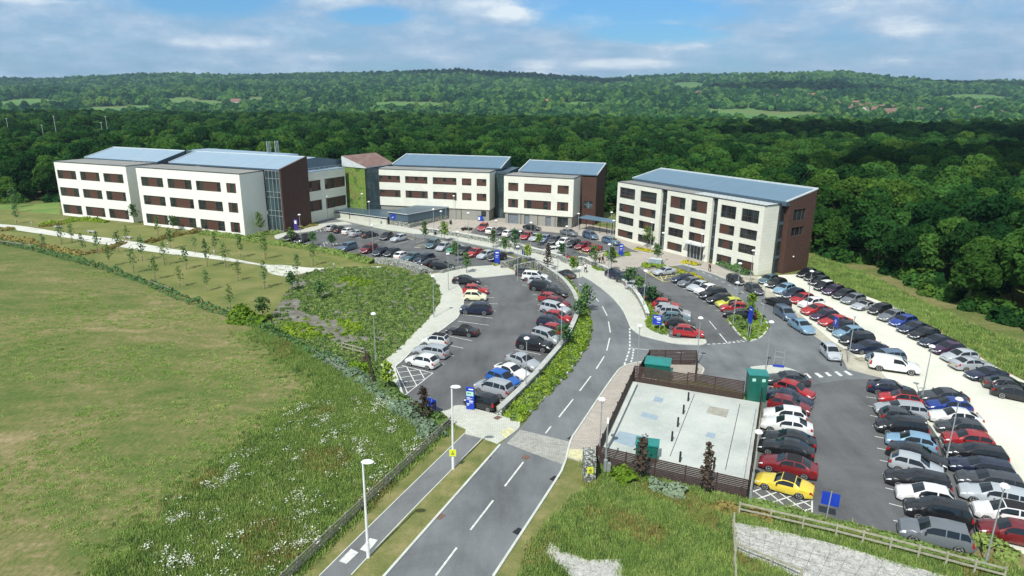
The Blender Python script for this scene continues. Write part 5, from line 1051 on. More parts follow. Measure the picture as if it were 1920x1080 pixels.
row('in the outer row on the pale gravel strip', 'cars in the outer south row', [(0, (1811.7, 748), (1723, 742)), (4, (1861.7, 832), (1766.7, 817)), (8, (1918, 942), (1812, 920)), (10, (1950, 1008), (1838, 984))],
    [(1768, 743.5, 'dark grey', S_, 0), (1779, 761.5, 'bright blue', H, 0), (1791, 782, 'white', S_, 0), (1801, 802.5, 'dark grey', H, 0), (1815, 825, 'red', H, 0), (1830, 850, 'black', E_, 0), (1840, 877, 'navy', E_, 0), (1857, 903, 'dark grey', E_, 0), (1864, 929, 'silver', E_, 0), (1884, 962, 'white', H, 0, 'fabric_black'), (1896, 998, 'dark red', H, 0)], z=.036)
# ------------------------------------------------------------------ lamps
def cols_lamp():
    pole = MB().tube((0, 0, 0), (0, 0, .9), .085, .085, 8).tube((0, 0, .9), (0, 0, 5.6), .055, .04, 8).mesh('pole', M('steel_grey'), True)
    yoke = MB()
    for a in range(3):
        c, s_ = math.cos(a * 2.094), math.sin(a * 2.094); yoke.tube((0, 0, 5.55), (c * .2, s_ * .2, 6.05), .02, n=5)
    yoke = yoke.mesh('lamp_yoke', M('steel_grey'))
    head = MB().lathe((0, 0, 0), [(.02, 6.26), (.2, 6.2), (.31, 6.08), (.31, 6.03), (.12, 6.0), (0.0, 5.99)], 14).mesh('lamp_head', M('lamp_white'), True)
    return pole, yoke, head
LP = cols_lamp()
LAMPS = [((560.5, 372), 'rear of the two lamp columns in front of the brick tower'), ((561, 402), 'front of the two lamp columns in front of the brick tower'), ((598, 343.4), 'lamp column seen against the cream block behind the brick tower'), ((612, 367.8), 'lamp column at the far end of the cycle shelter roof'), ((621, 356), 'slim lamp column between the cream block and the cycle shelter'),
 ((678.5, 363), 'lamp column standing before the planted green wall'), ((691.4, 377.7), 'lamp column standing before the dark stair glazing of the green tower'), ((697, 421.7), 'lamp column in the middle of the upper car park'), ((812.5, 391.7), 'lamp column at the near corner of the clad store'), ((826.7, 395.5), 'shorter looking lamp column between two others at the clad store'), ((835.8, 385), 'lamp column at the dark end face of the clad store'),
 ((850.8, 366.7), 'lamp column before the ribbon windows of the long pavilion'), ((877.8, 398.8), 'lamp column before the grey base of the long pavilion'), ((930, 413), 'lamp column beside the red people carrier in the court'), ((995.8, 416.7), 'lamp column before the twin grey doors of the short pavilion'), ((1063, 424), 'lamp column before the entrance corner of the short pavilion'), ((1085, 400), 'lamp column at the start of the blue canopy'),
 ((1147, 397.5), 'lamp column between the canopy and the four-storey block'), ((1151, 413), 'lamp column at the end of the blue canopy'), ((975.8, 433), 'lamp column behind the court wall beside a small tree'), ((839.7, 475), 'lamp column on the paving at the head of the crescent car park'), ((858, 433.8), 'lamp column on the road side behind the upper car park'), ((971, 461.7), 'lamp column beside the small twin blue signs'), ((811.7, 516.7), 'lamp column on the curved pavement above the planted bank'),
 ((1047, 460), 'slim lamp column above the stone basket wall of the lay-by'), ((1143, 457.5), 'lamp column beside the planted bed with the blue totem'), ((1086.7, 501), 'lamp column in the planted verge by the lay-by'), ((1211, 506.7), 'lamp column at the wall row of the middle car park'), ((1200, 609), 'lamp column on the footway corner at the junction'), ((1314, 595), 'lamp column at the mouth of the middle car park'), ((1388, 493), 'lamp column before the low hedge of the four-storey block'), ((1383, 529), 'lamp column in the hedge strip between car park and access road'),
 ((1413, 469), 'lamp column at the cream corner of the four-storey block'), ((1244, 436), 'lamp column before the first dark slot of the four-storey block'), ((1222.7, 416.7), 'lamp column beside the small tree at the four-storey block'), ((1317, 438), 'lamp column before the entrance of the four-storey block'), ((1295, 452), 'lamp column in the yellow flower bed by the entrance'), ((1142.7, 458), 'twin lamp column at the totem bed'), ((1436, 533), 'lamp column on the dusty strip beside the access road'), ((1522.5, 507.5), 'lamp column on the white gravel near the brick end'),
 ((1446.7, 602.5), 'lamp column standing in the road junction by the planted island'), ((1604, 589), 'lamp column on the gravel before the light blue hatchback'), ((1748, 648), 'lamp column on the gravel beyond the white pickup'), ((1799, 746.7), 'lamp column between the two gravel rows beside the bright blue hatchback'), ((1884, 909), 'lamp column at the rough corner of the gravel park, cut by the silver estate'), ((1423, 808), 'lamp column on the compound fence beside the white saloon'), ((1129, 747), 'lamp column at the slatted side of the compound'), ((700, 587), 'lamp column standing in the planted bank above the meadow'),
 ((987.6, 633), 'lamp column behind the black off-roader in the crescent'), ((1054, 571), 'lamp column among the crescent outer row cars')]
seen = set()
for (a, b), lb in LAMPS:
    if (a, b) == (1142.7, 458): continue
    p = P(a, b, 6.15); t = empty('lamp_column', (p.x, p.y, 0), random.uniform(0, 6)); tag(t, lb, 'street lamp', 'globe topped lamp columns')
    put('pole', LP[0], t); put('lamp_yoke', LP[1], t); put('lamp_head', LP[2], t)
for base, h, lb in (((690.8, 1047), 7.3, 'white street lamp column beside the pale paving slabs in the footpath'), ((849.6, 880.7), 7.5, 'white street lamp column with a yellow plate beside the sett crossing')):
    p = P(*base); t = empty('street_lamp', p); tag(t, lb, 'street lamp', 'white road lamps')
    MB().tube((0, 0, 0), (0, 0, 1.3), .12, .12, 10).tube((0, 0, 1.3), (0, 0, h), .095, .06, 10).build('pole', M('lamp_white'), t, True)
    MB().lathe((0, 0, 0), [(0, .16), (.22, .12), (.30, .02), (.28, -.03), (0, -.05)], 14).build('lamp_head', M('lamp_white'), t, True, loc=(.32, -.02, h + .02)).scale = (1.45, .85, .9)
    if h == 7.5:
        MB().box(-.28, .28, -.16, -.12, 1.35, 1.95).build('yellow_sign', M('sign_yellow'), t); MB().box(-.13, .13, -.175, -.162, 1.5, 1.55).box(-.13, .13, -.175, -.162, 1.62, 1.67).box(-.06, .06, -.175, -.162, 1.74, 1.8).build('sign_mark', M('frame_dark'), t)
p = P(1134.5, 888); t = empty('camera_pole', p); tag(t, 'grey camera pole with a thick base at the compound corner', 'pole')
MB().tube((0, 0, 0), (0, 0, 1.3), .16, .16, 8).tube((0, 0, 1.3), (0, 0, 4.6), .07, .06, 8).build('pole', M('steel_grey'), t, True)
MB().bar((0, 0, 4.5), (.1, .6, 4.75), .14, .16).build('camera_head', M('lamp_white'), t); MB().bar((.25, .1, 0), (.25, .1, .95), .35, .35).build('cabinet', M('steel_grey'), t)

# ------------------------------------------------------------------ signs
def totem(base, ang, w, h, label, mat='sign_blue', bands=()):
    p = P(*base, .1); t = empty('totem_sign', (p.x, p.y, .1), ang); tag(t, label, 'sign', 'blue signs of the site')
    MB().box(-w / 2, w / 2, -.09, .09, 0, h).build('panel', M(mat), t)
    for z0, z1, x0, x1, mt in bands:
        MB().box(w * x0, w * x1, -.102, -.092, h * z0, h * z1).build('lettering' if mt == 'sign_white' else 'map_panel', M(mt), t)
    return t
bd = [(.90, .95, -.18, .40, 'sign_white'), (.62, .82, -.46, .42, 'sign_pale_green'), (.70, .77, -.34, .1, 'frame_dark'), (.54, .565, -.42, -.02, 'sign_white'), (.50, .52, -.42, .3, 'sign_white'), (.44, .46, -.42, .1, 'sign_white'), (.36, .41, -.1, .36, 'sign_white'), (.30, .325, -.1, .34, 'sign_white'), (.24, .275, -.42, -.05, 'sign_white'), (.18, .21, -.42, -.15, 'sign_white')]
totem((882, 767), -.22, .82, 2.35, 'tall blue totem sign with a pale green map at the crescent entrance', bands=bd)
sb = [(.80, .88, -.3, .35, 'sign_white'), (.62, .65, -.3, .3, 'sign_white'), (.5, .53, -.3, .2, 'sign_white')]
totem((932, 495), -.2, .9, 2.6, 'blue totem sign at the end of the upper car park', bands=sb)
totem((1164, 480), -.2, .8, 2.4, 'blue totem sign in the planted bed before the four-storey block', bands=sb)
totem((555.5, 432), -.3, .95, 2.6, 'violet totem sign against the foot of the brick tower', 'sign_purple', [(.6, .88, -.3, .3, 'sign_white')])
totem((901, 414), -.2, 1.2, 1.2, 'small blue notice board at the base of the long pavilion', bands=[(.2, .8, -.45, -.1, 'sign_white')])
def post_sign(b0, b1, top_h, low_h, label, bars=(), mat='sign_blue', bar_mat='sign_white', z0=0.0):
    a, b = P(*b0), P(*b1); d = b - a; L = d.length; t = empty('post_sign', (a.x, a.y, z0), math.atan2(d.y, d.x)); tag(t, label, 'sign', 'blue signs of the site')
    for x in (0.08, L - .08): MB().tube((x, .05, 0), (x, .05, top_h), .045, n=7).build('post', M('steel_grey'), t)
    MB().box(-.12, L + .12, -.05, 0, low_h, top_h).build('panel', M(mat), t)
    m = MB()
    for x0, x1, q0, q1 in bars: m.box(-.12 + (L + .24) * x0, -.12 + (L + .24) * x1, -.062, -.052, low_h + (top_h - low_h) * q0, low_h + (top_h - low_h) * q1)
    if bars: m.build('lettering', M(bar_mat), t)
    return t
post_sign((1224, 621), (1237.5, 623), 2.35, 1.0, 'wide blue direction board on two posts at the footway corner', [(.1, .85, .80, .86), (.15, .42, .68, .73), (.45, .9, .60, .72), (.45, .85, .48, .55), (.5, .85, .25, .30)])
post_sign((1400, 634), (1405, 637), 4.4, 2.2, 'narrow blue sign on two tall posts in the planted island', [(.2, .8, .8, .85)])
post_sign((1560, 627), (1567, 633), 2.6, 1.3, 'blue board with a white arrow on two posts before the gravel cars', [(.3, .7, .55, .63), (.45, .55, .3, .8)])
post_sign((805, 772), (817, 777), 1.55, .55, 'pair of small blue panels at the lower end of the crescent', [(.47, .53, 0, 1)], bar_mat='steel_grey')
post_sign((979, 487), (984, 489), 2.0, 1.1, 'small twin blue panels beside the road below the court wall', [(.45, .55, 0, 1)])
p = P(1547.5, 979); t = empty('post_sign', p, -.45); tag(t, 'back of a tilted blue board on a single post by the field fence', 'sign', 'blue signs of the site')
MB().tube((0, 0, 0), (.1, .05, 2.6), .045, n=8).build('post', M('steel_grey'), t); MB().box(-.5, .7, .07, .11, 1.4, 2.45).build('panel', M('sign_blue'), t)
p = P(1450, 689); q = P(1468, 691); t = empty('height_barrier', p, math.atan2(q.y - p.y, q.x - p.x)); tag(t, 'slim height barrier frame with a blue foot board on the paved nose', 'barrier'); L = (q - p).length
for x in (0, L): MB().tube((x, 0, 0), (x, 0, 2.3), .03, n=6).build('post', M('steel_grey'), t)
for z in (2.0, 1.35): MB().bar((0, 0, z), (L, 0, z), .03, .05).build('crossbar', M('steel_grey'), t)
MB().box(-.1, L + .1, -.06, .0, .15, .4).build('foot_board', M('sign_blue'), t)
p = P(1063, 489); q = P(1082, 499); t = empty('entry_barrier', p, math.atan2(q.y - p.y, q.x - p.x)); tag(t, 'red and white barrier arm at the court entrance', 'barrier'); L = (q - p).length
MB().box(-.15, .15, -.15, .15, 0, 1.0).build('housing', M('barrier_red'), t); MB().bar((0, 0, .95), (L, 0, 1.6), .08, .12).build('arm', M('barrier_red'), t)
for base, lb in (((1576.5, 686), 'thin dark marker post on the dusty strip beside the white gravel'), ((1725, 752), 'thin pale marker post between the two gravel rows')):
    p = P(*base); t = empty('marker_post', p); tag(t, lb, 'post', 'marker posts'); MB().tube((0, 0, 0), (0, 0, .3), .09, n=6).tube((0, 0, .3), (0, 0, 1.5), .03, n=6).build('post', M('black_metal' if base[0] < 1600 else 'steel_grey'), t); MB().box(-.35, .35, -.03, .03, 1.45, 1.52).build('crossbar', M('steel_grey'), t)
for base, lb in (((816, 440), 'black litter bin on the footway under the court wall'), ((845, 420), 'dark litter bin at the end of the clad store')):
    p = P(*base, .1); t = empty('litter_bin', p); tag(t, lb, 'bin', 'litter bins'); MB().lathe((0, 0, 0), [(.26, 0), (.3, .1), (.3, .95), (.22, 1.05), (0, 1.08)], 10).build('bin_body', M('black_metal'), t); MB().lathe((0, 0, 0), [(.31, .8), (.33, .84), (.31, .88)], 10).build('rim', M('steel_grey'), t)
BOLL = MB().tube((0, 0, 0), (0, 0, .9), .07, n=8).mesh('column', M('steel_grey')); BOLH = MB().lathe((0, 0, .9), [(.09, 0), (.13, .06), (.09, .14), (0, .16)], 10).mesh('lamp_head', M('lamp_white'))
for (a, b), lb in (((776, 446), 'low bollard light on the paved nib of the upper car park'), ((626.5, 505), 'low bollard light beside the pale path above the planted bank'), ((60, 424), 'low bollard light at the far end of the pale path'), ((315, 465), 'low bollard light beside the pale path below the wings'), ((402, 480), 'low bollard light halfway along the orchard path'), ((1099, 427), 'low bollard light under the canopy')):
    p = P(a, b); t = empty('bollard_light', p); tag(t, lb, 'bollard light', 'bollard lights'); put('column', BOLL, t); put('lamp_head', BOLH, t)
for (a, b), lb in (((109, 428), 'pale stone bench at the far end of the orchard path'), ((172, 437), 'pale stone bench in the middle of the upper lawn'), ((240, 448), 'pale stone bench close to the white wings')):
    p = P(a, b); t = empty('stone_bench', p, -.35); tag(t, lb, 'bench', 'stone benches'); MB().box(-1.1, 1.1, -.3, .3, .38, .5).build('seat', M('concrete'), t)
    for x in (-.8, .55): MB().box(x, x + .25, -.25, .25, 0, .377).build('leg', M('concrete'), t)
p = P(1229, 499); t = empty('utility_cabinet', p, -.5); tag(t, 'pale blue grey utility cabinet in the planted bed near the flower bed', 'cabinet')
MB().box(-1.15, 1.15, -.5, .5, .1, 1.35).build('cabinet_body', M('cover_blue'), t); MB().box(-1.2, 1.2, -.55, .55, 1.353, 1.43).build('lid', M('trim_light'), t); MB().box(-.02, .02, -.515, -.503, .2, 1.3).build('door_gap', M('frame_dark'), t)
p = P(1615, 675); t = empty('timber_pallet', p, .3); tag(t, 'pale timber pallet lying beside the grey blue people carrier', 'pallet')
m = MB()
for k in range(7): m.box(-.6 + k * .18, -.48 + k * .18, -.5, .5, .13, .15)
m.build('deck', M('fence_pale'), t)
for y in (-.48, -.04, .4): MB().box(-.6, .6, y, y + .08, 0, .127).build('bearer', M('fence_pale'), t)

# ------------------------------------------------------------------ fences
def rail_fence(pts, h, rails, label, mat='fence_wood', gap=2.2, post=.12, seen_parts=True):
    V = px(pts); t = empty('rail_fence', V[0]); tag(t, label, 'fence')
    for a, b in zip(V, V[1:]):
        n = max(1, round((b - a).length / gap))
        for i in range(n + (1 if b is V[-1] else 0)):
            p = a.lerp(b, i / n) - V[0]; MB().box(-post / 2, post / 2, -post / 2, post / 2, 0, h + .08).build('post', M(mat), t, loc=p, rz=math.atan2(b.y - a.y, b.x - a.x))
        for z in rails: MB().bar(a - V[0] + Vector((0, 0, z)), b - V[0] + Vector((0, 0, z)), .05, .13).build('rail', M(mat), t)
rail_fence([(500, 1135), (560, 1074), (700, 940), (847, 801)], 1.15, (.45, .75, 1.08), 'long weathered post and rail fence between the flowery meadow and the footpath', gap=1.9)
rail_fence([(1385, 967), (1566, 1009), (1720, 1049), (1880, 1092)], 1.1, (.6, 1.05), 'pale post and rail fence between the stone chippings and the south car park', 'fence_pale', gap=1.9)
rail_fence([(1374, 988), (1376, 1060), (1378, 1120)], 1.1, (.6, 1.05), 'short pale rail fence running down beside the stone chippings', 'fence_pale')
rail_fence([(1380, 1040), (1445, 1066), (1500, 1090)], .9, (.85,), 'low rail along the lower edge of the chippings', 'fence_pale')
rail_fence([(642, 657), (684, 668)], 1.0, (.5, .95), 'short pale rail fence at the head of the field steps', 'fence_pale', gap=1.5)
rail_fence([(586, 664), (638, 700)], .7, (.65,), 'short weathered rail at the meadow edge', gap=2.5)
rail_fence([(280, 536), (326, 552)], .9, (.85,), 'short weathered rail in the field hedge', gap=2.5)
rail_fence([(0, 459), (60, 468)], .9, (.85,), 'weathered rail at the far end of the field hedge', gap=3)
rail_fence([(684, 668), (692, 690), (700, 722)], 1.0, (.35, .65, .95), 'dark slatted side fence beside the field steps', 'dark_wood', gap=1.2)
st = empty('field_steps', P(691, 718)); tag(st, 'narrow dark timber steps climbing beside the planted bank', 'steps')
A, B = P(694, 722) - P(691, 718), P(683, 672) - P(691, 718); A.z = 0; B.z = 0
for k in range(14):
    c = A.lerp(B, k / 13); MB().box(-.55, .55, -.16, .16, 0, .06 + k * .012).build('tread', M('dark_wood'), st, loc=c, rz=math.atan2((B - A).y, (B - A).x) - math.pi / 2)

# compound with dark slatted fence
def slat_fence(pts, h, label, gap=2.0, closed=False, n_slat=11, gate=False):
    V = [Vector((p.x, p.y, 0)) for p in pts]; t = empty('slatted_fence', V[0]); tag(t, label, 'fence')
    segs = list(zip(V, V[1:]))
    for a, b in segs:
        d = (b - a); L = d.length; ang = math.atan2(d.y, d.x); m = MB()
        for k in range(n_slat):
            z = .08 + (h - .12) * k / (n_slat - 1); m.box(0, L, -.02, .02, z, z + (h - .12) / (n_slat - 1) * .72)
        m.build('slat_panel', M('dark_wood'), t, loc=a - V[0], rz=ang)
        n = max(1, round(L / gap))
        for i in range(n + 1):
            MB().box(-.05, .05, .025, .13, 0, h + .05).build('post', M('black_metal'), t, loc=a - V[0] + d * i / n, rz=ang)
SW, SE, NE, NW = P(1119, 871), P(1402, 938), P(1427, 757), P(1188, 717)
g0 = NW.lerp(NE, .43); g1 = NW.lerp(NE, .86)
slat_fence([SW, SE], 1.7, 'dark slatted timber fence along the shrubby front of the compound', gap=2.4)
slat_fence([SW, NW], 1.7, 'dark slatted timber fence along the footway side of the compound', gap=2.2)
slat_fence([SE, NE], 1.7, 'dark slatted timber fence between the compound and the row of cars', gap=2.2)
slat_fence([NW, g0], 1.9, 'dark slatted timber fence at the back of the compound beside the bin store', gap=2.2)
slat_fence([g0, g1], 2.1, 'pair of dark slatted gates at the back of the compound', gap=2.9, n_slat=13)
tag(MB().prism([(p.x, p.y) for p in (SW, SE, NE, NW)], 0, .12).build('concrete_slab', M('concrete_pad', 'concrete')), kind='structure')
def pad(pts, z, mat, label, nm='floor_cover'):
    w = px(pts, z); tag(MB().prism([(p.x, p.y) for p in w], .10, z).build(nm, M(mat)), label, 'floor cover', 'floor covers in the compound')
pad([(1229, 742.5), (1244, 747), (1241, 755), (1224, 751.5)], .14, 'cover_blue', 'small blue grey floor cover highest up the compound slab')
pad([(1205, 772), (1234, 780), (1231, 787.5), (1201, 780)], .14, 'cover_blue', 'blue grey floor cover in the middle of the compound slab')
pad([(1161, 808), (1214, 819), (1210, 833), (1183, 838), (1149, 826)], .14, 'cover_blue', 'large blue grey floor cover beside the green tank')
pad([(1330, 761), (1367, 768), (1362, 783), (1324, 774)], .135, 'cover_brown', 'brown grey floor cover near the compound gates')
pad([(1327, 810), (1342, 813), (1339, 822), (1322, 818)], .14, 'cover_blue', 'small blue grey floor cover at the centre of the compound')
crack = MB(); crack.ribbon([P(1302, 741), P(1256, 858)], .06, .125, .125).ribbon([P(1387, 760), P(1360, 883)], .06, .125, .125); tag(crack.build('slab_joint', M('frame_dark')), kind='structure')
for k, ((a, b), lb) in enumerate((((1290, 752), 'black bollard nearest the compound gates'), ((1281, 776), 'black bollard second from the gates in the slanting line'), ((1270.5, 800), 'black bollard in the middle of the slanting line'), ((1259.5, 827), 'black bollard at the lower end of the slanting line'), ((1274.6, 866), 'black bollard close to the green tank inside the fence'), ((1338, 880), 'black bollard standing alone by the front fence'))):
    p = P(a, b, .12); t = empty('bollard', p); tag(t, lb.replace('nearest', 'next to'), 'bollard', 'black bollards in the compound'); MB().tube((0, 0, 0), (0, 0, .95), .09, n=10).build('column', M('black_metal'), t); MB().lathe((0, 0, .95), [(.09, .002), (.06, .04), (0, .05)], 10).build('cap', M('black_metal'), t)
pp = empty('pipe_run', P(1375, 900, .1)); tag(pp, 'long pale pipe laid along the compound edge inside the slatted fence', 'pipe')
a, b = P(1390, 915, .4) - P(1375, 900, .1), P(1416, 765, .4) - P(1375, 900, .1); MB().tube(a, b, .09, n=8).build('pipe', M('trim_light'), pp)
for i in range(6): c = a.lerp(b, i / 5); MB().box(c.x - .1, c.x + .1, c.y - .06, c.y + .06, 0, c.z - .08).build('bracket', M('concrete'), pp)
hr = empty('kerb_wall', P(1128, 862, .1)); tag(hr, 'pale blue concrete upstand along the inner side of the compound', 'low wall')
a, b = P(1128, 857) - P(1128, 862), P(1190, 724) - P(1128, 862); MB().bar(Vector((a.x, a.y, .25)), Vector((b.x, b.y, .25)), .5, .35).build('wall_body', M('cover_blue'), hr); MB().bar(Vector((a.x, a.y, .46)), Vector((b.x, b.y, .46)), .56, .05).build('coping', M('kerb_stone'), hr)
def tank(base, ang, w, d, h, label, vents=(), roof_hip=0.0, z=0.0):
    p = P(*base, z); t = empty('green_cabinet', p, ang); tag(t, label, 'cabinet', 'green plant cabinets')
    MB().box(-w / 2, w / 2, -d / 2, d / 2, 0, h).build('cabinet_body', M('cabinet_green'), t)
    e = .08; m = MB()
    if roof_hip:
        c = [(-w / 2 - e, -d / 2 - e), (w / 2 + e, -d / 2 - e), (w / 2 + e, d / 2 + e), (-w / 2 - e, d / 2 + e)]
        m.box(-w / 2 - e, w / 2 + e, -d / 2 - e, d / 2 + e, h + .003, h + .1)
        top = [(x * .35, y * .12, h + .1 + roof_hip) for x, y in c]
        for i in range(4): j = (i + 1) % 4; m.face([(c[i][0], c[i][1], h + .1), (c[j][0], c[j][1], h + .1), top[j], top[i]])
        m.face(top)
    else: m.box(-w / 2 - e, w / 2 + e, -d / 2 - e, d / 2 + e, h + .003, h + .12)
    m.build('roof', M('cabinet_top'), t)
    for k in range(2): x = -w / 2 * .9 + k * w * .47; MB().box(x, x + w * .43, -d / 2 - .02, -d / 2 - .003, .1, h - .08).build('door', M('cabinet_green'), t)
    for x in vents: MB().box(x - .17, x + .17, -d / 2 - .04, -d / 2 - .023, h - .62, h - .3).build('vent', M('sign_pale_green'), t)
tank((1415, 748), -.15, 1.85, 1.5, 2.9, 'tall green plant cabinet with two pale vents at the compound corner', vents=(-.45, .5))
tank((1212, 858), -.25, 1.85, 1.2, 1.45, 'dark green plant cabinet behind the dark leaved tree at the front fence', z=.12)
tank((1232, 704), -.28, 2.7, 2.4, 1.7, 'wide green cabinet with a hipped lid inside the screened bin store', roof_hip=.25)
tank((1251, 712), -.28, .9, .6, 1.0, 'small dark green bin beside the wide hipped cabinet')
b0, b1, b2, b3 = P(1199, 712), P(1217, 684), P(1305, 685), P(1302, 716)
slat_fence([b0, b1, b2, b3], 1.8, 'dark slatted timber screen around the green hipped cabinet', gap=2.0)

# ------------------------------------------------------------------ people
def person(base, ang, phase, top, legs, label, hair_mat='hair', h=1.76, bag=False):
    import bmesh
    p = P(*base, .1); t = empty('person', p, ang); tag(t, label, 'person')
    s = h / 1.76; st_ = phase
    J = {'pel': (0, 0, .95), 'ch': (.03, 0, 1.30), 'nk': (.04, 0, 1.48), 'hd': (.06, 0, 1.62), 'tp': (.06, 0, 1.72)}
    for sg, n in ((1, 'l'), (-1, 'r')):
        f = st_ * sg
        J['hip' + n] = (0, .09 * sg, .92); J['kn' + n] = (.16 * f + .04, .10 * sg, .50); J['an' + n] = (.26 * f - (.06 if f < 0 else 0), .10 * sg, .09 + (.05 if f < 0 else 0)); J['to' + n] = (.26 * f + .14, .11 * sg, .05)
        J['sh' + n] = (.03, .19 * sg, 1.42); J['el' + n] = (-.12 * f, .24 * sg, 1.14); J['wr' + n] = (-.20 * f + .08, .23 * sg, .90); J['ha' + n] = (-.22 * f + .11, .23 * sg, .80)
    E1 = [('pel', 'ch'), ('ch', 'nk'), ('nk', 'hd'), ('hd', 'tp')]
    for n in 'lr': E1 += [('pel', 'hip' + n), ('hip' + n, 'kn' + n), ('kn' + n, 'an' + n), ('an' + n, 'to' + n), ('ch', 'sh' + n), ('sh' + n, 'el' + n), ('el' + n, 'wr' + n), ('wr' + n, 'ha' + n)]
    RAD = {'pel': .14, 'ch': .15, 'nk': .06, 'hd': .095, 'tp': .07, 'hip': .095, 'kn': .06, 'an': .042, 'to': .035, 'sh': .065, 'el': .045, 'wr': .032, 'ha': .03}
    def skin(names, edges, grow, mat, nm, root):
        me = bpy.data.meshes.new(nm); idx = {n: i for i, n in enumerate(names)}
        me.from_pydata([tuple(c * s for c in J[n]) for n in names], [(idx[a], idx[b]) for a, b in edges], []); me.materials.append(MATS[mat])
        o = bpy.data.objects.new(nm, me); COL.objects.link(o); md = o.modifiers.new('skin', 'SKIN'); sv = me.skin_vertices[0].data
        for n, i in idx.items():
            r = RAD.get(n, RAD.get(n[:-1], .05)) * s * grow; sv[i].radius = (r, r); sv[i].use_root = (n == root)
        o.modifiers.new('sub', 'SUBSURF').levels = 1; o.modifiers['sub'].render_levels = 1; md.use_smooth_shade = True
        bpy.context.view_layer.update(); dg = bpy.context.evaluated_depsgraph_get(); me2 = bpy.data.meshes.new_from_object(o.evaluated_get(dg)); bpy.data.objects.remove(o)
        if not me2.materials: me2.materials.append(MATS[mat])
        o2 = put(nm, me2, t); return o2
    skin(list(J), E1, 1.0, 'skin', 'body', 'pel')
    tn = ['pel', 'ch', 'shl', 'shr', 'ell', 'elr']; skin(tn, [('pel', 'ch'), ('ch', 'shl'), ('ch', 'shr'), ('shl', 'ell'), ('shr', 'elr')], 1.17, top, 'shirt', 'pel')
    ln = ['pel', 'hipl', 'hipr', 'knl', 'knr', 'anl', 'anr']; skin(ln, [('pel', 'hipl'), ('pel', 'hipr'), ('hipl', 'knl'), ('hipr', 'knr'), ('knl', 'anl'), ('knr', 'anr')], 1.2, legs, 'trousers', 'pel')
    MB().lathe((.045 * s, 0, 1.60 * s), [(.085, .0), (.108, .04), (.10, .10), (.06, .15), (0, .165)], 12).build('hair', M(hair_mat), t, True)
    fa = MB().box(.150 * s, .175 * s, -.013, .013, 1.60 * s, 1.64 * s, 0)
    fa.build('nose', M('skin'), t); MB().box(.145 * s, .158 * s, -.045, -.02, 1.645 * s, 1.66 * s).box(.145 * s, .158 * s, .02, .045, 1.645 * s, 1.66 * s).build('eyes', M('hair'), t)
    if bag: MB().box(-.2, -.08, -.16, .16, .95, 1.3).build('bag', M('cloth_black'), t)
    return t
person((1097.5, 511.5), gang((1110, 520), (1090, 508)), .9, 'cloth_white', 'cloth_black', 'person in a white shirt and black trousers walking along the footway', h=1.8)
person((1123.5, 495), gang((1120, 495), (1135, 493)), .7, 'cloth_black', 'cloth_black', 'person in dark clothes walking just behind the other at the totem bed')
person((1130, 494), gang((1120, 495), (1135, 493)), -.8, 'cloth_grey', 'cloth_black', 'person in a grey top and dark trousers walking towards the plaza', bag=True)
person((1330, 509.5), gang((1330, 509), (1336, 512)), .8, 'cloth_black', 'cloth_black', 'person in black walking at the kerb below the low hedge', bag=True)
# ------------------------------------------------------------------ foliage
def quads(pts, nrm, size, mat, name, aspect=1.0, jitter=0.5, rs=None):
    """Leaf clumps: one small quad per point, facing roughly along nrm."""
    r = rs or rng; n = len(pts); pts = np.asarray(pts, float); nrm = np.asarray(nrm, float) + r.normal(0, jitter, (n, 3))
    nrm /= np.linalg.norm(nrm, axis=1)[:, None] + 1e-9
    t = np.cross(nrm, r.normal(0, 1, (n, 3))); t /= np.linalg.norm(t, axis=1)[:, None] + 1e-9; b = np.cross(nrm, t)
    s = (np.asarray(size) * r.uniform(.6, 1.35, n))[:, None] * .5
    V = np.stack([pts - t * s - b * s * aspect * .6, pts + t * s * .9 - b * s * aspect, pts + t * s + b * s * aspect * .7, pts - t * s * .7 + b * s * aspect], 1).reshape(-1, 3)
    me = bpy.data.meshes.new(name); me.vertices.add(4 * n); me.vertices.foreach_set('co', V.ravel())
    me.loops.add(4 * n); me.loops.foreach_set('vertex_index', np.arange(4 * n)); me.polygons.add(n)
    me.polygons.foreach_set('loop_start', np.arange(0, 4 * n, 4)); me.polygons.foreach_set('loop_total', np.full(n, 4))
    me.materials.append(MATS[mat]); me.update(calc_edges=True); return me
def crown_cloud(r, h, w, z0, n_lobes, n, spread=.62, flat=.85):
    """Points on the outside of a heap of lobes; r is a generator."""
    L = []
    for i in range(n_lobes):
        a = r.uniform(0, 2 * math.pi); d = w * spread * math.sqrt(r.uniform(0, 1)); z = z0 + h * r.uniform(.22, .80) * (1 - .35 * (d / w) ** 2)
        L.append((d * math.cos(a), d * math.sin(a), z, w * r.uniform(.24, .46)))
    L.append((0, 0, z0 + h * .72, w * .45))
    L = np.array(L); P_, N_ = [], []; wts = L[:, 3] ** 2; wts /= wts.sum()
    while len(P_) < n:
        k = r.choice(len(L), p=wts, size=4 * n); d = r.normal(0, 1, (4 * n, 3)); d /= np.linalg.norm(d, axis=1)[:, None]; d[:, 2] = np.where(d[:, 2] < -.45, -d[:, 2], d[:, 2])
        rad = L[k, 3] * r.uniform(.82, 1.05, 4 * n); p = L[k, :3] + d * rad[:, None] * np.array([1, 1, flat])
        keep = np.ones(4 * n, bool)
        for l in L:
            q = (p - l[:3]) / np.array([1, 1, flat]); keep &= (np.linalg.norm(q, axis=1) > l[3] * .80)
        for pp, dd in zip(p[keep], d[keep]):
            P_.append(pp); N_.append(dd)
            if len(P_) >= n: break
    return np.array(P_), np.array(N_)
def crown(seed, h, w, z0, n, size, mat, name='crown', lobes=9, jitter=.45, spread=.62):
    r = np.random.default_rng(seed); p, d = crown_cloud(r, h, w, z0, lobes, n, spread); return quads(p, d, size, mat, name, jitter=jitter, rs=r)
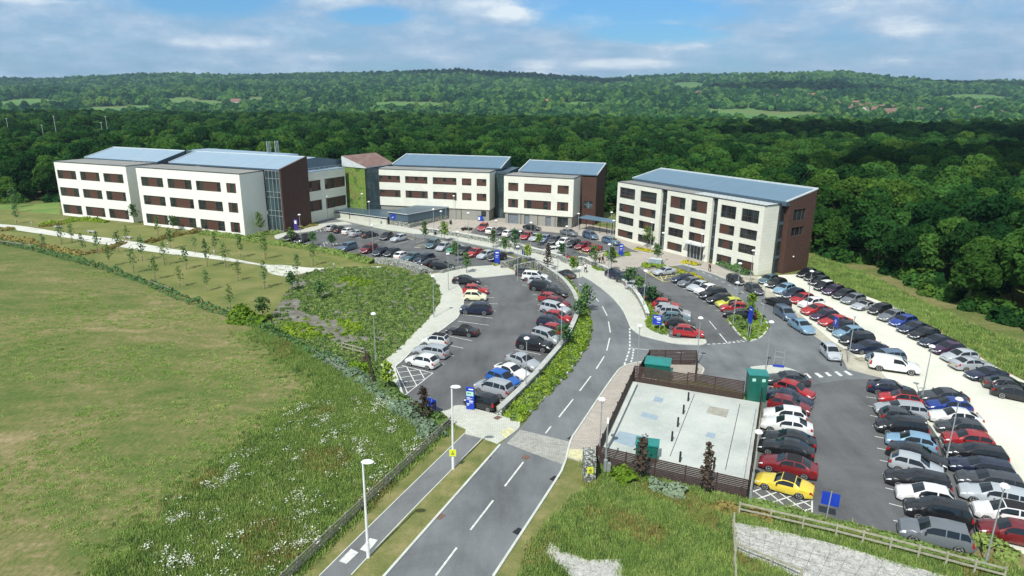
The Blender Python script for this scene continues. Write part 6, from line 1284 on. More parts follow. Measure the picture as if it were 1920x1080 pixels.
def airy(seed, h, w, z0, n, size, mat, name='crown', branches=16, taper=.6):
    """An open young crown: leaves strung along rising branches."""
    r = np.random.default_rng(seed); P_, N_ = [], []
    per = max(5, n // branches)
    for i in range(branches):
        t = (i + .5) / branches; a = i * 2.4 + r.uniform(-.4, .4); L = w * (1 - taper * t) * r.uniform(.7, 1.2); z = z0 + h * t * .88
        for k in range(per):
            s = r.uniform(.1, 1); q = np.array([math.cos(a) * L * s, math.sin(a) * L * s, z + s * L * .55]) + r.normal(0, .10 + .05 * w, 3); P_.append(q); N_.append((math.cos(a) * .4, math.sin(a) * .4, 1))
    return quads(P_, N_, size, mat, name, jitter=.9, rs=r)
def trunk(seed, h, r0, mat='bark', limbs=4, lean=.05, spread=.3):
    r = random.Random(seed); m = MB(); p = Vector((0, 0, 0)); top = Vector((r.uniform(-lean, lean) * h, r.uniform(-lean, lean) * h, h))
    for i in range(3): q = top * ((i + 1) / 3); m.tube(p, q, r0 * (1 - .25 * i), r0 * (1 - .25 * (i + 1)), 7); p = q
    for i in range(limbs):
        a = r.uniform(0, 6.28); b = top * r.uniform(.45, .9); e = b + Vector((math.cos(a) * h * spread, math.sin(a) * h * spread, h * r.uniform(.25, .5))); m.tube(b, e, r0 * .4, r0 * .12, 5)
    return m.mesh('trunk', M(mat), True)

# ---- woodland
FRONT = [(-320, 160), (-230, 172), (-185, 180), (-140, 184), (-124, 190), (-112, 196), (-95, 214), (-48, 214), (-30, 202), (2, 194), (22, 184), (33, 170), (46, 151), (58, 138), (66, 124), (68, 110), (68.5, 96), (71, 87), (77, 76), (86, 60), (105, 42)]
WOOD = FRONT + [(260, 42), (620, 500), (560, 640), (100, 640), (-200, 700), (-640, 640)]
cand = []
step = 5.7
y = 40.0
while y < 705:
    x = -650.0
    while x < 640:
        xx, yy = x + rng.uniform(-2.4, 2.4), y + rng.uniform(-2.4, 2.4)
        if abs(xx) < yy * .86 + 30 and inside(WOOD, xx, yy):
            cl = mnoise.noise(Vector((xx * .012, yy * .012, 1)))
            if not (cl < -.42 and yy > 260): cand.append((xx, yy))
        x += step
    y += step; 
# edge distance makes the margin lower and bushier
FRN = np.array(FRONT)
def edge_d(x, y):
    d = 1e9
    for a, b in zip(FRN, FRN[1:]):
        v = b - a; t = min(1, max(0, ((x - a[0]) * v[0] + (y - a[1]) * v[1]) / (v @ v))); d = min(d, math.hypot(a[0] + v[0] * t - x, a[1] + v[1] * t - y))
    return d
KINDS = [('spreading', 11.5, 4.6, 1.6, 1500, .85), ('tall', 13.5, 4.1, 2.0, 1600, .80), ('bushy', 9.0, 4.4, .2, 1400, .78), ('broad', 12.0, 5.2, 1.6, 1700, .90), ('narrow', 12.5, 3.5, 1.4, 1300, .75), ('low', 6.5, 3.6, -.3, 1100, .62)]
CR = [crown(40 + i, k[1] - k[3], k[2], k[3], int(k[4] * 2.3), k[5] * .60, 'leaf_forest', lobes=20, jitter=.75) for i, k in enumerate(KINDS)]
TK = [trunk(60 + i, k[1] * .6, .22 + .02 * i) for i, k in enumerate(KINDS)]
trees = []
for x, y in cand:
    e = edge_d(x, y); k = int(rng.integers(0, 5)); sc = rng.uniform(.85, 1.2)
    if e < 5: k = int(rng.choice([2, 5, 5, 2, 0])); sc = rng.uniform(.75, 1.05)
    z = terrain(x, y); fx, fy, dz = project((x, y, z + 8))
    vis = KINDS[k][2] * sc / dz * (1.0 if (-60 < fx < 1980) else .2) * (1.5 if e < 14 else 1.0)
    if e > 30: vis *= .8
    trees.append((vis, x, y, z, k, sc, e))
trees.sort(reverse=True)
NEAR = trees[:298]; REST = trees[298:]
GROUPW = 'trees along the edge of the wood'
for vis, x, y, z, k, sc, e in NEAR:
    t = empty(['oak_tree', 'ash_tree', 'hazel_tree', 'oak_tree', 'birch_tree', 'thorn_tree'][k].replace('oak', 'woodland').replace('ash', 'woodland').replace('hazel', 'woodland').replace('birch', 'woodland').replace('thorn', 'woodland'), (x, y, z), rng.uniform(0, 6.28)); t.scale = (sc, sc, sc * rng.uniform(.9, 1.12))
    tag(t, 'leafy green broadleaf tree in the front ranks of the wood around the site', 'tree', GROUPW)
    put('crown', CR[k], t); put('trunk', TK[k], t)
def scatter(name, pts, rot, scl, idx, sources, label=None, cat=None, kind='stuff'):
    me = bpy.data.meshes.new(name); me.from_pydata([tuple(p) for p in pts], [], [])
    a = me.attributes.new('scl', 'FLOAT_VECTOR', 'POINT'); a.data.foreach_set('vector', np.asarray(scl, float).ravel())
    a = me.attributes.new('rot', 'FLOAT_VECTOR', 'POINT'); a.data.foreach_set('vector', np.asarray(rot, float).ravel())
    a = me.attributes.new('idx', 'INT', 'POINT'); a.data.foreach_set('value', np.asarray(idx, int))
    c = bpy.data.collections.new(name + '_source')
    for i, s in enumerate(sources): o = bpy.data.objects.new(f'{name}_source_{i:02d}', s); c.objects.link(o)
    ng = bpy.data.node_groups.new(name, 'GeometryNodeTree'); ng.interface.new_socket('Geometry', in_out='INPUT', socket_type='NodeSocketGeometry'); ng.interface.new_socket('Geometry', in_out='OUTPUT', socket_type='NodeSocketGeometry')
    N, L = ng.nodes, ng.links; gi, go = N.new('NodeGroupInput'), N.new('NodeGroupOutput'); ip = N.new('GeometryNodeInstanceOnPoints'); ci = N.new('GeometryNodeCollectionInfo')
    ci.inputs['Collection'].default_value = c; ci.inputs['Separate Children'].default_value = True; ci.inputs['Reset Children'].default_value = True
    def na(nm, ty):
        n = N.new('GeometryNodeInputNamedAttribute'); n.data_type = ty; n.inputs['Name'].default_value = nm; return n.outputs['Attribute']
    e2r = N.new('FunctionNodeEulerToRotation'); L.new(na('rot', 'FLOAT_VECTOR'), e2r.inputs[0])
    L.new(gi.outputs[0], ip.inputs['Points']); L.new(ci.outputs[0], ip.inputs['Instance']); ip.inputs['Pick Instance'].default_value = True
    L.new(na('idx', 'INT'), ip.inputs['Instance Index']); L.new(e2r.outputs[0], ip.inputs['Rotation']); L.new(na('scl', 'FLOAT_VECTOR'), ip.inputs['Scale']); L.new(ip.outputs[0], go.inputs[0])
    o = put(name, me); md = o.modifiers.new('scatter', 'NODES'); md.node_group = ng; tag(o, label, cat, kind=kind); return o
n = len(REST)
scatter('woodland', [(t[1], t[2], t[3]) for t in REST], [(0, 0, rng.uniform(0, 6.28)) for _ in REST], [(t[5], t[5], t[5] * rng.uniform(.85, 1.15)) for t in REST], [t[4] for t in REST], CR, 'dense green deciduous wood stretching away behind the buildings', 'woodland')
# dark undergrowth that closes the wood at its foot
def scatter_poly(poly, n, rs=rng, edge=0):
    xs = [p[0] for p in poly]; ys = [p[1] for p in poly]; out = []
    while len(out) < n:
        x, y = rs.uniform(min(xs), max(xs)), rs.uniform(min(ys), max(ys))
        if inside(poly, x, y): out.append((x, y))
    return out
def clump(seed, w, h, n, size, mat, name='clump'):
    r = np.random.default_rng(seed); d = r.normal(0, 1, (n, 3)); d[:, 2] = abs(d[:, 2]); d /= np.linalg.norm(d, axis=1)[:, None]
    p = d * r.uniform(.55, 1, (n, 1)) * np.array([w, w, h]); return quads(p, d, size, mat, name, jitter=.6, rs=r)
UG = [clump(90 + i, 1.5, 1.8, 150, .55, 'leaf_forest') for i in range(3)]
pts = []
for (a, b) in zip(FRONT[1:], FRONT[2:]):
    a, b = Vector(a), Vector(b); L = (b - a).length
    for i in range(int(L * 1.1)): q = a.lerp(b, rng.uniform(0, 1)); nn = Vector((-(b - a).y, (b - a).x)).normalized(); nn = nn if nn.y > 0 else -nn; q = q + nn * rng.uniform(-1.5, 4); pts.append((q.x, q.y, 0))
scatter('undergrowth', pts, [(0, 0, rng.uniform(0, 6)) for _ in pts], [(s, s, s) for s in rng.uniform(.6, 1.5, len(pts))], rng.integers(0, 3, len(pts)), UG, 'tangled bushes along the foot of the wood', 'undergrowth')

# ---- far hills
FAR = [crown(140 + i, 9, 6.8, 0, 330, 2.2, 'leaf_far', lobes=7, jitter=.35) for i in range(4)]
OPEN = [(35, 193, 45, 5), (205, 202, 50, 4), (245, 200, 48, 3.2), (340, 185, 36, 3.6), (390, 190, 36, 3.5), (480, 184, 22, 3), (575, 184, 12, 3), (760, 193, 100, 3.6), (1290, 157, 34, 3), (1820, 180, 80, 3), (60, 187, 60, 3), (1090, 192, 50, 2)]
fp = []
HOUSES = [(1521, 183), (444, 199), (12, 158), (98, 168), (1027, 192), (1440, 187), (1455, 190), (1555, 198), (1568, 203), (1580, 199), (1592, 206), (1604, 202), (1617, 208), (1628, 206), (1640, 211), (1652, 208), (1664, 213), (1676, 210), (1690, 214), (1702, 212), (1714, 216), (1728, 215), (1598, 211), (1622, 213), (1645, 215), (1668, 217), (1545, 194), (1475, 189), (1835, 211), (1760, 217), (1310, 180), (1298, 179), (1880, 219)]
def in_open(fx, fy):
    for a, b in HOUSES:
        if abs(fx - a) < 8 and -4 < fy - b < 5 and (a + int(fx)) % 3: return True
    for a, b, c, d in OPEN:
        if ((fx - a) / c) ** 2 + ((fy - b - 4.5) / (d + 6.0)) ** 2 < 1: return True
    return False
y = 700.0
while y < 3330:
    sp = 12.5 + (y - 700) / 2600 * 8; x = -y * .84 - 30
    while x < y * .84 + 30:
        xx, yy = x + rng.uniform(-sp, sp) * .4, y + rng.uniform(-sp, sp) * .4; z = terrain(xx, yy); fx, fy, dz = project((xx, yy, z + 3))
        k = mnoise.noise(Vector((xx * .0035, yy * .0035, 5))) + .35 * mnoise.noise(Vector((xx * .015, yy * .015, 9)))
        open_valley = yy < 1900 and k < -.34
        if not open_valley and not in_open(fx, fy) and -60 < fx < 1980: fp.append((xx, yy, z - 1, sp / 12.5))
        x += sp
    y += sp * .9
print('far trees', len(fp), 'wood', len(REST))
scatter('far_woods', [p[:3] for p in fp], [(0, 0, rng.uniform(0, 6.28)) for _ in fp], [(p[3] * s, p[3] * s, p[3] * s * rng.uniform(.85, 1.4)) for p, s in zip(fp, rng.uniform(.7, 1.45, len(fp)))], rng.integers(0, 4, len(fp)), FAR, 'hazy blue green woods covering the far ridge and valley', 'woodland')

# ---- young trees on the site
ORC = [airy(200 + i, 2.8, .80, 1.2, 150, .20, 'leaf_orchard', branches=13 + i) for i in range(4)]
ORT = [trunk(210 + i, 2.6, .045, limbs=4, lean=.06, spread=.14) for i in range(4)]
STK = MB().tube((.35, 0, 0), (.35, 0, 1.0), .035, n=5).tube((-.35, 0, 0), (-.35, 0, 1.0), .035, n=5).bar((-.35, 0, .9), (.35, 0, .9), .03, .08).mesh('stake_frame', M('stake'))
def C7(a, b): return a / 2.743, 380 + b / 2.743
orch = [C7(*q) for q in [(565, 328), (690, 362), (800, 396), (928, 435), (1066, 455), (1186, 552), (1225, 402), (1362, 442), (848, 322), (960, 342), (1068, 330), (735, 300), (1005, 262), (1110, 262), (1238, 282), (1366, 292), (1532, 385), (1612, 325), (505, 262), (430, 262), (318, 215), (372, 205), (612, 255), (655, 205), (815, 175), (880, 238), (1350, 160), (95, 48), (88, 108), (540, 65), (230, 250), (1160, 330)]]
WHERE = ['far corner of the lower lawn', 'lower lawn close to the rusty hedge', 'lower lawn above the field hedge', 'middle of the lower lawn', 'lower lawn before the meadow corner']
def rowpos(p):
    return 'upper' if inside(AREA['upper_lawn'], P(*p).x, P(*p).y) else 'lower'
for i, q in enumerate(sorted(orch)):
    p = P(*q); s = rng.uniform(.85, 1.25); t = empty('young_tree', p, rng.uniform(0, 6)); t.scale = (s, s, s * 1.05)
    tag(t, f'slim staked sapling on the {rowpos(q)} lawn, {ORD[i]} counting from the far wing', 'tree', 'young trees of the orchard lawn')
    put('crown', ORC[i % 4], t); put('trunk', ORT[i % 4], t)
    if s < 1.2: put('stake_frame', STK, t)
def young(base, h, w, mat, label, seed, dens=260, size=.34, z=0.1, name='young_tree', z0f=.35, lobes=7, cat='tree'):
    p = P(*base, z); t = empty(name, p); tag(t, label, cat, 'young trees on the site' if cat == 'tree' else None)
    dk = mat == 'leaf_dark'; put('crown', airy(seed, h * (1 - z0f) * 1.1 + (.8 if dk else 0), w * 1.15, h * (z0f - .04) - (.6 if dk else 0), int(dens * (1.0 if dk else 1.1)), size * (.72 if dk else .8), mat, branches=26 if dk else 16, taper=.85 if dk else .55), t); put('trunk', trunk(seed, h * .72, .06, limbs=5, lean=.03, spread=.12), t)
    return t
YT = [((797, 452), 4.3, .75, 'leaf_orchard', 'slim upright tree in the small planted nib of the upper car park'), ((833, 452), 4.2, 1.2, 'leaf_bright', 'fresh green sapling behind the silver hatchback in the upper car park'), ((622, 462), 2.4, .9, 'leaf_orchard', 'small dark sapling between the white hatchings of the upper car park'), ((588, 461), 3.0, .8, 'leaf_orchard', 'leaning sapling at the end of the two black cars'),
 ((546, 453), 2.8, 1.0, 'leaf_orchard', 'leafy sapling in front of the first black hatchback'), ((925, 465), 3.8, .9, 'leaf_orchard', 'sapling before the dark car roofs of the court wall'), ((965, 470), 4.4, 1.1, 'leaf_orchard', 'sapling between two lamp columns at the court wall'), ((947, 478), 3.6, 1.0, 'leaf_orchard', 'thin airy sapling on the road side below the court wall'), ((988, 490), 3.2, .8, 'leaf_bright', 'bright green sapling beside the twin blue panels'),
 ((1027, 508), 4.9, .95, 'leaf_dark', 'sparse dark sapling in the paved head of the crescent'), ((853, 490), 3.8, .9, 'leaf_orchard', 'sapling before the green car of the upper car park'), ((875, 512), 3.8, .75, 'leaf_orchard', 'slender sapling at the top of the crescent beside the black saloon'), ((1113, 502), 4.2, .9, 'leaf_orchard', 'narrow sapling at the bed behind the walking person'), ((1146, 508), 4.4, .9, 'leaf_orchard', 'narrow sapling at the head of the middle car park wall row'), ((1074, 512), 2.8, .9, 'leaf_bright', 'small green sapling right behind the lay-by car'),
 ((1098, 585), 4.2, 1.1, 'leaf_orchard', 'dark branching tree in the verge at the crescent bend'), ((1085, 600), 2.9, 1.2, 'leaf_orchard', 'bushy sapling behind the crescent wall by the red cars'), ((1058, 650), 2.8, 1.2, 'leaf_orchard', 'bushy sapling leaning over the lower crescent wall'), ((1180, 535), 2.9, 1.2, 'leaf_orchard', 'sapling over the dark green car in the wall row'), ((1199, 552), 2.8, 1.1, 'leaf_orchard', 'sapling beside the silver hatchback in the wall row'), ((1220, 572), 2.8, 1.2, 'leaf_orchard', 'sapling before the navy car in the wall row'),
 ((1405, 604), 4.2, .75, 'leaf_bright', 'columnar green tree in the planted island behind the blue sign'), ((1231, 490), 3.4, .9, 'leaf_orchard', 'sapling standing behind the pale blue cabinet'), ((1213, 464), 4.4, 1.2, 'leaf_orchard', 'round headed tree at the yellow flower bed of the office block'), ((728, 733), 3.4, .75, 'leaf_bright', 'upright green sapling on the paving beside the white hatching'), ((1053, 480), 2.4, 1.0, 'leaf_orchard', 'small bush-like tree behind the barrier arm'), ((1010, 460), 2.4, .9, 'leaf_bright', 'small light green tree beside the violet saloon'),
 ((796, 792), 3.6, 1.0, 'leaf_dark', 'sparse brown tree beside the small blue panels'), ((1200, 900), 4.0, .75, 'leaf_dark', 'dark purple leaved tree before the green tank'), ((1321, 928), 4.6, .48, 'leaf_dark', 'narrow dark purple leaved tree before the front fence'), ((548, 545), 3.0, 1.0, 'leaf_orchard', 'leaning sapling at the corner of the planted bank and path'), ((493, 598), 3.0, 1.3, 'leaf_orchard', 'dark bushy sapling at the lowest corner of the orchard lawn'), ((600, 560), 2.6, 1.2, 'leaf_orchard', 'dark shrubby sapling in the middle of the planted bank'),
 ((28, 388), 5.2, 1.3, 'leaf_orchard', 'lone tree with pale stem before the wood at the far lawn'), ((252, 418), 4.5, 1.2, 'leaf_orchard', 'young tree at the gap between the two white wings'), ((488, 440), 5.0, 1.0, 'leaf_orchard', 'thin tree against the grey return wall beside the stair glazing'), ((325, 432), 3.2, 1.2, 'leaf_orchard', 'leafy sapling against the lowest windows of the glazed wing')]
for i, (b, h, w, mt, lb) in enumerate(YT): young(b, h, w, mt, lb, 300 + i, dens=int(200 + 110 * w * h / 3), size=.30)

# ---- shrubs and hedges as single things
def hedge(pts, w, h, mat, label, seed, dens=70, size=.32, name='hedge', px_pts=True, cat='hedge', z=0.0):
    V = px(pts) if px_pts else [Vector(p) for p in pts]; P_, N_ = [], []; r = np.random.default_rng(seed)
    for a, b in zip(V, V[1:]):
        d = b - a; L = d.length; n = int(L * dens * max(.5, w)); sd = Vector((-d.y, d.x, 0)).normalized()
        for _ in range(n):
            t = r.uniform(0, 1); th = r.uniform(0, math.pi); hh = h * (.60 + .95 * mnoise.noise(Vector((a.x + d.x * t, a.y + d.y * t, seed)) * .7) + .15); ww = w * .5 * (1 + .5 * mnoise.noise(Vector((a.x + d.x * t, seed, a.y + d.y * t)) * .6))
            q = a + d * t + sd * math.cos(th) * ww + Vector((0, 0, z + abs(math.sin(th)) * max(.15, hh) * r.uniform(.7, 1.05))); P_.append(q - V[0]); N_.append((sd.x * math.cos(th), sd.y * math.cos(th), math.sin(th)))
    o = put(name, quads(P_, N_, size, mat, name, jitter=.6, rs=r), loc=V[0]); tag(o, label, cat); return o
hedge([(-60, 446), (0, 456), (70, 470), (130, 486), (200, 506), (270, 529), (330, 557), (420, 588), (470, 606), (540, 640), (600, 672), (640, 692)], 1.25, 1.1, 'leaf_orchard', 'straggling low field hedge between the mown field and the orchard lawn', 1, 26, .26)
hedge([(440, 600), (470, 604), (500, 606)], 3.2, 2.0, 'leaf_bright', 'bright green bushes at the meadow end of the field hedge', 2, 70)
hedge([(-60, 432), (0, 446), (60, 455), (110, 470), (155, 478), (205, 468), (232, 456)], 1.3, .9, 'leaf_rust', 'low copper coloured hedge curving round the lawn by the path', 3, 80, .26)
hedge([(-40, 430), (0, 433), (28, 430)], 1.3, .8, 'leaf_rust', 'short copper coloured hedge at the far end of the path', 30, 80, .26)
hedge([(75, 424), (100, 421), (135, 415), (165, 413), (200, 417)], 2.2, .9, 'leaf_bright', 'green shrub border along the foot of the far white wing', 4, 60)
hedge([(74, 426), (92, 424), (120, 420)], 1.2, .8, 'leaf_rust', 'short rusty hedge beside the stone bench', 5, 70, .26)
hedge([(277, 456), (305, 448), (340, 440), (378, 435)], 1.8, .9, 'leaf_rust', 'rusty green shrub border before the near white wing', 6, 60, .28)
hedge([(380, 438), (450, 446), (500, 455), (560, 463), (620, 473), (660, 482), (700, 494)], 2.4, .8, 'leaf_cover', 'long green shrub border between the upper lawn and the car park', 7, 60)
hedge([(470, 447), (490, 440), (525, 437)], 1.6, .8, 'leaf_cover', 'pale green shrubs at the foot of the stair glazing', 8, 60, .3)
hedge([(560, 430), (575, 427), (595, 423)], 1.0, .6, 'leaf_rust', 'low shrubs round the foot of the brick tower', 9, 60, .26, z=.1)
hedge([(1332, 488), (1360, 500), (1385, 510), (1405, 517)], 1.6, .9, 'leaf_orchard', 'low clipped hedge along the foot of the four-storey block', 10, 90, .26, z=.1)
hedge([(1137, 478), (1150, 481), (1170, 478), (1180, 478)], 2.0, .7, 'leaf_bright', 'green shrubs round the blue totem before the office block', 11, 60, .28, z=.1)
hedge([(1206, 499), (1222, 502), (1238, 497)], 2.2, .7, 'leaf_bright', 'green shrubs round the pale blue cabinet', 12, 60, .28, z=.1)
hedge([(1194, 467), (1208, 470), (1224, 473.5)], 2.0, .45, 'leaf_yellow', 'yellow flowering bed by the far slot of the office block', 13, 55, .28, z=.1)
hedge([(1283, 492), (1296, 495), (1309, 498.5)], 2.0, .45, 'leaf_yellow', 'yellow flowering bed before the office entrance', 14, 55, .28, z=.1)
hedge([(1268, 511), (1300, 518), (1332, 538), (1365, 558), (1398, 577)], 1.0, .5, 'leaf_yellow', 'thin yellow green hedge strip between the bays and the access road', 15, 60, .26, z=.1)
hedge([(1378, 600), (1390, 612), (1398, 622)], 2.3, .8, 'leaf_cover', 'rounded yellowish shrub in the planted island', 16, 70, .3, z=.1)
hedge([(925, 497), (934, 498)], .8, .4, 'leaf_yellow', 'small yellow plants at the foot of the upper blue totem', 17, 60, .22, z=.1)
hedge([(970, 513), (986, 513), (1000, 506)], 1.2, .5, 'leaf_yellow', 'small yellow plants at the top corner of the crescent', 18, 60, .24, z=.1)
hedge([(865, 432), (885, 431)], 1.4, .5, 'leaf_dark', 'dark low shrubs at the end of the pavilion court', 19, 60, .26, z=.1)
hedge([(1150, 905), (1170, 900), (1185, 912)], 1.7, 1.3, 'leaf_bright', 'fresh green bush at the left end of the compound fence'.replace('left end', 'pillar end'), 20, 110, .28)
hedge([(1216, 915), (1250, 922), (1285, 932)], 1.4, 1.1, 'leaf_grey', 'grey green shrubs before the middle of the compound fence', 21, 110, .26)
hedge([(1320, 948), (1350, 955), (1400, 962), (1450, 980)], 1.3, .6, 'leaf_rust', 'brownish low shrubs along the compound front corner', 22, 80, .26)
hedge([(1405, 945), (1520, 975), (1600, 995), (1700, 1022), (1800, 1050), (1860, 1070)], 1.4, .45, 'leaf_cover', 'weedy green strip between the pale rail fence and the kerb', 23, 110, .24)
hedge([(1840, 1012), (1870, 1035), (1910, 1050)], 1.8, .6, 'leaf_cover', 'tuft of weeds at the rough corner of the gravel park', 24, 80, .26)
hedge([(700, 690), (735, 745), (770, 765), (805, 785), (838, 805)], 1.8, .8, 'leaf_cover', 'green and yellow shrub belt below the crescent kerb', 25, 100, .28)
hedge([(600, 668), (640, 690), (690, 722), (740, 760), (790, 795), (815, 825)], 2.4, .8, 'leaf_grey', 'grey green scrub along the upper edge of the flowery meadow', 26, 70, .3)
hedge([(655, 690), (690, 690), (682, 705)], 1.8, 1.2, 'leaf_bright', 'yellow green bushes beside the dark timber steps', 27, 90, .3)

CHIP1 = [(p.x, p.y) for p in px([(1372, 982), (1440, 993), (1500, 1008), (1578, 1027), (1696, 1062), (1780, 1085), (1780, 1120), (1560, 1120), (1445, 1062), (1376, 1038)])]
CHIP2 = [(p.x, p.y) for p in px([(1030, 1016), (1050, 1031), (1100, 1052), (1167, 1050), (1167, 1120), (1100, 1110), (1037, 1052), (1016, 1040)])]
def in_chip(p): return inside(CHIP1, *p) or inside(CHIP2, *p)
wm = MB(); k = 0
a0, a1, b0, b1 = P(1376, 986, .17), P(1700, 1068, .17), P(1374, 1036, .17), P(1600, 1118, .17)
a0, a1, b0, b1 = P(1378, 987, .17), P(1690, 1064, .17), P(1380, 1037, .17), P(1640, 1130, .17)
for i in range(11):
    t = i / 10; wm.ribbon([a0.lerp(a1, t), b0.lerp(b1, t)], .016, .172, .172)
for i in range(1, 4):
    t = i / 4; wm.ribbon([a0.lerp(b0, t), a1.lerp(b1, t)], .016, .176, .176)
tag(wm.build('wire_mesh', M('frame_dark')), 'thin dark wire grid laid over the stone chippings beside the rail fence', 'wire mesh')
# ---- ground cover, grass and flowers (nobody could count these)
CLB = [clump(400 + i, .36, .30, 55, .14, m, 'clump') for i, m in enumerate(['leaf_cover', 'leaf_cover', 'leaf_bright', 'leaf_cover'])]
def cover(name, poly, n, src, label, smin, smax, z=0.0, fil=None, cat='ground cover', pick=None):
    q = scatter_poly(poly, n); q = [p for p in q if fil is None or fil(p)]
    idx = [pick(p) for p in q] if pick else rng.integers(0, len(src), len(q))
    scatter(name, [(a, b, z) for a, b in q], [(0, 0, r) for r in rng.uniform(0, 6.28, len(q))], [(s, s, s * rng.uniform(.7, 1.2)) for s in rng.uniform(smin, smax, len(q))], idx, src, label, cat)
bnk = AREA['bank']
def bank_fil(p):
    k = mnoise.noise(Vector((p[0] * .11, p[1] * .11, 2))); fx, fy, _ = project((p[0], p[1], 0))
    bare = (fx + fy * .3 < 735 and k < .10 and fy < 600) or k < -.33 or mnoise.noise(Vector((p[0] * .5, p[1] * .5, 6))) < -.45
    return not bare or rng.uniform() < .12
cover('ground_cover', bnk, 6500, CLB, 'low evergreen ground cover on the mulched bank above the crescent', .5, 1.25, fil=bank_fil, pick=lambda p: 2 if mnoise.noise(Vector((p[0] * .09, p[1] * .09, 7))) > .30 else int(rng.choice([0, 1, 3])))
cover('verge_planting', AREA['verge_bed'], 1500, [CLB[2], CLB[0], CLB[2]], 'lush low planting in the verge between crescent wall and road', .8, 1.5, .12)
cover('verge_planting', AREA['row_bed'], 480, [CLB[2], CLB[0], CLB[2]], 'low planting behind the wall of the middle car park', .6, 1.1, .12)
cover('verge_planting', AREA['island_bed'], 420, [CLB[2], CLB[0], CLB[2]], 'low green planting in the rounded island', .5, .9, .12)
def tuft(seed, n, h, w, mat, name='tuft'):
    r = np.random.default_rng(seed); V, F = [], []
    for i in range(n):
        a = r.uniform(0, 6.28); b = np.array([r.normal(0, w), r.normal(0, w), 0]); l = r.uniform(.5, 1) * h; lean = np.array([math.cos(a), math.sin(a), 0]) * l * r.uniform(.1, .5); s = np.array([-math.sin(a), math.cos(a), 0]) * .028 * r.uniform(.7, 1.5)
        k = len(V); V += [b - s, b + s, b + lean * .5 + s * .7 + [0, 0, l * .6], b + lean + [0, 0, l], b + lean * .5 - s * .7 + [0, 0, l * .6]]; F.append((k, k + 1, k + 2, k + 3, k + 4))
    me = bpy.data.meshes.new(name); me.from_pydata([tuple(v) for v in V], [], F); me.materials.append(MATS[mat]); return me
TF = [tuft(500 + i, 34, .42, .24, m) for i, m in enumerate(['leaf_meadow', 'leaf_meadow', 'leaf_cover', 'leaf_rust'])]
cover('long_grass', AREA['meadow'], 14000, TF, 'long tangled meadow grass beyond the rail fence', .7, 1.35, pick=lambda p: 3 if mnoise.noise(Vector((p[0] * .16, p[1] * .16, 4))) > .36 and rng.uniform() < .4 else int(rng.integers(0, 3)), cat='grass', fil=lambda p: p[1] < 90)
cover('long_grass', AREA['front_bank'], 8000, TF, 'long rough grass on the bank before the compound', .6, 1.2, pick=lambda p: 3 if mnoise.noise(Vector((p[0] * .25, p[1] * .25, 8))) > .22 and rng.uniform() < .4 else int(rng.integers(0, 3)), cat='grass', fil=lambda p: not inside(AREA['right_verge'], *p) and 36 < p[1] and not in_chip(p))

def flowers(seed):
    r = np.random.default_rng(seed); n = 13; a = r.uniform(0, 6.28, n); d = np.abs(r.normal(0, .30, n)); p = np.stack([d * np.cos(a), d * np.sin(a), r.uniform(.35, .62, n)], 1); return quads(p, np.tile([0, 0, 1.], (n, 1)), .075, 'petal_white', 'flower_head', jitter=.35, rs=r)
FL = [flowers(600 + i) for i in range(4)]
def flower_fil(p):
    k = mnoise.noise(Vector((p[0] * .42, p[1] * .42, 12))) + .7 * mnoise.noise(Vector((p[0] * 1.3, p[1] * 1.3, 3))); return k > .44 or rng.uniform() < .03
MD = AREA['meadow']
cover('meadow_flowers', MD, 5200, FL, 'white umbrella headed flowers drifting through the long meadow grass', .6, 1.3, fil=lambda p: flower_fil(p) and p[1] < 62, cat='flowers')
cover('long_grass', AREA['wood_edge'], 2600, TF[:3], 'rough green grass between the gravel park and the wood', .8, 1.6, cat='grass', pick=lambda p: int(rng.integers(0, 3)))
# dark tufts scattered over the mown field
sg = [(x, y) for x, y in zip(rng.uniform(-75, -2, 16000), rng.uniform(36, 125, 16000)) if project((x, y, 0))[0] < 640 and not inside(MD, x, y) and not inside(AREA['orchard_lawn'], x, y) and not inside(AREA['bank'], x, y) and mnoise.noise(Vector((x * .12, y * .12, 9))) > -.1 and rng.uniform() > (y - 50) / 90]
scatter('field_tufts', [(x, y, 0) for x, y in sg], [(0, 0, r) for r in rng.uniform(0, 6.28, len(sg))], [(s, s, s * .32) for s in rng.uniform(.5, 1.0, len(sg))], rng.integers(0, 2, len(sg)), TF, 'short tufty grass of the mown field', 'grass')

def bdist(poly, x, y):
    d = 1e9
    for i in range(len(poly)):
        a, b = poly[i - 1], poly[i]; vx, vy = b[0] - a[0], b[1] - a[1]; q = vx * vx + vy * vy + 1e-9; t = min(1, max(0, ((x - a[0]) * vx + (y - a[1]) * vy) / q)); d = min(d, math.hypot(a[0] + vx * t - x, a[1] + vy * t - y))
    return d
mg = []
for x, y in zip(rng.uniform(-40, -5, 9000), rng.uniform(36, 82, 9000)):
    if inside(MD, x, y) or inside(AREA['orchard_lawn'], x, y) or inside(AREA['bank'], x, y) or project((x, y, 0))[0] > 700: continue
    d = bdist(MD, x, y); qx, qy, _ = project((x, y, 0))
    if qx > 552 + (1074 - qy) * 1.051: continue
    if d < 4.5 and rng.uniform() < (1 - d / 4.5) ** 1.3: mg.append((x, y, d))
scatter('long_grass', [(x, y, 0) for x, y, d in mg], [(0, 0, r) for r in rng.uniform(0, 6.28, len(mg))], [(s * (1.1 - d / 7), s * (1.1 - d / 7), s * (1 - d / 6)) for (x, y, d), s in zip(mg, rng.uniform(.5, 1.0, len(mg)))], rng.integers(0, 3, len(mg)), TF, 'ragged fringe of longer grass where the mown field meets the meadow', 'grass')
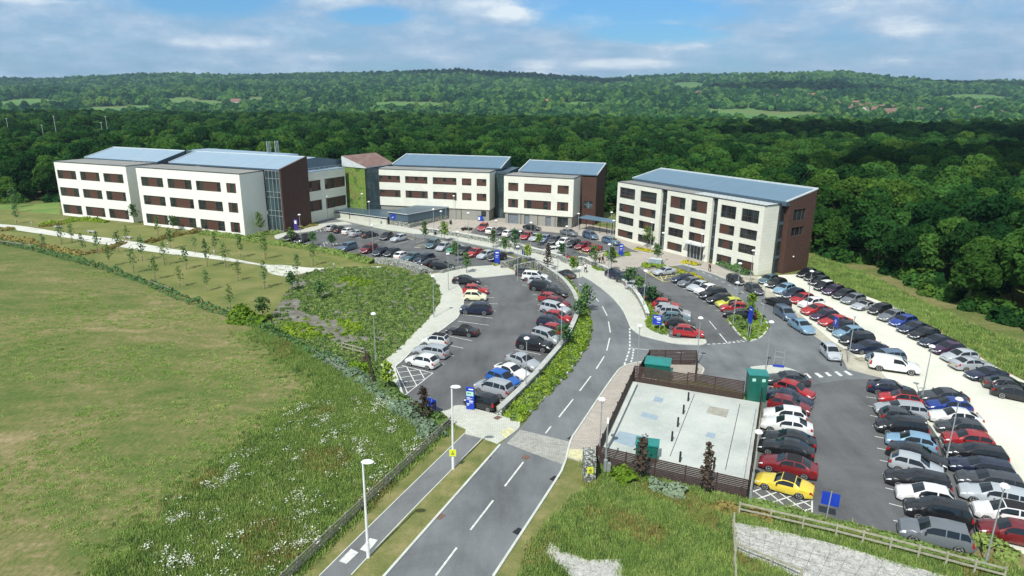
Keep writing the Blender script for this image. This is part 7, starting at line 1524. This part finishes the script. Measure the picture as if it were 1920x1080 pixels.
# ------------------------------------------------------------------ far houses and masts
def house(x, y, ang, w, d, h, wall, roof, label, group):
    t = empty('house', (x, y, terrain(x, y) - .5), ang); tag(t, label, 'house', group)
    MB().box(-w / 2, w / 2, -d / 2, d / 2, 0, h).face([(-w / 2, -d / 2, h), (-w / 2, 0, h + d * .42), (-w / 2, d / 2, h)]).face([(w / 2, -d / 2, h), (w / 2, d / 2, h), (w / 2, 0, h + d * .42)]).build('wall', M(wall), t)
    o = .5; rz = h + d * .42; m = MB()
    for s in (1, -1): m.face([(-w / 2 - o, s * (d / 2 + o), h - .35), (w / 2 + o, s * (d / 2 + o), h - .35), (w / 2 + o, 0, rz + .12), (-w / 2 - o, 0, rz + .12)][::s])
    rf = m.build('roof', M(roof), t); MB().box(w * .22, w * .22 + 1, -.5, .5, rz - .6, rz + 1.6).build('chimney', M('house_brick'), rf)
    for k in range(3): x0 = -w * .38 + k * w * .3; MB().box(x0, x0 + w * .14, -d / 2 - .06, -d / 2 - .02, h * .35, h * .68).build('window', M('window_glass'), t)
def far_at(fx, fy):
    """Walks along the line of sight over the hills until it meets the ground."""
    d = MR @ Vector((fx - 960, fy - 540, F_PX)); y = 700.0
    while y < 3300:
        t = y / d.y; 
        if CAM_H + d.z * t < terrain(d.x * t, y) + 4: break
        y += 15
    return d.x * y / d.y, y
rh = random.Random(5)
x, y = far_at(1521, 183); house(x, y, .3, 26, 14, 9, 'house_white', 'house_orange', 'bright white house with orange roof on the sunny hillside above the village', None)
x, y = far_at(444, 199); house(x, y, -.3, 22, 14, 12, 'house_white', 'house_tile', 'white farmhouse in the trees below the far meadows', None)
x, y = far_at(12, 158); house(x, y, .2, 30, 12, 9, 'house_white', 'house_tile', 'pale house high on the wooded ridge near the far corner', None)
x, y = far_at(98, 168); house(x, y, .1, 34, 12, 8, 'house_white', 'house_tile', 'pale house on the ridge slope second from the far corner', None)
x, y = far_at(1027, 192); house(x, y, .1, 20, 12, 6, 'house_brick', 'house_orange', 'red brick house at the woodland edge beyond the pavilions', None)
for fx, fy in [(1440, 187), (1455, 190), (1555, 198), (1568, 203), (1580, 199), (1592, 206), (1604, 202), (1617, 208), (1628, 206), (1640, 211), (1652, 208), (1664, 213), (1676, 210), (1690, 214), (1702, 212), (1714, 216), (1728, 215), (1598, 211), (1622, 213), (1645, 215), (1668, 217), (1545, 194), (1475, 189), (1835, 211), (1760, 217), (1310, 180), (1298, 179), (1880, 219)]:
    x, y = far_at(fx, fy - 5); house(x, y, rh.uniform(-.8, .8), rh.uniform(14, 24), rh.uniform(9, 12), rh.uniform(6, 9), rh.choice(['house_white', 'house_brick', 'house_white']), 'house_tile', 'small village house with brown roof among the far valley trees', 'village houses in the far valley')
HH = .72
for fx, h, lb in ((14, 24, 'tall pale mast rising from the wood at the far corner'), (78, 20, 'pale mast in the wood, second from the far corner'), (103, 26, 'slim mast standing behind the second mast'), (190, 22, 'pale mast left of a taller one above the wings'.replace('left of', 'beside')), (200, 26, 'taller mast of the close pair above the wings'), (355, 18, 'short stout mast in the wood above the office wings')):
    d = MR @ Vector((fx - 960, 235 - 540, F_PX)); Y = 330; X = d.x / d.y * Y
    t = empty('light_mast', (X, Y, 0)); tag(t, lb, 'mast', 'tall masts in the wood'); h *= HH; MB().tube((0, 0, 0), (0, 0, h), .13, .07, 7).build('pole', M('trim_light'), t); MB().box(-.5, .5, -.08, .08, h - .1, h + .05).build('crossarm', M('trim_light'), t)

# ------------------------------------------------------------------ clouds overhead (above the frame) whose shade lies on the hills and wood
def cloud(cx_, cy_, cz_, rx, ry, rz, seed, n=16):
    r = np.random.default_rng(seed); m = MB(); import bmesh
    bm = bmesh.new()
    for i in range(n):
        a, d = r.uniform(0, 6.28), math.sqrt(r.uniform(0, 1)) * .75; s = r.uniform(.25, .45)
        mt = Matrix.Translation((math.cos(a) * d * rx, math.sin(a) * d * ry, r.uniform(-.2, .4) * rz)) @ Matrix.Diagonal((rx * s, ry * s, rz * r.uniform(.6, 1), 1))
        bmesh.ops.create_icosphere(bm, subdivisions=3, radius=1, matrix=mt)
    for v in bm.verts:
        k = mnoise.fractal(v.co * (4.0 / (rx + ry)) + Vector((seed, 0, 0)), 1, 2, 4); v.co += v.normal * k * rz * .5
    me = bpy.data.meshes.new('cloud'); bm.to_mesh(me); bm.free(); me.materials.append(MATS['cloud_white']); me.polygons.foreach_set('use_smooth', [True] * len(me.polygons))
    o = put('cloud', me, loc=(cx_, cy_, cz_)); tag(o, 'white cumulus clouds high over the hills', 'clouds', kind='stuff')
def cloud_over(gx, gy, gz, rx, ry, seed, alt=900, rz=60):
    t = (alt - gz) / sdir.z; cloud(gx + sdir.x * t, gy + sdir.y * t, alt, rx, ry, rz, seed)
CLOUDS = [(-60, 2900, 110, 640, 420), (880, 2250, 40, 330, 260), (300, 420, 10, 190, 130), (215, 225, 10, 100, 70), (2000, 2750, 80, 420, 300), (-2300, 2900, 100, 450, 200)]
for i, c in enumerate(CLOUDS): cloud_over(*c, 700 + i)

# ------------------------------------------------------------------ air
m = bpy.data.materials.new('haze'); m.use_nodes = True; MATS['haze'] = m; nt = m.node_tree
for nn_ in list(nt.nodes): nt.nodes.remove(nn_)
pv = nt.nodes.new('ShaderNodeVolumePrincipled'); ou = nt.nodes.new('ShaderNodeOutputMaterial'); nt.links.new(pv.outputs[0], ou.inputs['Volume'])
pv.inputs['Color'].default_value = (.52, .76, 1.0, 1); pv.inputs['Density'].default_value = HAZE; pv.inputs['Anisotropy'].default_value = 0.2
zlo = -60
hb = MB().box(-4300, 4300, -450, 3900, -160, 215).build('haze', [m]); tag(hb, kind='stuff')
